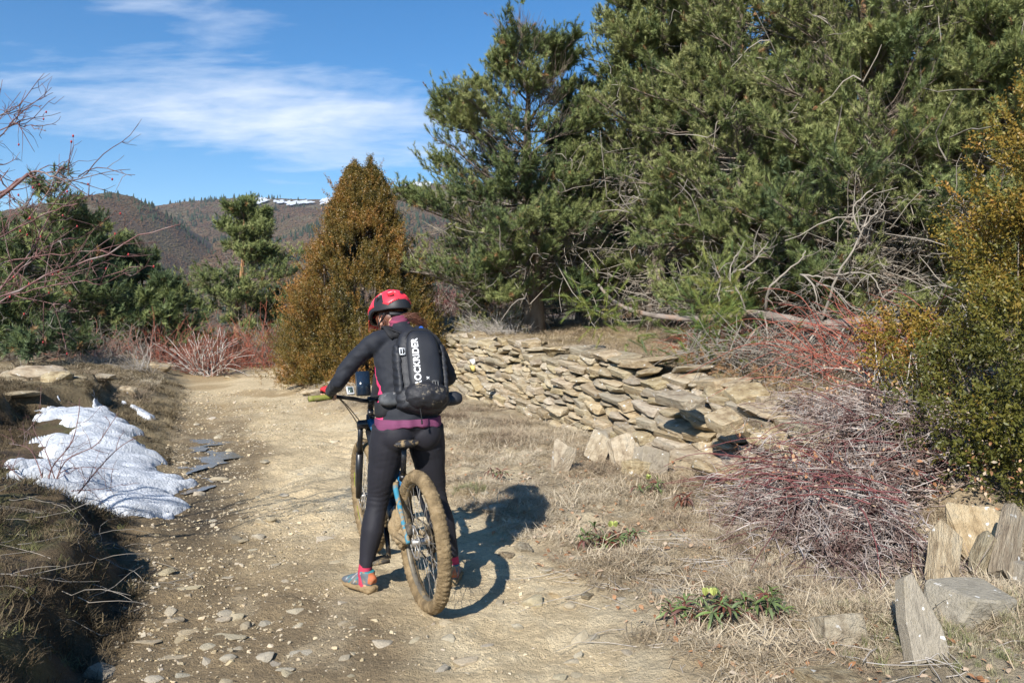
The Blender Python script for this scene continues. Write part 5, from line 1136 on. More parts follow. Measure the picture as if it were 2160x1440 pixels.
S_GRT = [src('tuft_grass_%d' % i, blades(30, (.06, .17), .0030, (30, 85), 85 + i, .9, .02), M_STRAW) for i in range(3)]
def grass(label, x, y, tint, s, srcs, name='dry_grass', cat='grass', seed=1, dz=0.0):
    r_ = np.random.default_rng(seed); z = H(x, y) + dz
    ex = np.stack([r_.normal(0, .2, len(x)), r_.normal(0, .2, len(x)), r_.uniform(0, 6.28, len(x))], 1)
    return scatter(name, np.stack([x, y, z], 1), ex, s, tint, r_.integers(0, len(srcs), len(x)), srcs, kind='stuff', label=label, category=cat)
x, y, r_ = scatter_ground(36000, (0, 19, 1.7, 5.15), 1.35, 33); t, w = zones(x, y)
k = (t + w * 1.4 > 2.0) & (r_.uniform(0, 1, len(x)) < .55 + .9 * fbm(x * 1.9, y * 1.9, 0, 4, 34)) & ~((t > 4.85) & (y > 7)); x, y = x[k], y[k]
grass('matted pale dry grass on the right verge', x, y, (.54 + .3 * fbm(x * 1.1, y * 1.1, 0, 3, 35) + r_.normal(0, .16, len(x))).clip(0, .76), r_.uniform(.35, 1.25, len(x)) * (1 + .03 * y) * (.9 + .4 * fbm(x * 2.6, y * 2.6, 0, 2, 134)), S_GRS, seed=1)
r_ = np.random.default_rng(51); x = r_.uniform(1.2, 4.6, 9000); y = r_.uniform(2.9, 6.2, 9000); k = (r_.uniform(0, 1, 9000) < .5) & (fbm(x * 1.2, y * 1.2, 0, 3, 52) > -.2) & (x + .38 * y > 2.5); x, y = x[k], y[k]
grass('taller tangled dry grass in the right foreground', x, y, (.50 + .3 * fbm(x, y, 0, 2, 53) + r_.normal(0, .12, len(x))).clip(0, .76), r_.uniform(.35, .75, len(x)), S_GRT, seed=2)
c = hit(2060, 1350); x = r_.normal(c[0], .34, 620); y = r_.normal(c[1], .2, 620)
grass('green grass patch at the foot of the triangular slab', x, y, r_.normal(.90, .08, 620), r_.uniform(.3, .7, 620), S_GRT, name='green_grass', seed=3)
c = hit(990, 1034); x = r_.normal(c[0], .06, 60); y = r_.normal(c[1], .05, 60)
grass('small round green grass tuft near the rear wheel', x, y, r_.normal(.95, .05, 60), r_.uniform(.4, .7, 60), S_GRT, name='green_grass', seed=4)
x, y, r_ = scatter_ground(24000, (0, 17, -4.2, -0.4), 1.5, 36); t, w = zones(x, y)
k = (t + w < -.45) & (r_.uniform(0, 1, len(x)) < .55 + .7 * fbm(x * 1.6, y * 1.6, 0, 3, 37)); x, y = x[k], y[k]
sn = poly_sd(x, y, [hit(a, b)[:2] for a, b in ((20, 985), (72, 918), (98, 876), (190, 868), (295, 918), (384, 1022), (382, 1062), (262, 1080), (60, 1018))]); k = sn < -.02; x, y = x[k], y[k]
grass('brown withered turf and roots on the left bank', x, y, (.10 + .34 * sst(8, 11, y) + .22 * fbm(x * 1.3, y * 1.3, 0, 2, 38) + r_.normal(0, .12, len(x))).clip(0, .8), r_.uniform(.4, .95, len(x)) * (1 + .02 * y), S_TRF, name='withered_turf_shaded', seed=5)
x = np.random.default_rng(61).uniform(-4.5, -1.7, 900); y = np.random.default_rng(62).uniform(3.0, 6.6, 900); k = (zones(x, y)[0] < -.6) & (poly_sd(x, y, [hit(a, b)[:2] for a, b in ((20, 985), (98, 876), (295, 918), (384, 1022), (262, 1080))]) < 0); x, y = x[k], y[k]
grass('moss green tufts in the left bank turf', x, y, np.random.default_rng(63).normal(.97, .04, len(x)).clip(.9, 1), np.random.default_rng(64).uniform(.3, .8, len(x)), S_TRF, name='moss_tufts', seed=6)
x, y, r_ = scatter_ground(22000, (0, 26, 5.3, 12), 1.0, 39); k = (y > 6.5); x, y = x[k], y[k]
grass('short golden dry grass on the terrace above the wall', x, y, (.42 + .2 * fbm(x, y, 0, 2, 40) + r_.normal(0, .1, len(x))[k] if False else .42 + .25 * fbm(x, y, 0, 2, 40)).clip(0, .8), np.random.default_rng(65).uniform(.8, 1.6, len(x)), S_GRS, name='terrace_grass', seed=7)
x, y, r_ = scatter_ground(9000, (0, 30, -6, -1.0), 1.0, 44); k = (y > 11); x, y = x[k], y[k]
grass('short pale grass beside the track bend', x, y, (.45 + .25 * fbm(x, y, 0, 2, 40)).clip(0, .8), np.random.default_rng(66).uniform(.8, 1.6, len(x)), S_GRS, name='bank_grass', seed=8)
# leaf litter
lf = (np.array([[0, 0, 0], [.35, .28, .1], [1, 0, .02], [.35, -.28, .12], [.7, .2, .12], [.7, -.2, .1]]), np.array([[0, 1, 3], [1, 4, 3], [3, 4, 5], [4, 2, 5]]))
S_LF = [src('dead_leaf_0', lf, M_LEAF)]
x, y, r_ = scatter_ground(3600, (0, 9, 2.0, 5.6), 1.2, 45)
scatter('leaf_litter', np.stack([x, y, H(x, y) + .012], 1), r_.uniform(-.5, .5, (len(x), 3)) + np.stack([x * 0, x * 0, r_.uniform(0, 6, len(x))], 1), r_.uniform(.018, .05, len(x)), r_.uniform(0, 1, len(x)) ** .7, x * 0, S_LF, kind='stuff', label='curled dead leaves littering the right verge', category='leaf litter')
x = r_.uniform(1.9, 3.7, 1500); y = r_.uniform(5.0, 7.2, 1500)
scatter('bleached_leaves', np.stack([x, y, H(x, y) + r_.uniform(.05, .5, 1500)], 1), r_.uniform(-1.5, 1.5, (1500, 3)), r_.uniform(.018, .042, 1500), r_.uniform(.05, 1, 1500), x * 0, S_LF, kind='stuff', label='bleached dead leaves caught in the grey bramble heap', category='leaf litter')
# dry stems lying about
fs = arcs(480, 1.9, 4.3, 1.5, 1.2, (.15, .6), (0, .25), 640, droop=.5, N_=6)
root = thing('dry_stems', 'thin bleached stems lying over the verge grass', 'dry stems', (1.9, 4.3, 0)); mb = MB(); add_tubes(mb, fs - [1.9, 4.3, 0], np.linspace(.0028, .0012, 6)[None] * np.ones((len(fs), 1)), 3, cap=False); mb.build('stems', M_TWIG_P, root, kind='stuff')
fs = arcs(120, -2.9, 4.2, 1.1, 1.1, (.1, .5), (0, .5), 641, droop=.6, N_=6); root = thing('root_tangle', 'dark roots and dry stalks hanging over the near left bank', 'roots', (-2.9, 4.2, .3)); mb = MB(); add_tubes(mb, fs - [-2.9, 4.2, .3], np.linspace(.003, .001, 6)[None] * np.ones((len(fs), 1)), 3, cap=False); mb.build('stems', M_TWIG, root, kind='stuff')
# hellebores
M_HELL = M('hellebore_leaf', [(0.085, 0.15, 0.045), (0.16, 0.18, 0.05)], scale=9, rough=.5, spec=.4, rnd=.25); M_HELR = M('red_leaf', [(0.17, 0.045, 0.03), (0.10, 0.06, 0.03)], scale=9, rough=.45, rnd=.25); M_HELF = M('green_bract', [(0.42, 0.46, 0.14)], rough=.5, transl=.2)
def leaf_me(nm, mat, L, w, droop=.55):
    s = np.linspace(0, 1, 6); hw = w * np.sin(PI * np.clip(s * .93 + .05, 0, 1)) ** .8; c = np.stack([s * L * (1 - .15 * s), s * 0, L * (.42 * s - droop * s ** 2)], 1)
    V = np.concatenate([c + np.stack([s * 0, hw, hw * .3], 1), c, c + np.stack([s * 0, -hw, hw * .3], 1)]); F_ = [[i, i + 1, i + 7, i + 6] for i in range(5)] + [[i + 6, i + 7, i + 13, i + 12] for i in range(5)]
    return mesh_np(nm, V, np.array(F_), mat, True)
LG = leaf_me('leaf', M_HELL, .115, .0082); LR = leaf_me('leaf', M_HELR, .11, .008, .75); LFm = leaf_me('bract', M_HELF, .045, .013, .1)
def hellebore(label, px, py, spread, rosettes, nleaf, redness, flowers, seed):
    rr = np.random.default_rng(seed); c = hit(px, py); root = thing('hellebore', label, 'plant', c, 0, 'hellebore plants on the verge')
    for k in range(rosettes):
        a = rr.uniform(0, 6.28); q = spread * math.sqrt(rr.uniform(0, 1)); ox, oy = q * math.cos(a) * 1.5, q * math.sin(a); hz_ = rr.uniform(.04, .11)
        mb = MB(); add_tubes(mb, np.array([[ox * .7, oy * .7, 0], [ox * .9, oy * .9, hz_ * .6], [ox, oy, hz_]]), np.array([.004, .0035, .003]), 5); mb.build('stem', M_HELR, root)
        for j in range(nleaf):
            o = link('leaf', LR if rr.uniform() < redness else LG, root); o.location = (ox, oy, hz_); s = rr.uniform(.6, 1.1); o.scale = (s, s, s); o.rotation_euler = (rr.normal(0, .3), rr.normal(-.1, .35), j * 2 * PI / nleaf + rr.normal(0, .25))
    for k in range(flowers):
        for j in range(7):
            o = link('bract', LFm, root); o.location = (spread * .3 * (k - .3), -.02, .14); o.rotation_euler = (rr.normal(0, .3), rr.uniform(-1.4, -.5), j * .9)
hellebore('wide hellebore clump with green flower bract nearest the wheel shadow', 1290, 1155, .12, 16, 12, .30, 2, 1)
hellebore('largest hellebore clump with reddish leaves in the lower right', 1490, 1312, .14, 15, 12, .45, 2, 2)
hellebore('small green hellebore right of the reddish clump', 1612, 1300, .07, 7, 11, .2, 0, 3)
hellebore('hellebore at the collapsed wall foot', 1368, 1045, .07, 6, 8, .35, 1, 4)
hellebore('orange red sprout beside the wall foot hellebore', 1442, 1068, .04, 4, 8, 1.0, 0, 5)
hellebore('little red and yellow plant near the head shadow', 1052, 1012, .05, 4, 7, .8, 0, 6)
# ================================================================== BICYCLE, RIDER, BACKPACK
RW = np.array([-0.44, 4.06]); DIR = unit(np.array([-0.47, 1.04])); PSI = math.atan2(DIR[1], DIR[0])
G0 = float(np.mean(H(np.array([-0.44, -.70, -0.91]), np.array([4.06, 4.6, 5.10]))))
def loc2w(p): return np.array([RW[0] + DIR[0] * p[0] - DIR[1] * p[1], RW[1] + DIR[1] * p[0] + DIR[0] * p[1], G0 + p[2]])
MUD = (0.27, 0.195, 0.105); MUD2 = (0.36, 0.27, 0.16)
M_TYRE = M('muddy_tyre', [(0.14, 0.10, 0.055), (0.21, 0.15, 0.08), (0.30, 0.22, 0.125)], scale=18, rough=.95, bump=.012, bscale=60, spec=.2)
M_RIM = M('rim', [(0.10, 0.09, 0.075), (0.20, 0.17, 0.12)], scale=12, rough=.5, mud=(MUD, .5, 9), metal=.2)
M_METAL = M('steel', [(0.35, 0.33, 0.30), (0.5, 0.48, 0.45)], scale=20, rough=.45, metal=.7, mud=(MUD, .52, 20))
M_DRIVE = M('muddy_drivetrain', [(0.05, 0.045, 0.04), (0.12, 0.10, 0.07)], scale=30, rough=.7, metal=.2, mud=(MUD, .53, 30))
M_BLK = M('black_paint', [(0.012, 0.012, 0.014)], rough=.35, spec=.5, mud=(MUD, .60, 22))
M_BLUE = M('blue_paint', [(0.01, 0.10, 0.22), (0.01, 0.14, 0.30)], scale=6, rough=.3, spec=.5, mud=(MUD, .60, 20))
M_CYAN = M('light_blue_paint', [(0.03, 0.17, 0.25), (0.05, 0.22, 0.31)], scale=9, rough=.4, mud=(MUD, .47, 22))
M_MUDD = M('mud', [MUD, MUD2], scale=16, rough=.95, bump=.02, bscale=30)
M_RUB = M('rubber', [(0.018, 0.018, 0.018)], rough=.8)
M_LIME = M('lime', [(0.42, 0.52, 0.04)], rough=.5, mud=((.2, .17, .08), .6, 25))
M_GRIP = M('lime_grip', [(0.20, 0.21, 0.045)], rough=.7, bump=.004, bscale=80, mud=(MUD, .52, 25))
LEAN = R(-3.0)
bike = thing('bicycle', 'muddy blue and black mountain bike the rider stands over', 'bicycle', (RW[0], RW[1], G0), PSI)
bike.rotation_mode = 'ZXY'; bike.rotation_euler = (0, 0, PSI)
def lean(mbm):   # bike tips slightly to its left about the line of the tyres' contact
    V = np.concatenate(mbm.V); c, s = math.cos(LEAN), math.sin(LEAN); y = V[:, 1] * c - V[:, 2] * s; z = V[:, 1] * s + V[:, 2] * c; V = V.copy(); V[:, 1] = y; V[:, 2] = z; mbm.V = [V]; return mbm
def bpart(nm, mb, mat, parent=None, smooth=True, **kw): return lean(mb).build(nm, mat, parent or bike, smooth, **kw)
def seg(mb, a, b, r0, r1=None, k=10, mi=0, flat=None, n=2):
    a, b = np.array(a, float), np.array(b, float); t = np.linspace(0, 1, n)[:, None]
    add_tubes(mb, a * (1 - t) + b * t, np.linspace(r0, r0 if r1 is None else r1, n), k, mi, True, flat)
def wheel(ax, front):
    w = bpy.data.objects.new('wheel', None); C.objects.link(w); w.parent = bike; w['label'] = 'front wheel with lime rim decals' if front else 'rear wheel caked in mud'
    nu, nv = 560, 20; u = np.arange(nu) * 2 * PI / nu; v = np.arange(nv) * 2 * PI / nv; UU, VV = np.meshgrid(u, v, indexing='ij')
    Rm, rm = 0.327, 0.034
    knob = ((np.sin(UU * 76) * np.sin(VV * 3.2 + 1.2) > .1) | (np.abs(np.cos(VV)) < .1)) * (np.cos(VV) > .15) * .0034
    nn = fbm(np.cos(UU) * 5, np.sin(UU) * 5, VV * .7, 2, 3 + front) * .0008 + fbm(np.cos(UU) * 60, np.sin(UU) * 60, np.sin(VV) * 6, 2, 8) * .0026
    rr_ = rm + knob + nn; rad = Rm + rr_ * np.cos(VV); 
    V = np.stack([rad * np.cos(UU), rr_ * 1.02 * np.sin(VV), rad * np.sin(UU)], -1).reshape(-1, 3) + ax
    i = np.arange(nu)[:, None] * nv + np.arange(nv)[None]; q = np.stack([i, np.roll(i, -1, 1), np.roll(np.roll(i, -1, 0), -1, 1), np.roll(i, -1, 0)], -1).reshape(-1, 4)
    mb = MB(); mb.add(V, q); bpart('tyre', mb, M_TYRE, w)
    prof = [(.306, .016), (.296, .015), (.288, .008), (.288, -.008), (.296, -.015), (.306, -.016)]; nu = 90; u = np.arange(nu) * 2 * PI / nu
    V = np.concatenate([np.stack([r * np.cos(u), u * 0 + y, r * np.sin(u)], 1) for r, y in prof]) + ax; i = np.arange(len(prof))[:, None] * nu + np.arange(nu)[None]; q = np.stack([i, np.roll(i, -1, 1), np.roll(np.roll(i, -1, 0), -1, 1), np.roll(i, -1, 0)], -1).reshape(-1, 4)
    mb = MB(); mb.add(V, q); bpart('rim', mb, M_RIM, w)
    for k in range(28):
        a = k * 2 * PI / 28; b = a + (.5 if k % 4 < 2 else -.5); sd = .026 if k % 2 else -.026
        mb = MB(); seg(mb, ax + np.array([.024 * math.cos(b), sd, .024 * math.sin(b)]), ax + np.array([.289 * math.cos(a), 0, .289 * math.sin(a)]), .0013, k=4); bpart('spoke', mb, M_METAL, w)
    mb = MB(); seg(mb, ax + [0, -.06, 0], ax + [0, .06, 0], .018, k=14); seg(mb, ax + [0, .022, 0], ax + [0, .03, 0], .032, k=14); seg(mb, ax + [0, -.03, 0], ax + [0, -.022, 0], .032, k=14); bpart('hub', mb, M_METAL, w)
    nu = 60; u = np.arange(nu) * 2 * PI / nu; ro = .088 + .002 * np.sign(np.sin(u * 12)); V = np.concatenate([np.stack([ro * np.cos(u), u * 0 + .046, ro * np.sin(u)], 1), np.stack([ro * .82 * np.cos(u), u * 0 + .046, ro * .82 * np.sin(u)], 1), np.stack([ro * .82 * np.cos(u), u * 0 + .0435, ro * .82 * np.sin(u)], 1), np.stack([ro * np.cos(u), u * 0 + .0435, ro * np.sin(u)], 1)]) + ax
    i = np.arange(4)[:, None] * nu + np.arange(nu)[None]; q = np.stack([i, np.roll(i, -1, 1), np.roll(np.roll(i, -1, 0), -1, 1), np.roll(i, -1, 0)], -1).reshape(-1, 4)
    mb = MB(); mb.add(V, q)
    for k in range(6): a = k * PI / 3; seg(mb, ax + np.array([.02 * math.cos(a), .045, .02 * math.sin(a)]), ax + np.array([.076 * math.cos(a + .4), .045, .076 * math.sin(a + .4)]), .0035, k=4)
    bpart('brake_disc', mb, M_METAL, w)
    if front:
        mb = MB()
        for k in range(8):
            a = np.linspace(k * PI / 4, k * PI / 4 + .34, 8)
            for sd in (.0175,): mb.add(np.concatenate([np.stack([.303 * np.cos(a), a * 0 + sd, .303 * np.sin(a)], 1), np.stack([.291 * np.cos(a), a * 0 + sd - .001, .291 * np.sin(a)], 1)]) + ax, [[i, i + 1, i + 9, i + 8] for i in range(7)])
        bpart('rim_decal', mb, M_LIME, w)
    else:
        mb = MB()
        for k in range(9):
            rr_ = .021 + .008 * k * (1 - .02 * k); yy = -.028 - .0042 * (9 - k) 
            n = 36; a = np.arange(n) * 2 * PI / n; r1 = rr_ + .003 * (np.arange(n) % 2)
            V = np.concatenate([np.stack([r1 * np.cos(a), a * 0 + yy, r1 * np.sin(a)], 1), np.stack([r1 * .7 * np.cos(a), a * 0 + yy, r1 * .7 * np.sin(a)], 1)]) + ax; mb.add(V, np.stack([np.arange(n), (np.arange(n) + 1) % n, (np.arange(n) + 1) % n + n, np.arange(n) + n], 1))
        seg(mb, ax + [0, -.066, 0], ax + [0, -.03, 0], .022, k=12); bpart('cassette', mb, M_DRIVE, w, False)
    return w
AX0, AX1 = np.array([0, 0, .36]), np.array([1.14, 0, .36])
wheel(AX0, 0); wheel(AX1, 1)
BB = np.array([.44, 0, .335])
mb = MB(); add_tubes(mb, smooth_path([BB + [.03, 0, .02], (.60, 0, .44), (.82, 0, .64), (.975, 0, .80)], 12), np.linspace(.046, .034, 12), 14); seg(mb, (.952, 0, .90), (.988, 0, .775), .027, k=14); bpart('down_tube', mb, M_BLK)
mb = MB(); add_tubes(mb, smooth_path([(.31, 0, .60), (.6, 0, .71), (.955, 0, .865)], 10), np.linspace(.019, .026, 10), 12); seg(mb, BB, (.300, 0, .645), .024, .019, k=12); bpart('frame', mb, M_BLUE)
mb = MB(); box(mb, BB + [-.02, 0, .03], (.16, .085, .15), np.array(Euler((0, .5, 0)).to_matrix()), taper=.8); seg(mb, BB + [0, -.045, 0], BB + [0, .045, 0], .03, k=14); bpart('bottom_bracket', mb, M_BLK, smooth=False)
mb = MB(); add_tubes(mb, smooth_path([BB + [-.02, .04, .03], (.33, .055, .33), (.22, .062, .335), (.05, .078, .358)], 14), np.array([.03, .028, .026, .024, .022, .02, .018, .017, .016, .015, .015, .014, .014, .013]), 8)
add_tubes(mb, smooth_path([BB + [-.02, -.04, .03], (.33, -.055, .33), (.22, -.062, .335), (.0, -.078, .36)], 14), .016, 8); mbv = np.concatenate(mb.V); bpart('chain_stay', mb, M_MUDD)
for sd in (1, -1):
    mb = MB(); add_tubes(mb, smooth_path([(.315, .04 * sd, .60), (.26, .055 * sd, .575), (.16, .064 * sd, .49), (0, .078 * sd, .362)], 12), np.linspace(.0165, .012, 12), 8); bpart('seat_stay', mb, M_CYAN if sd > 0 else M_BLK)
mb = MB(); seg(mb, (.315, 0, .61), (.52, 0, .50), .021, k=12); seg(mb, (.40, 0, .565), (.54, 0, .49), .026, k=12); bpart('shock', mb, M_BLK)
mb = MB(); seg(mb, (.303, 0, .63), (.252, 0, .808), .0155, k=12); seg(mb, (.306, 0, .62), (.298, 0, .65), .022, k=12); bpart('seat_post', mb, M_BLK)
# muddy bulk behind the bottom bracket
ns = 20; a = np.linspace(0, PI, ns); b = np.arange(24) * 2 * PI / 24; AA, BBg = np.meshgrid(a, b, indexing='ij')
def ball(c, r, seed=0, amp=0.0, sup=2.0, nu=20, nv=28, mat=None, rot=None, freq=3.0):
    a = np.linspace(0, PI, nu); b = np.arange(nv) * 2 * PI / nv; A_, B_ = np.meshgrid(a, b, indexing='ij')
    d = np.stack([np.sin(A_) * np.cos(B_), np.sin(A_) * np.sin(B_), np.cos(A_)], -1); k = (np.abs(d) ** sup).sum(-1) ** (-1 / sup); d = d * k[..., None]
    if amp: d = d * (1 + amp * fbm(d[..., 0] * freq + seed, d[..., 1] * freq, d[..., 2] * freq, 3, seed))[..., None]
    V = (d * np.array(r)).reshape(-1, 3)
    if rot is not None: V = V @ np.array(rot).T
    i = np.arange(nu - 1)[:, None] * nv + np.arange(nv)[None]; q = np.stack([i, i + nv, np.roll(i, -1, 1) + nv, np.roll(i, -1, 1)], -1).reshape(-1, 4)
    return V + np.array(c), q
mb = MB(); mb.add(*ball((.345, .02, .36), (.07, .055, .10), 4, .25)); mb.add(*ball((.30, .03, .30), (.06, .04, .05), 5, .3)); bpart('mud_cake', mb, M_MUDD)
mb = MB()
sp_ = smooth_path([(.40, 0, .838), (.32, 0, .845), (.26, 0, .847), (.205, 0, .856), (.185, 0, .852)], 14); wd = np.interp(np.linspace(0, 1, 14), [0, .3, .6, .85, 1], [.018, .025, .055, .072, .05])
V = []; nn_ = 14
for i, (p, w) in enumerate(zip(sp_, wd)):
    for j in range(nn_): a = j * 2 * PI / nn_; V.append([p[0], w * math.cos(a), p[2] - .018 + .018 * math.sin(a) * (1 if math.sin(a) > 0 else 1.3)])
i = np.arange(13)[:, None] * nn_ + np.arange(nn_)[None]; q = np.stack([i, i + nn_, np.roll(i, -1, 1) + nn_, np.roll(i, -1, 1)], -1).reshape(-1, 4); n0 = 14 * nn_
V += [list(sp_[0] - [-.005, 0, .018]), list(sp_[-1] - [.008, 0, .018])]; mb.add(V, q); j = np.arange(nn_); mb.T.append(np.concatenate([np.stack([j, np.roll(j, -1), j * 0 + n0], 1), np.stack([np.roll(j, -1) + 13 * nn_, j + 13 * nn_, j * 0 + n0 + 1], 1)])); mb.mt.append(np.zeros(2 * nn_))
for sd in (.022, -.022): add_tubes(mb, smooth_path([(.37, sd * .5, .815), (.31, sd, .806), (.25, sd, .806), (.21, sd * 1.2, .832)], 8), .0035, 6)
M_SAD = M('muddy_saddle', [(0.02, 0.02, 0.022)], rough=.5, mud=(MUD, .50, 18)); bpart('saddle', mb, M_SAD)
mb = MB()
for sd in (1, -1):
    seg(mb, (.968, .062 * sd, .84), (1.045, .062 * sd, .63), .0165, k=12); seg(mb, (1.035, .062 * sd, .655), (1.14, .062 * sd, .355), .024, .019, k=12)
box(mb, (.966, 0, .845), (.06, .16, .045), np.array(Euler((0, .35, 0)).to_matrix())); seg(mb, (1.09, -.062, .70), (1.09, .062, .70), .014, k=8); bpart('fork', mb, M_BLK, smooth=False)
mb = MB(); seg(mb, (.945, 0, .93), (.958, 0, .895), .02, k=12); seg(mb, (.945, 0, .945), (.905, 0, .99), .02, k=12); seg(mb, (.905, -.022, .995), (.905, .022, .995), .026, k=12); bpart('stem', mb, M_BLK)
HB = smooth_path([(.865, -.375, 1.045), (.875, -.25, 1.045), (.897, -.12, 1.02), (.905, -.04, .998), (.905, .04, .998), (.897, .12, 1.02), (.875, .25, 1.045), (.865, .375, 1.045)], 30)
mb = MB(); add_tubes(mb, HB, .0125, 10); bpart('handlebar', mb, M_BLK)
for sd in (1, -1):
    mb = MB(); add_tubes(mb, smooth_path([(.865, .385 * sd, 1.045), (.869, .31 * sd, 1.045), (.875, .25 * sd, 1.045)], 8), .0175, 12); bpart('grip', mb, M_GRIP)
    mb = MB(); seg(mb, (.88, .215 * sd, 1.043), (.91, .225 * sd, 1.03), .012, k=8); add_tubes(mb, smooth_path([(.915, .22 * sd, 1.03), (.935, .26 * sd, 1.025), (.93, .33 * sd, 1.02)], 8), .0055, 6); bpart('brake_lever', mb, M_BLK)
for (pts, nm) in (([(.91, .21, 1.03), (.98, .16, 1.0), (1.02, .08, .90), (.99, .02, .80)], 'cable'), ([(.91, .20, 1.03), (1.0, .13, .95), (1.02, .06, .82), (1.05, .05, .7)], 'cable'), ([(.91, -.2, 1.03), (1.0, -.1, .96), (1.0, 0, .84), (.95, .03, .75)], 'cable')):
    mb = MB(); add_tubes(mb, smooth_path(pts, 16), .0032, 5); bpart(nm, mb, M_BLK)
for sd, ang in ((1, R(-112)), (-1, R(68))):
    e = BB + np.array([.17 * math.cos(ang), .085 * sd, .17 * math.sin(ang)]); cr = bpy.data.objects.new('crank', None); C.objects.link(cr); cr.parent = bike
    mb = MB(); seg(mb, BB + [0, .075 * sd, 0], e, .016, .012, k=8, flat=.6); bpart('crank_arm', mb, M_BLK, cr)
    mb = MB(); box(mb, e + np.array([0, .055 * sd, 0]), (.10, .095, .018)); seg(mb, e, e + np.array([0, .1 * sd, 0]), .008, k=8); bpart('pedal', mb, M_DRIVE, cr, False)
nn_ = 40; a = np.arange(nn_) * 2 * PI / nn_; r1 = .074 + .003 * (np.arange(nn_) % 2); mb = MB()
mb.add(np.concatenate([np.stack([r1 * np.cos(a), a * 0 - .05, r1 * np.sin(a)], 1), np.stack([r1 * .75 * np.cos(a), a * 0 - .05, r1 * .75 * np.sin(a)], 1)]) + BB, np.stack([np.arange(nn_), (np.arange(nn_) + 1) % nn_, (np.arange(nn_) + 1) % nn_ + nn_, np.arange(nn_) + nn_], 1)); bpart('chain_ring', mb, M_DRIVE, smooth=False)
mb = MB(); seg(mb, BB + [0, -.05, .076], AX0 + [0, -.045, .06], .0045, k=5); seg(mb, BB + [0, -.05, -.076], (.03, -.052, .215), .0045, k=5); seg(mb, (.03, -.052, .215), (.045, -.052, .30), .0045, k=5); bpart('chain', mb, M_DRIVE)
mb = MB(); seg(mb, (.0, -.075, .34), (.03, -.07, .29), .014, k=8); box(mb, (.035, -.062, .25), (.03, .016, .10), np.array(Euler((0, .15, 0)).to_matrix())); mb.add(*ball((.03, -.055, .21), (.024, .01, .024))); mb.add(*ball((.045, -.055, .295), (.024, .01, .024))); bpart('derailleur', mb, M_DRIVE, smooth=False)
mb = MB(); box(mb, AX0 + [.05, .058, .055], (.05, .03, .06), np.array(Euler((0, .6, 0)).to_matrix())); bpart('brake_caliper', mb, M_DRIVE, smooth=False)

# phone and satnav on the bar
def device(nm, lab, cat, c, size, rot, mc, ms, inset=.006):
    w = loc2w(c); t = thing(nm, lab, cat, w, PSI); rm = np.array(Euler(rot).to_matrix())
    mb = MB(); box(mb, (0, 0, 0), size, rm); o = mb.build('case', mc, t); bv = o.modifiers.new('bevel', 'BEVEL'); bv.width = .004; bv.segments = 2
    mb = MB(); box(mb, rm @ np.array([-size[0] / 2 - .0006, 0, 0]), (.0015, size[1] - inset * 2, size[2] - inset * 2), rm); mb.build('screen', ms, t)
    return t, rm
M_PH = M('phone_case', [(0.012, 0.013, 0.015)], rough=.4); M_GL = M('phone_glass', [(0.012, 0.022, 0.04)], rough=.15, spec=.6); M_GPS = M('gps_case', [(0.55, 0.56, 0.58)], rough=.35); M_LCD = M('gps_lcd', [(0.07, 0.10, 0.09)], rough=.15, spec=.6)
device('phone', 'large dark phone in a tilted handlebar mount', 'phone', (.865, .115, 1.105), (.013, .088, .158), (0, R(24), R(-4)), M_PH, M_GL)
device('bike_computer', 'small silver cycling computer left of the phone', 'bike computer', (.875, .19, 1.062), (.016, .044, .058), (0, R(45), 0), M_GPS, M_LCD, .007)

# ------------------------------------------------------------------ the rider
DBG = False
OFF = np.array([.365, -.015, 0.0])
rider = thing('person', 'woman cyclist seen from behind looking down at her phone, black jacket and red helmet', 'person', loc2w(OFF), PSI)
def union(name, mb, voxel, mats, parent, smooth_it=2, disp=None, midf=None, off=OFF, cut=None, **kw):
    me = mb.mesh(name + '_raw', mats, True); V = np.empty(len(me.vertices) * 3); me.vertices.foreach_get('co', V); me.vertices.foreach_set('co', (V.reshape(-1, 3) - off).ravel())
    o = bpy.data.objects.new(name + '_tmp', me); C.objects.link(o)
    m = o.modifiers.new('r', 'REMESH'); m.mode = 'VOXEL'; m.use_smooth_shade = True
    if smooth_it: s = o.modifiers.new('s', 'SMOOTH'); s.iterations = smooth_it; s.factor = .5
    m.voxel_size = voxel; dg = bpy.context.evaluated_depsgraph_get(); dg.update(); me2 = bpy.data.meshes.new_from_object(o.evaluated_get(dg))
    bpy.data.objects.remove(o); me2.name = name
    me2.materials.clear(); [me2.materials.append(x) for x in (mats if isinstance(mats, (list, tuple)) else [mats])]
    n = len(me2.vertices); V = np.empty(n * 3); me2.vertices.foreach_get('co', V); V = V.reshape(-1, 3) + off
    if disp is not None:
        Nn = np.empty(n * 3); me2.vertices.foreach_get('normal', Nn); Nn = Nn.reshape(-1, 3); V = V + Nn * disp(V, Nn)[:, None]
    me2.vertices.foreach_set('co', (V - off).ravel())
    if midf is not None:
        c = np.empty(len(me2.polygons) * 3); me2.polygons.foreach_get('center', c); nr = np.empty(len(me2.polygons) * 3); me2.polygons.foreach_get('normal', nr)
        me2.polygons.foreach_set('material_index', midf(c.reshape(-1, 3) + off, nr.reshape(-1, 3)).astype(np.int32))
    else: me2.polygons.foreach_set('material_index', np.zeros(len(me2.polygons), np.int32))
    me2.polygons.foreach_set('use_smooth', np.ones(len(me2.polygons), bool))
    if cut is not None:      # (point, normal): what lies on the normal's side goes
        bm = bmesh.new(); bm.from_mesh(me2)
        for co, no in cut: bmesh.ops.bisect_plane(bm, geom=list(bm.verts) + list(bm.edges) + list(bm.faces), plane_co=Vector([float(v) for v in np.array(co) - off]), plane_no=Vector(no), clear_outer=True)
        bm.to_mesh(me2); bm.free()
    me2.update(); return link(name, me2, parent, **kw)
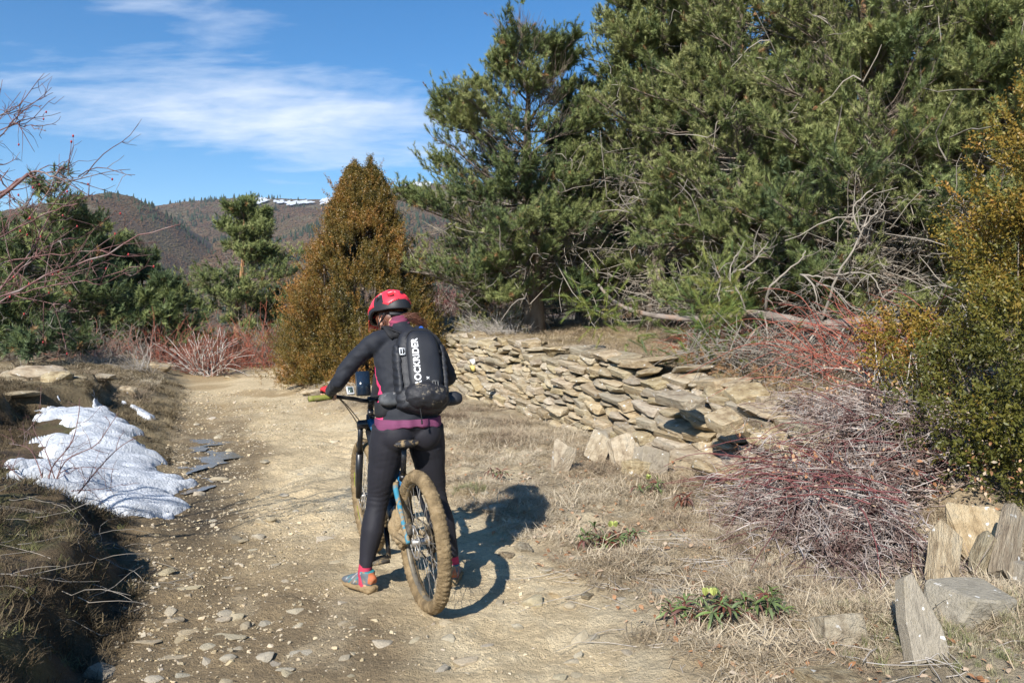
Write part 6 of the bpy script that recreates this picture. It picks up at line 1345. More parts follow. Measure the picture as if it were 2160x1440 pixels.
def loft(mb, pts, ra, rb, k=20, n=None, A=None, sup=2.0):
    """closed elliptical loft; ra along A (sideways), rb perpendicular"""
    pts = np.asarray(pts, float); m = len(pts); n = n or m * 4; ts = np.linspace(0, 1, m); tn = np.linspace(0, 1, n)
    P_ = smooth_path(pts, n); ra = np.interp(tn, ts, ra); rb = np.interp(tn, ts, rb)
    T = np.gradient(P_, axis=0); T /= np.linalg.norm(T, axis=1, keepdims=True); A = np.array([0, 1.0, 0]) if A is None else np.array(A, float)
    Av = A - T * (T @ A)[:, None]; Av /= np.linalg.norm(Av, axis=1, keepdims=True); Bv = np.cross(T, Av)
    an = np.arange(k) * 2 * PI / k; ca, sa = np.cos(an), np.sin(an); kk = (np.abs(ca) ** sup + np.abs(sa) ** sup) ** (-1 / sup)
    V = P_[:, None] + Av[:, None] * (ra[:, None] * (ca * kk)[None])[..., None] + Bv[:, None] * (rb[:, None] * (sa * kk)[None])[..., None]
    V = V.reshape(-1, 3); i = np.arange(n - 1)[:, None] * k + np.arange(k)[None]; q = np.stack([i, np.roll(i, -1, 1), np.roll(i, -1, 1) + k, i + k], -1).reshape(-1, 4)
    n0 = mb.n; mb.add(np.vstack([V, P_[:1], P_[-1:]]), q); j = np.arange(k)
    mb.T.append(np.concatenate([np.stack([np.roll(j, -1), j, j * 0 + n * k], 1), np.stack([j + (n - 1) * k, np.roll(j, -1) + (n - 1) * k, j * 0 + n * k + 1], 1)]) + n0); mb.mt.append(np.zeros(2 * k))
PEL = np.array([.352, -.015, .90]); WST = np.array([.415, -.02, 1.07]); CH = np.array([.475, -.03, 1.24]); UP = np.array([.525, -.035, 1.355]); NK = np.array([.590, -.035, 1.455])
HEAD = np.array([.705, -.010, 1.505])
ARM = {1: [(.515, .135, 1.362), (.545, .205, 1.30), (.575, .275, 1.215), (.590, .315, 1.15), (.660, .322, 1.115), (.745, .325, 1.085), (.805, .322, 1.070)],
       -1: [(.545, -.195, 1.362), (.575, -.26, 1.30), (.605, -.315, 1.215), (.625, -.350, 1.15), (.690, -.350, 1.12), (.765, -.345, 1.09), (.815, -.340, 1.072)]}
LEG = {1: [(.365, .082, .90), (.385, .100, .78), (.402, .120, .64), (.418, .140, .52), (.412, .158, .44), (.392, .185, .33), (.378, .215, .20), (.372, .232, .12)],
       -1: [(.365, -.112, .90), (.380, -.130, .78), (.392, -.155, .64), (.402, -.180, .52), (.396, -.198, .44), (.376, -.225, .33), (.360, -.258, .20), (.354, -.270, .12)]}
LR_ = [.102, .100, .083, .066, .060, .063, .043, .036]
def torso(mb, g):
    loft(mb, [PEL - [.01, 0, .05], PEL, PEL + [.02, 0, .06], WST, CH, UP, NK - [.01, 0, .02]], np.array([.10, .170, .172, .150, .172, .162, .06]) + g, np.array([.08, .118, .115, .096, .108, .085, .055]) + g, 28, 40)
def shoulders(mb, g):
    for sd in (1, -1): a = ARM[sd]; loft(mb, [UP + [-.02, 0, 0], (UP + np.array(a[0])) / 2 + [0, 0, .012], a[0]], np.array([.07, .068, .058]) + g, np.array([.07, .066, .058]) + g, 16, 12, A=(1, 0, 0))
def arm(mb, sd, g, upto=7, r=(.053, .047, .041, .037, .035, .030, .025)):
    loft(mb, ARM[sd][:upto], np.array(r[:upto]) + g, np.array(r[:upto]) + g, 16, 36, A=(0, .3, 1))
def leg(mb, sd, g, upto=8):
    loft(mb, LEG[sd][:upto], np.array(LR_[:upto]) * np.array([1, 1, .98, .95, .95, .95, .92, .9][:upto]) + g, np.array(LR_[:upto]) * np.array([1.08, 1.05, 1.0, .98, 1.03, 1.12, 1.05, 1.1][:upto]) + g, 20, 48)
# head orientation: looking down-left
HR = np.array((Matrix.Rotation(R(16), 3, 'Z') @ Matrix.Rotation(R(27), 3, 'Y')))
def hd(p): return HEAD + HR @ np.array(p)
mb = MB(); torso(mb, -.012); shoulders(mb, -.01)
for sd in (1, -1): arm(mb, sd, -.006); leg(mb, sd, -.008)
loft(mb, [NK - [.03, 0, .05], NK, hd((-.02, 0, -.05))], [.056, .052, .055], [.056, .055, .058], 16, 12)
mb.add(*ball(HEAD, (.092, .074, .108), rot=HR)); mb.add(*ball(hd((.035, 0, -.055)), (.062, .055, .055), rot=HR))      # skull, jaw
mb.add(*ball(hd((.100, 0, -.022)), (.018, .012, .022), rot=HR, nu=10, nv=12)); mb.add(*ball(hd((.088, 0, -.068)), (.014, .024, .008), rot=HR, nu=10, nv=12)); mb.add(*ball(hd((.070, 0, -.100)), (.022, .022, .015), rot=HR, nu=10, nv=12))
for sd in (1, -1): mb.add(*ball(hd((-.005, .076 * sd, -.03)), (.018, .009, .030), rot=HR, nu=12, nv=14))
def hand(mb, sd):
    cy = .325 if sd > 0 else -.345
    loft(mb, [np.array([.805, cy, 1.071]), (.835, cy, 1.078), (.868, cy, 1.078)], [.026, .040, .042], [.018, .016, .013], 14, 14)
    for k, (o_, l) in enumerate(((-.031, .95), (-.010, 1.05), (.011, 1.0), (.031, .82))):
        y = cy + o_ * -sd
        pth = np.array([(.862, y, 1.080), (.885, y, 1.074), (.898, y, 1.052), (.890, y, 1.028), (.868, y, 1.018)]); c = np.array([.87, y, 1.045]); pth = c + (pth - c) * np.array([1, 1, l]); 
        add_tubes(mb, smooth_path(pth, 14), np.linspace(.0098, .0078, 14), 8)
    y = cy - .034 * sd; add_tubes(mb, smooth_path([(.826, cy - .02 * sd, 1.068), (.838, y, 1.048), (.850, y - .004 * sd, 1.024), (.872, y + .004 * sd, 1.014)], 12), np.linspace(.0125, .0085, 12), 8)
hand(mb, 1); hand(mb, -1)
for sd in (1, -1):
    a = LEG[sd][-1]; th = R(18) if sd > 0 else R(-12); f = np.array([math.cos(th), math.sin(th), 0])
    loft(mb, [np.array(a), np.array(a) * [1, 1, 0] + [0, 0, .05] - f * .03, np.array(a) * [1, 1, 0] + f * .05 + [0, 0, .045], np.array(a) * [1, 1, 0] + f * .14 + [0, 0, .03]], [.03, .03, .036, .03], [.03, .03, .028, .018], 12, 16)
M_SKIN = M('skin', [(0.50, 0.28, 0.19), (0.56, 0.33, 0.23)], scale=20, rough=.55)
union('body', mb, .006, M_SKIN, rider, 2)
# clothes
def wr(V, N_, amp, f, seed): return amp * fbm(V[:, 0] * f, V[:, 1] * f, V[:, 2] * f * 1.9, 3, seed)
M_JKT = M('black_jacket', [(0.011, 0.013, 0.019), (0.016, 0.018, 0.025)], scale=4, rough=.72, sheen=.04, bump=.0012, bscale=240, spec=.3)
M_PINK = M('pink_panel', [(0.72, 0.055, 0.16)], rough=.65)
M_TIGHT = M('black_tights', [(0.011, 0.011, 0.015), (0.016, 0.015, 0.021)], scale=4, rough=.68, sheen=.03, bump=.0008, bscale=300, mud=((.34, .29, .22), .735, 26))
M_PURP = M('purple_shirt', [(0.13, 0.035, 0.08), (0.17, 0.045, 0.105)], scale=90, rough=.8, stretch=(.05, .05, 1))
def jdisp(V, N_):
    el = np.zeros(len(V))
    for sd in (1, -1):
        d = np.linalg.norm(V - np.array(ARM[sd][3]), axis=1); ax = V[:, 2] * .8 + V[:, 0]; el += .0035 * np.sin(ax * 150 + 5 * fbm(V[:, 0] * 9, V[:, 1] * 9, V[:, 2] * 9, 2, 4)) * np.exp(-(d / .10) ** 2)
        d = np.linalg.norm(V - np.array(ARM[sd][0]) + [0, 0, .06], axis=1); el += .0022 * np.sin((V[:, 2] - V[:, 1] * sd * .9) * 90) * np.exp(-(d / .11) ** 2)
    wv = .0045 * np.sin(V[:, 2] * 95 + V[:, 1] * 30 + 4 * fbm(V[:, 0] * 6, V[:, 1] * 6, V[:, 2] * 6, 2, 9)) * np.exp(-((V[:, 2] - 1.05) / .10) ** 2) * (np.abs(V[:, 1]) < .2)
    return el + wv + wr(V, N_, .004, 9, 12)
def jmid(c, nr):
    axp = PEL + (c[:, 2:3] - PEL[2]) * (NK - PEL) / (NK[2] - PEL[2]); d = c - axp; an = np.degrees(np.arctan2(d[:, 1], d[:, 0])); r_ = np.hypot(d[:, 0], d[:, 1])
    return ((an > 58) & (an < 104 + 8 * np.sin(c[:, 2] * 14)) & (c[:, 2] < 1.23) & (r_ < .20) & (r_ > .08)) | ((an < -48) & (an > -95) & (c[:, 2] < 1.23) & (r_ < .2))
mb = MB(); torso(mb, .004); shoulders(mb, .004)
for sd in (1, -1):
    arm(mb, sd, .006); mb.add(*ball(np.array(ARM[sd][0]) + [.0, -.01 * sd, -.008], (.066, .066, .066)))
loft(mb, [NK - [.04, 0, .06], NK + [.004, 0, .012]], [.07, .058], [.07, .058], 18, 8)
union('jacket', mb, .0065, [M_JKT, M_PINK], rider, 3, jdisp, jmid, cut=[((.365, 0, .905), (.12, 0, -1))])
mb = MB(); loft(mb, [PEL - [.01, 0, .028], PEL + [0, 0, .0], PEL + [.02, 0, .06]], [.184, .188, .182], [.134, .134, .128], 36, 16)
union('shirt_hem', mb, .006, M_PURP, rider, 1, lambda V, N_: .004 * np.sin(np.arctan2(V[:, 1], V[:, 0] - .36) * 11) + .001, cut=[((.365, 0, .890), (.0, -.10, -1)), ((.365, 0, .955), (0, 0, 1))])
mb = MB(); 
for sd in (1, -1): leg(mb, sd, .002)
loft(mb, [PEL + [0, 0, .05], PEL, PEL - [.005, 0, .055]], [.165, .172, .135], [.110, .122, .09], 28, 14)
for sd in (1, -1): mb.add(*ball(PEL + [-.040, .078 * sd, -.036], (.085, .092, .095)))
def ldisp(V, N_):
    o_ = np.zeros(len(V))
    for sd in (1, -1):
        for zz, am in ((.50, .0024), (.80, .0016)):
            k = np.array(LEG[sd][3 if zz < .6 else 1]); d = np.linalg.norm((V - k) * [1, 1, .9], axis=1); o_ += am * np.sin(V[:, 2] * 230 + V[:, 1] * 90 * sd + 9 * fbm(V[:, 0] * 8, V[:, 1] * 8, V[:, 2] * 8, 2, 3)) * np.exp(-(d / .08) ** 2)
    return o_ + wr(V, N_, .0025, 8, 31)
union('tights', mb, .0065, M_TIGHT, rider, 3, ldisp, cut=[((0, 0, .150), (0, 0, -1))])
M_SOCK = M('red_sock', [(0.40, 0.03, 0.07), (0.48, 0.05, 0.09)], scale=60, rough=.9, stretch=(.1, .1, 1), mud=(MUD, .66, 20))
M_SHOE = M('shoe_fabric', [(0.085, 0.10, 0.115), (0.14, 0.155, 0.17)], scale=30, rough=.8, mud=(MUD, .56, 16)); M_TEAL = M('teal_trim', [(0.03, 0.20, 0.23)], rough=.6, mud=(MUD, .52, 20)); M_SOLE = M('muddy_sole', [MUD, (0.22, 0.15, 0.075)], scale=20, rough=.95, bump=.01, bscale=40); M_ORG = M('orange_tab', [(0.42, 0.12, 0.05)], rough=.7, mud=(MUD, .50, 20)); M_LACE = M('white_trim', [(0.33, 0.33, 0.33)], rough=.7, mud=(MUD, .52, 20))
for sd in (1, -1):
    a = np.array(LEG[sd][-1]); mb = MB(); loft(mb, [a + [.004, -.01 * sd, .05], a + [0, 0, 0], a * [1, 1, 0] + [0, 0, .07], a * [1, 1, 0] + [.0, 0, .03]], [.037, .036, .038, .034], [.042, .041, .044, .044], 18, 14); V = np.concatenate(mb.V); mb.V = [V - OFF]; mb.build('sock', M_SOCK, rider, True)
    wdir = np.array([-.80, .60]) if sd > 0 else np.array([.05, 1.0]); f2 = np.array([wdir @ DIR, wdir @ np.array([-DIR[1], DIR[0]])]); f = np.array([f2[0], f2[1], 0]); f /= np.linalg.norm(f); sw = np.array([-f[1], f[0], 0]); c = a * [1, 1, 0]
    gz = float(H(*loc2w(c)[:2])) - G0
    sh = bpy.data.objects.new('shoe', None); C.objects.link(sh); sh.parent = rider
    mb = MB(); loft(mb, [c - f * .072 + [0, 0, .05], c - f * .05 + [0, 0, .058], c + f * .01 + [0, 0, .060], c + f * .07 + [0, 0, .045], c + f * .125 + [0, 0, .036], c + f * .168 + [0, 0, .030]], [.020, .034, .037, .040, .042, .020], [.030, .044, .046, .034, .024, .012], 18, 24, A=sw)
    loft(mb, [c - f * .02 + [0, 0, .04], c - f * .018 + [0, 0, .095], c - f * .018 + [0, 0, .112]], [.036, .041, .040], [.046, .046, .044], 18, 8, A=sw)
    def smid(cc, nr, c=c, f=f, sw=sw):
        al = (cc - c) @ f; ht = cc[:, 2]; st = (np.abs(((al * 1.0 + ht * .9) % .034) - .017) < .0045) & (al > -.01) & (al < .11) & (ht > .035)
        return np.where(ht > .108, 1, np.where((al < -.055) & (ht > .05), 2, np.where(st, np.where((al % .068) < .034, 1, 3), 0)))
    union('upper', mb, .005, [M_SHOE, M_TEAL, M_ORG, M_LACE], sh, 1, None, smid, kind=None) if False else union('upper', mb, .005, [M_SHOE, M_TEAL, M_ORG, M_LACE], sh, 1, None, smid)
    mb = MB(); loft(mb, [c - f * .085 + [0, 0, .016], c - f * .06 + [0, 0, .018], c - f * .0 + [0, 0, .016], c + f * .07 + [0, 0, .014], c + f * .13 + [0, 0, .016], c + f * .182 + [0, 0, .024]], [.022, .038, .037, .045, .046, .018], [.018, .023, .022, .019, .017, .010], 18, 30, A=sw, sup=2.6)
    union('sole', mb, .005, M_SOLE, sh, 1, lambda V, N_: wr(V, N_, .006, 30, 5)); sh.location = (0, 0, gz)
# gloves
M_GLV = M('red_glove', [(0.50, 0.03, 0.035), (0.42, 0.02, 0.03)], scale=20, rough=.7); M_GLB = M('black_glove', [(0.02, 0.02, 0.022)], rough=.8)
for sd in (1, -1):
    cy = .325 if sd > 0 else -.345; mb = MB()
    loft(mb, [np.array([.785, cy, 1.073]), (.805, cy, 1.073), (.835, cy, 1.080), (.872, cy, 1.080)], [.031, .031, .045, .047], [.026, .022, .021, .018], 16, 16)
    for o_ in (-.031, -.010, .011, .031): y = cy - o_ * sd; add_tubes(mb, smooth_path([(.862, y, 1.081), (.885, y, 1.076), (.899, y, 1.055)], 8), .0118, 8)
    union('glove', mb, .004, [M_GLV, M_GLB], rider, 1, None, lambda c, nr: (c[:, 2] < 1.066))
# neck gaiter, hair
M_GAI = M('neck_gaiter', [(0.34, 0.05, 0.10), (0.10, 0.03, 0.06)], scale=40, rough=.85, stretch=(.2, .2, 1)); mb = MB()
loft(mb, [NK + [-.008, 0, -.012], NK + [.004, 0, .012], NK + [.016, 0, .032]], [.061, .060, .055], [.061, .060, .056], 26, 14); union('neck_gaiter', mb, .005, M_GAI, rider, 1, lambda V, N_: .0025 * np.sin(V[:, 2] * 260 + V[:, 1] * 50))
M_HAIR = M('brown_hair', [(0.06, 0.022, 0.013), (0.14, 0.055, 0.03), (0.09, 0.032, 0.018)], scale=60, rough=.42, spec=.5, stretch=(1, 1, .12))
rr = np.random.default_rng(3); hp_ = []
for i in range(300):
    a = rr.uniform(-1.9, 1.9); st = hd((-.080 * math.cos(a), .074 * math.sin(a), -.035 + rr.uniform(-.03, .03)))
    tail = rr.uniform() < .62
    if tail: knot = NK + np.array([-.020, -.045, .050]) + rr.normal(0, .009, 3); e_ = knot + np.array([-.010, -.085, -.040]) * rr.uniform(.5, 1.25) + rr.normal(0, .012, 3); hp_.append(smooth_path([st, st * .4 + knot * .6 + [-.012, 0, 0], knot, (knot + e_) / 2 + [0, 0, .012], e_], 12))
    else: e_ = st + np.array([.015, .006 * np.sign(a), -.072]) + rr.normal(0, .012, 3); hp_.append(smooth_path([st, (st + e_) / 2 + [-.008, .004 * np.sign(a), 0], e_, e_ + [.006, 0, -.010]], 12))
mb = MB(); add_tubes(mb, np.array(hp_) - OFF, np.linspace(.0026, .0008, 12)[None] * np.ones((len(hp_), 1)), 4); 
V, q = ball(HEAD, (.097, .080, .112), 2, .03, rot=HR); V = V; mb.add(V - OFF, q); hm_ = mb.build('hair', M_HAIR, rider, True)
# cap of hair stays behind the face: trim it
bm = bmesh.new(); bm.from_mesh(hm_.data)
HRi = HR.T
def facehit(c): l = HRi @ (np.array(c) + OFF - HEAD); return (l[0] > .035 and l[2] < .05 and abs(l[1]) < .082) or (l[2] < -.045 and l[0] > -.02 and abs(l[1]) < .075 and np.linalg.norm(l / [.097, .08, .112]) < 1.06)
bmesh.ops.delete(bm, geom=[f for f in bm.faces if facehit(f.calc_center_median())], context='FACES'); bm.to_mesh(hm_.data); bm.free()
# eyes
for sd in (1, -1):
    mb = MB(); mb.add(*ball(hd((.082, .030 * sd, -.012)) - OFF, (.010, .011, .010), nu=10, nv=12)); mb.build('eye', M('eye_white', [(0.7, 0.7, 0.68)], rough=.2) if sd > 0 else bpy.data.materials['eye_white'], rider, True)
# helmet
M_HRED = M('helmet_red', [(0.72, 0.035, 0.055)], rough=.36, spec=.5, coat=.2); M_HBLK = M('helmet_black', [(0.020, 0.021, 0.024)], rough=.5); M_HVNT = M('helmet_vent', [(0.006, 0.006, 0.006)], rough=.9)
hel = bpy.data.objects.new('helmet', None); C.objects.link(hel); hel.parent = rider; hel.location = tuple(HEAD - OFF + HR @ np.array([-.008, 0, .022])); hel.rotation_mode = 'QUATERNION'; hel.rotation_quaternion = Matrix(HR.tolist()).to_quaternion()
nu, nv = 150, 62; th = np.arange(nu) * 2 * PI / nu; thd = (np.degrees(th) + 180) % 360 - 180        # 0 = back
vv = np.linspace(0, 1, nv); TH, VVv = np.meshgrid(thd, vv)
phm = 92 + 16 * np.exp(-(TH / 55) ** 2) - 9 * np.exp(-((np.abs(TH) - 92) / 22) ** 2); PH = 2 + VVv * (phm - 2)
aT = np.abs(TH)
def rectm(a0, a1, p0, p1, sk=0.0): pp = PH - sk * (aT - (a0 + a1) / 2); return sst(a0 - 3, a0 + 2, aT) * sst(a1 + 3, a1 - 2, aT) * sst(p0 - 3, p0 + 2, pp) * sst(p1 + 3, p1 - 2, pp)
vent = np.maximum.reduce([rectm(11, 32, 56, 70, -.15), rectm(54, 70, 38, 60, .5), rectm(100, 124, 34, 62, -.2), rectm(140, 160, 30, 62), rectm(24, 44, 18, 30)])
inset = rectm(-5, 26, 34, 45) * (aT < 30)
blackm = (PH > 87 - 5 * np.cos(np.radians(TH * 3)) - 14 * sst(38, 56, aT) - 0 * aT) | (rectm(50, 78, 36, 84, .35) > .5)
Rr = 1 + .045 * (~blackm) - .20 * vent - .035 * inset + .02 * np.cos(np.radians(TH) * 2) - .03 * np.exp(-(TH / 7) ** 2) * sst(45, 30, PH)
ex = .150 + .012 * np.exp(-(TH / 50) ** 2); X_ = -np.cos(np.radians(TH)) * np.sin(np.radians(PH)) * ex * Rr; Y_ = np.sin(np.radians(TH)) * np.sin(np.radians(PH)) * .118 * Rr; Z_ = np.cos(np.radians(PH)) * .130 * Rr + (-.006)
V1 = np.stack([X_, Y_, Z_], -1); V2 = V1 * np.array([.86, .86, .86]) - [0, 0, .002]; V = np.concatenate([V1.reshape(-1, 3), V2.reshape(-1, 3)])
i = np.arange(nv - 1)[:, None] * nu + np.arange(nu)[None]; q1 = np.stack([i, i + nu, np.roll(i, -1, 1) + nu, np.roll(i, -1, 1)], -1).reshape(-1, 4); q2 = q1[:, ::-1] + nu * nv; j = np.arange(nu) + (nv - 1) * nu; q3 = np.stack([j, j + nu * nv, np.roll(j, -1) + nu * nv, np.roll(j, -1)], 1)
fm = lambda arr: arr[:-1].reshape(-1); md = np.where(fm(vent) > .45, 2, np.where(fm(blackm) | (fm(inset) > .45), 1, 0))
hme = mesh_np('shell', V, np.concatenate([q1, q2, q3]), [M_HRED, M_HBLK, M_HVNT], True, np.concatenate([md, np.ones(len(q2)), np.ones(len(q3))])); link('shell', hme, hel)
nx_, ny_ = 14, 20; xs = np.linspace(0, 1, nx_); ys = np.linspace(-1, 1, ny_); XX, YY = np.meshgrid(xs, ys)
vx = .118 + .088 * XX * (1 - .35 * YY ** 2) - .045 * YY ** 2; vy = .108 * YY * (1 - .18 * XX); vz = .048 - .045 * XX - .062 * YY ** 2 - .014 * np.abs(np.sin(YY * 3)) * .3
V1 = np.stack([vx, vy, vz], -1).reshape(-1, 3); V2 = V1 - [0, 0, .004]; g = grid_faces(nx_, ny_); n = len(V1)
bd = [(r_ * nx_, (r_ + 1) * nx_) for r_ in range(ny_ - 1)] + [((r_ + 1) * nx_ + nx_ - 1, r_ * nx_ + nx_ - 1) for r_ in range(ny_ - 1)] + [(k_ + 1, k_) for k_ in range(nx_ - 1)] + [((ny_ - 1) * nx_ + k_, (ny_ - 1) * nx_ + k_ + 1) for k_ in range(nx_ - 1)]
link('visor', mesh_np('visor', np.concatenate([V1, V2]), np.concatenate([g, g[:, ::-1] + n, np.array([[a_, b_, b_ + n, a_ + n] for a_, b_ in bd])]), M_HRED, True), hel)
mb = MB(); add_tubes(mb, smooth_path([(-.02, .080, -.02), (.02, .082, -.07), (.05, .05, -.115), (.055, 0, -.125), (.05, -.05, -.115), (.02, -.082, -.07), (-.02, -.080, -.02)], 30), .004, 5); add_tubes(mb, smooth_path([(-.06, .076, -.03), (-.01, .084, -.06), (.02, .082, -.07)], 10), .004, 5); mb.build('strap', M_HBLK, hel, True)
mb = MB(); mb.add(*ball((-.168, 0, .050), (.004, .011, .007), nu=8, nv=14)); mb.build('badge', M_HBLK, hel, True)
mb = MB(); loft(mb, [(-.085, .062, -.045), (-.105, .03, -.055), (-.110, 0, -.058), (-.105, -.03, -.055), (-.085, -.062, -.045)], [.012] * 5, [.005] * 5, 10, 16, A=(0, 0, 1)); mb.build('cradle', M_HBLK, hel, True)

# ------------------------------------------------------------------ the backpack
TU = unit(NK - PEL); UN = unit(np.array([-TU[2], 0, TU[0]])); UL = np.cross(UN, TU) * -1
UL = unit(np.array([0, 1, 0]) - TU * TU[1]); UN = np.cross(UL, TU) * 1.0
if UN[0] > 0: UN = -UN
PC = PEL + TU * .285 + UN * .148 + np.array([0, -.048, 0])
pack = thing('backpack', 'black hiking backpack with white vertical lettering worn by the rider', 'backpack', loc2w(PC), PSI)
BMAT = np.stack([UL, TU, UN], 1)                    # columns: u (left), v (up), w (back)
def pk(p): return (BMAT @ np.asarray(p, float).T).T
M_PACK = M('pack_nylon', [(0.013, 0.014, 0.018), (0.022, 0.023, 0.028)], scale=7, rough=.52, bump=.002, bscale=300, spec=.45, mud=((.30, .26, .2), .72, 20))
M_PACKM = M('muddy_nylon', [(0.014, 0.014, 0.017), (0.022, 0.022, 0.026)], scale=7, rough=.5, bump=.002, bscale=200, mud=((.25, .21, .15), .56, 16))
M_MESH = M('mesh_pocket', [(0.03, 0.033, 0.04), (0.10, 0.105, 0.11)], scale=14, rough=.6, mud=((.25, .24, .24), .58, 20)); M_LOGO = M('white_print', [(0.86, 0.86, 0.88)], rough=.6, mud=((.25, .24, .22), .66, 60)); M_BUCK = M('buckle', [(0.62, 0.64, 0.66)], rough=.4); M_WEB = M('webbing', [(0.017, 0.017, 0.019)], rough=.75, bump=.003, bscale=160)
def sball(c, r, sup, seed=0, amp=.0, freq=4, nu=40, nv=56):
    V, q = ball((0, 0, 0), r, seed, amp, sup, nu, nv, freq=freq); return pk(V + np.array(c)), q
def ppart(nm, pieces, mat, disp=None, vox=.006):
    mb = MB(); [mb.add(V, q) for V, q in pieces]
    return union(nm, mb, vox, mat, pack, 2, disp, off=np.zeros(3))
wrp = lambda V, N_: .0045 * fbm(V[:, 0] * 10, V[:, 1] * 10, V[:, 2] * 22, 3, 5) + .0022 * np.sin(V[:, 2] * 120 + V[:, 1] * 60 + 5 * fbm(V[:, 0] * 12, V[:, 1] * 12, V[:, 2] * 12, 2, 3)) * sst(-.02, -.10, V[:, 2])
ppart('main_bag', [sball((0, .005, -.01), (.128, .235, .078), 3.2), sball((0, -.17, -.01), (.150, .085, .085), 2.6)], M_PACK, wrp)
FPc, FPr, FPs = np.array([-.008, .018, .02]), np.array([.096, .190, .080]), 3.6
ppart('front_panel', [sball(FPc, FPr, FPs)], M_PACK, lambda V, N_: .0015 * fbm(V[:, 0] * 14, V[:, 1] * 14, V[:, 2] * 14, 2, 6))
ppart('lower_pouch', [sball((-.01, -.165, .035), (.120, .078, .085), 2.6)], M_PACKM, lambda V, N_: .006 * fbm(V[:, 0] * 16, V[:, 1] * 16, V[:, 2] * 26, 3, 16))
def edge_tube(): 
    a = np.linspace(-.15, PI + .15, 40); sp = 3.6; c_, s_ = np.cos(a), np.sin(a); k = (np.abs(c_) ** sp + np.abs(s_) ** sp) ** (-1 / sp)
    return np.stack([FPc[0] + .095 * c_ * k, FPc[1] + .02 + .172 * s_ * k, np.full(40, .052)], 1)
mb = MB(); add_tubes(mb, pk(edge_tube()), .0042, 6); mb.build('piping', M_WEB, pack, True)
def fpw(u, v): q = 1 - np.abs((u - FPc[0]) / FPr[0]) ** FPs - np.abs((v - FPc[1]) / FPr[1]) ** FPs; return FPc[2] + FPr[2] * np.clip(q, 0, 1) ** (1 / FPs)
def letters(txt, size, u0, v0, mat, name, sp=1.0):
    cu = bpy.data.curves.new('txt', 'FONT'); cu.body = txt; cu.size = size; cu.offset = .0013 * size / .05; cu.space_character = 1.07
    o = bpy.data.objects.new('txt', cu); C.objects.link(o); dg = bpy.context.evaluated_depsgraph_get(); me = bpy.data.meshes.new_from_object(o.evaluated_get(dg)); bpy.data.objects.remove(o)
    bm = bmesh.new(); bm.from_mesh(me); bmesh.ops.triangulate(bm, faces=bm.faces); bmesh.ops.subdivide_edges(bm, edges=[e for e in bm.edges if e.calc_length() > .012], cuts=1); bmesh.ops.triangulate(bm, faces=bm.faces); bm.to_mesh(me); bm.free()
    n = len(me.vertices); V = np.empty(n * 3); me.vertices.foreach_get('co', V); V = V.reshape(-1, 3)
    u = u0 + V[:, 1]; v = v0 + V[:, 0]; w = fpw(u, v) + .0035; me.vertices.foreach_set('co', pk(np.stack([u, v, w], 1)).ravel()); me.materials.clear(); me.materials.append(mat); me.update(); me.name = name
    return link(name, me, pack)
lo = letters('ROCKRIDER', .047, .030, -.128, M_LOGO, 'lettering')
bb_ = [0, 0]
# straps, belt, buckles
def strap(nm, pts, w, t, mat, parent=pack, A=(0, 1, 0)):
    mb = MB(); P_ = np.array([np.array(p) - PC for p in pts]); loft(mb, P_, [w] * len(P_), [t] * len(P_), 10, 28, A=A, sup=4.0); return mb.build(nm, mat, parent, True)
for sd in (1, -1):
    yo = -.03
    strap('shoulder_strap', [PC + BMAT @ [.085 * sd, .20, -.055], UP + [-.075, .085 * sd, .055], UP + [.01, .098 * sd, .092], CH + [.115, .10 * sd, .07], CH + [.135, .115 * sd, -.03], WST + [.10, .145 * sd, .02], WST + [-.0, .168 * sd, .0], PC + BMAT @ [.13 * sd, -.12, -.05]], .026, .007, M_WEB)
    strap('load_strap', [PC + BMAT @ [.075 * sd, .215, -.01], UP + [-.055, .085 * sd, .085], UP + [.0, .095 * sd, .100]], .009, .002, M_WEB)
    strap('hip_belt', [PC + BMAT @ [.12 * sd, -.175, -.04], PEL + [-.02, .165 * sd, .105], PEL + [.09, .160 * sd, .10], PEL + [.155, .08 * sd, .095]], .042, .008, M_WEB, A=(0, 0, 1))
    strap('compression_strap', [PC + BMAT @ [.135 * sd, .075, -.03], PC + BMAT @ [.130 * sd, .078, .030], PC + BMAT @ [.098 * sd, .080, .070]], .010, .003, M_WEB, A=tuple(TU))
    V, q = sball((.165 * sd, -.165, -.03), (.072, .040, .034), 2.6); V = V
    o = ppart('hip_pocket', [(V, q)], M_MESH if sd > 0 else M_PACK, lambda V, N_: .004 * fbm(V[:, 0] * 20, V[:, 1] * 20, V[:, 2] * 20, 2, 6)); 
    ppart('side_pocket', [sball((.128 * sd, -.02, .0), (.020, .16, .055), 3)], M_PACK, lambda V, N_: .004 * fbm(V[:, 0] * 16, V[:, 1] * 16, V[:, 2] * 16, 2, 7) + .002 * np.sin(V[:, 2] * 160))
mb = MB()
for (u, v, du, dv) in ((.110, .095, .030, .006), (.110, .060, .030, .006), (.124, .078, .006, .036), (.097, .078, .006, .036), (.110, .078, .004, .034)): box(mb, pk([u, v, .066]), (du, dv, .006), BMAT)
mb.build('buckle', M_BUCK, pack)
mb = MB()
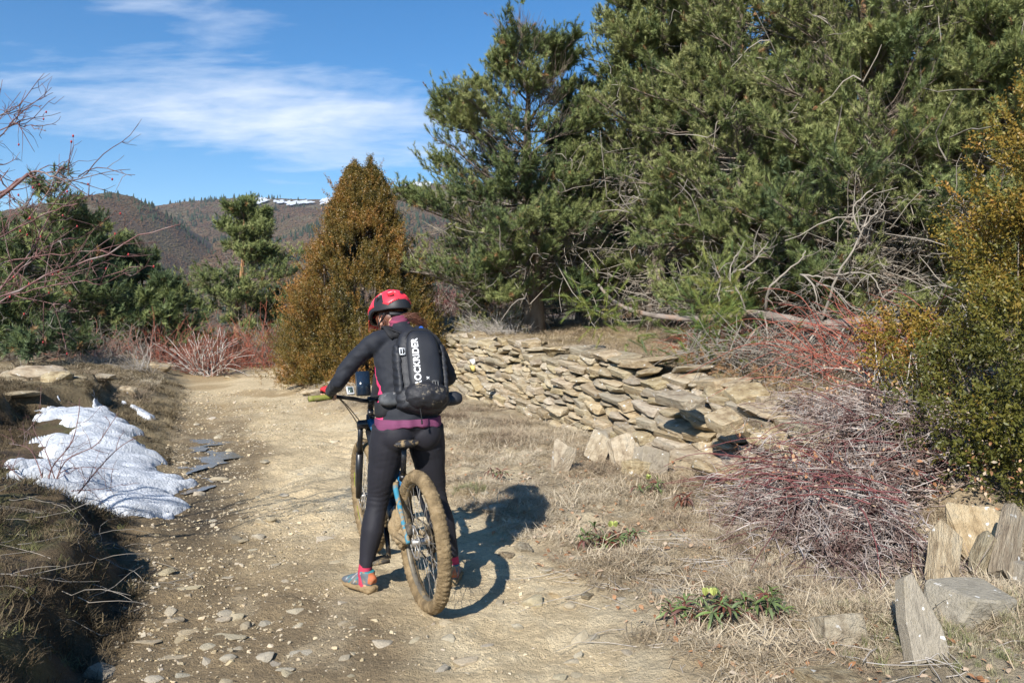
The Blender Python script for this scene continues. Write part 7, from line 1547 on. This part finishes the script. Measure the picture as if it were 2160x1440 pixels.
for (u, v, du, dv) in ((-.045, -.105, .030, .005), (-.045, -.135, .030, .005), (-.060, -.12, .005, .034), (-.030, -.12, .005, .034), (-.045, -.12, .004, .03)): box(mb, pk([u, v, .108]), (du, dv, .004), BMAT)
M_GREYP = M('grey_trim', [(0.12, 0.12, 0.12)], rough=.6); mb.build('belt_loop', M_GREYP, pack)
mb = MB(); box(mb, pk([-.01, -.085, .098]), (.020, .004, .003), BMAT @ np.array(Euler((0, 0, .7)).to_matrix())); box(mb, pk([-.01, -.085, .098]), (.020, .004, .0034), BMAT @ np.array(Euler((0, 0, -.7)).to_matrix())); mb.build('zip_emblem', M_LOGO, pack)
mb = MB(); n_ = 20; a = np.arange(n_) * 2 * PI / n_; V = [];
add_tubes(mb, pk(np.stack([.035 * 0 + -.045 + .008 * np.cos(np.linspace(0, 2 * PI, 20)), -.205 + .008 * np.sin(np.linspace(0, 2 * PI, 20)), np.full(20, .110)], 1)), .0018, 5); mb.build('eyelet', M_GREYP, pack)
mb = MB(); add_tubes(mb, pk(smooth_path([(.04, -.235, .06), (.035, -.27, .055), (.030, -.31, .04)], 10)), .003, 5); box(mb, pk([.03, -.315, .04]), (.008, .02, .006), BMAT); mb.build('pull_cord', M_WEB, pack)
M_BLUEL = M('blue_loop', [(0.02, 0.10, 0.45)], rough=.6); mb = MB(); add_tubes(mb, pk(smooth_path([(-.03, .225, -.03), (-.035, .26, -.035), (-.05, .262, -.035), (-.055, .225, -.03)], 12)), .006, 6); mb.build('haul_loop', M_BLUEL, pack, True)

# ================================================================== AIR
hb = MB(); box(hb, (0, 1100, 175), (8000, 2600, 378))
mh = bpy.data.materials.new('haze'); mh.use_nodes = True; nt = mh.node_tree; nt.nodes.clear()
ho = N(nt, 'ShaderNodeOutputMaterial'); hv = N(nt, 'ShaderNodeVolumePrincipled'); hv.inputs['Color'].default_value = (0.80, 0.88, 1.0, 1); hv.inputs['Density'].default_value = 0.00010; hv.inputs['Anisotropy'].default_value = 0.2
nt.links.new(hv.outputs[0], ho.inputs['Volume'])
hb.build('haze', mh, kind='stuff', label='thin blue mountain air between the viewer and the hills', category='haze')
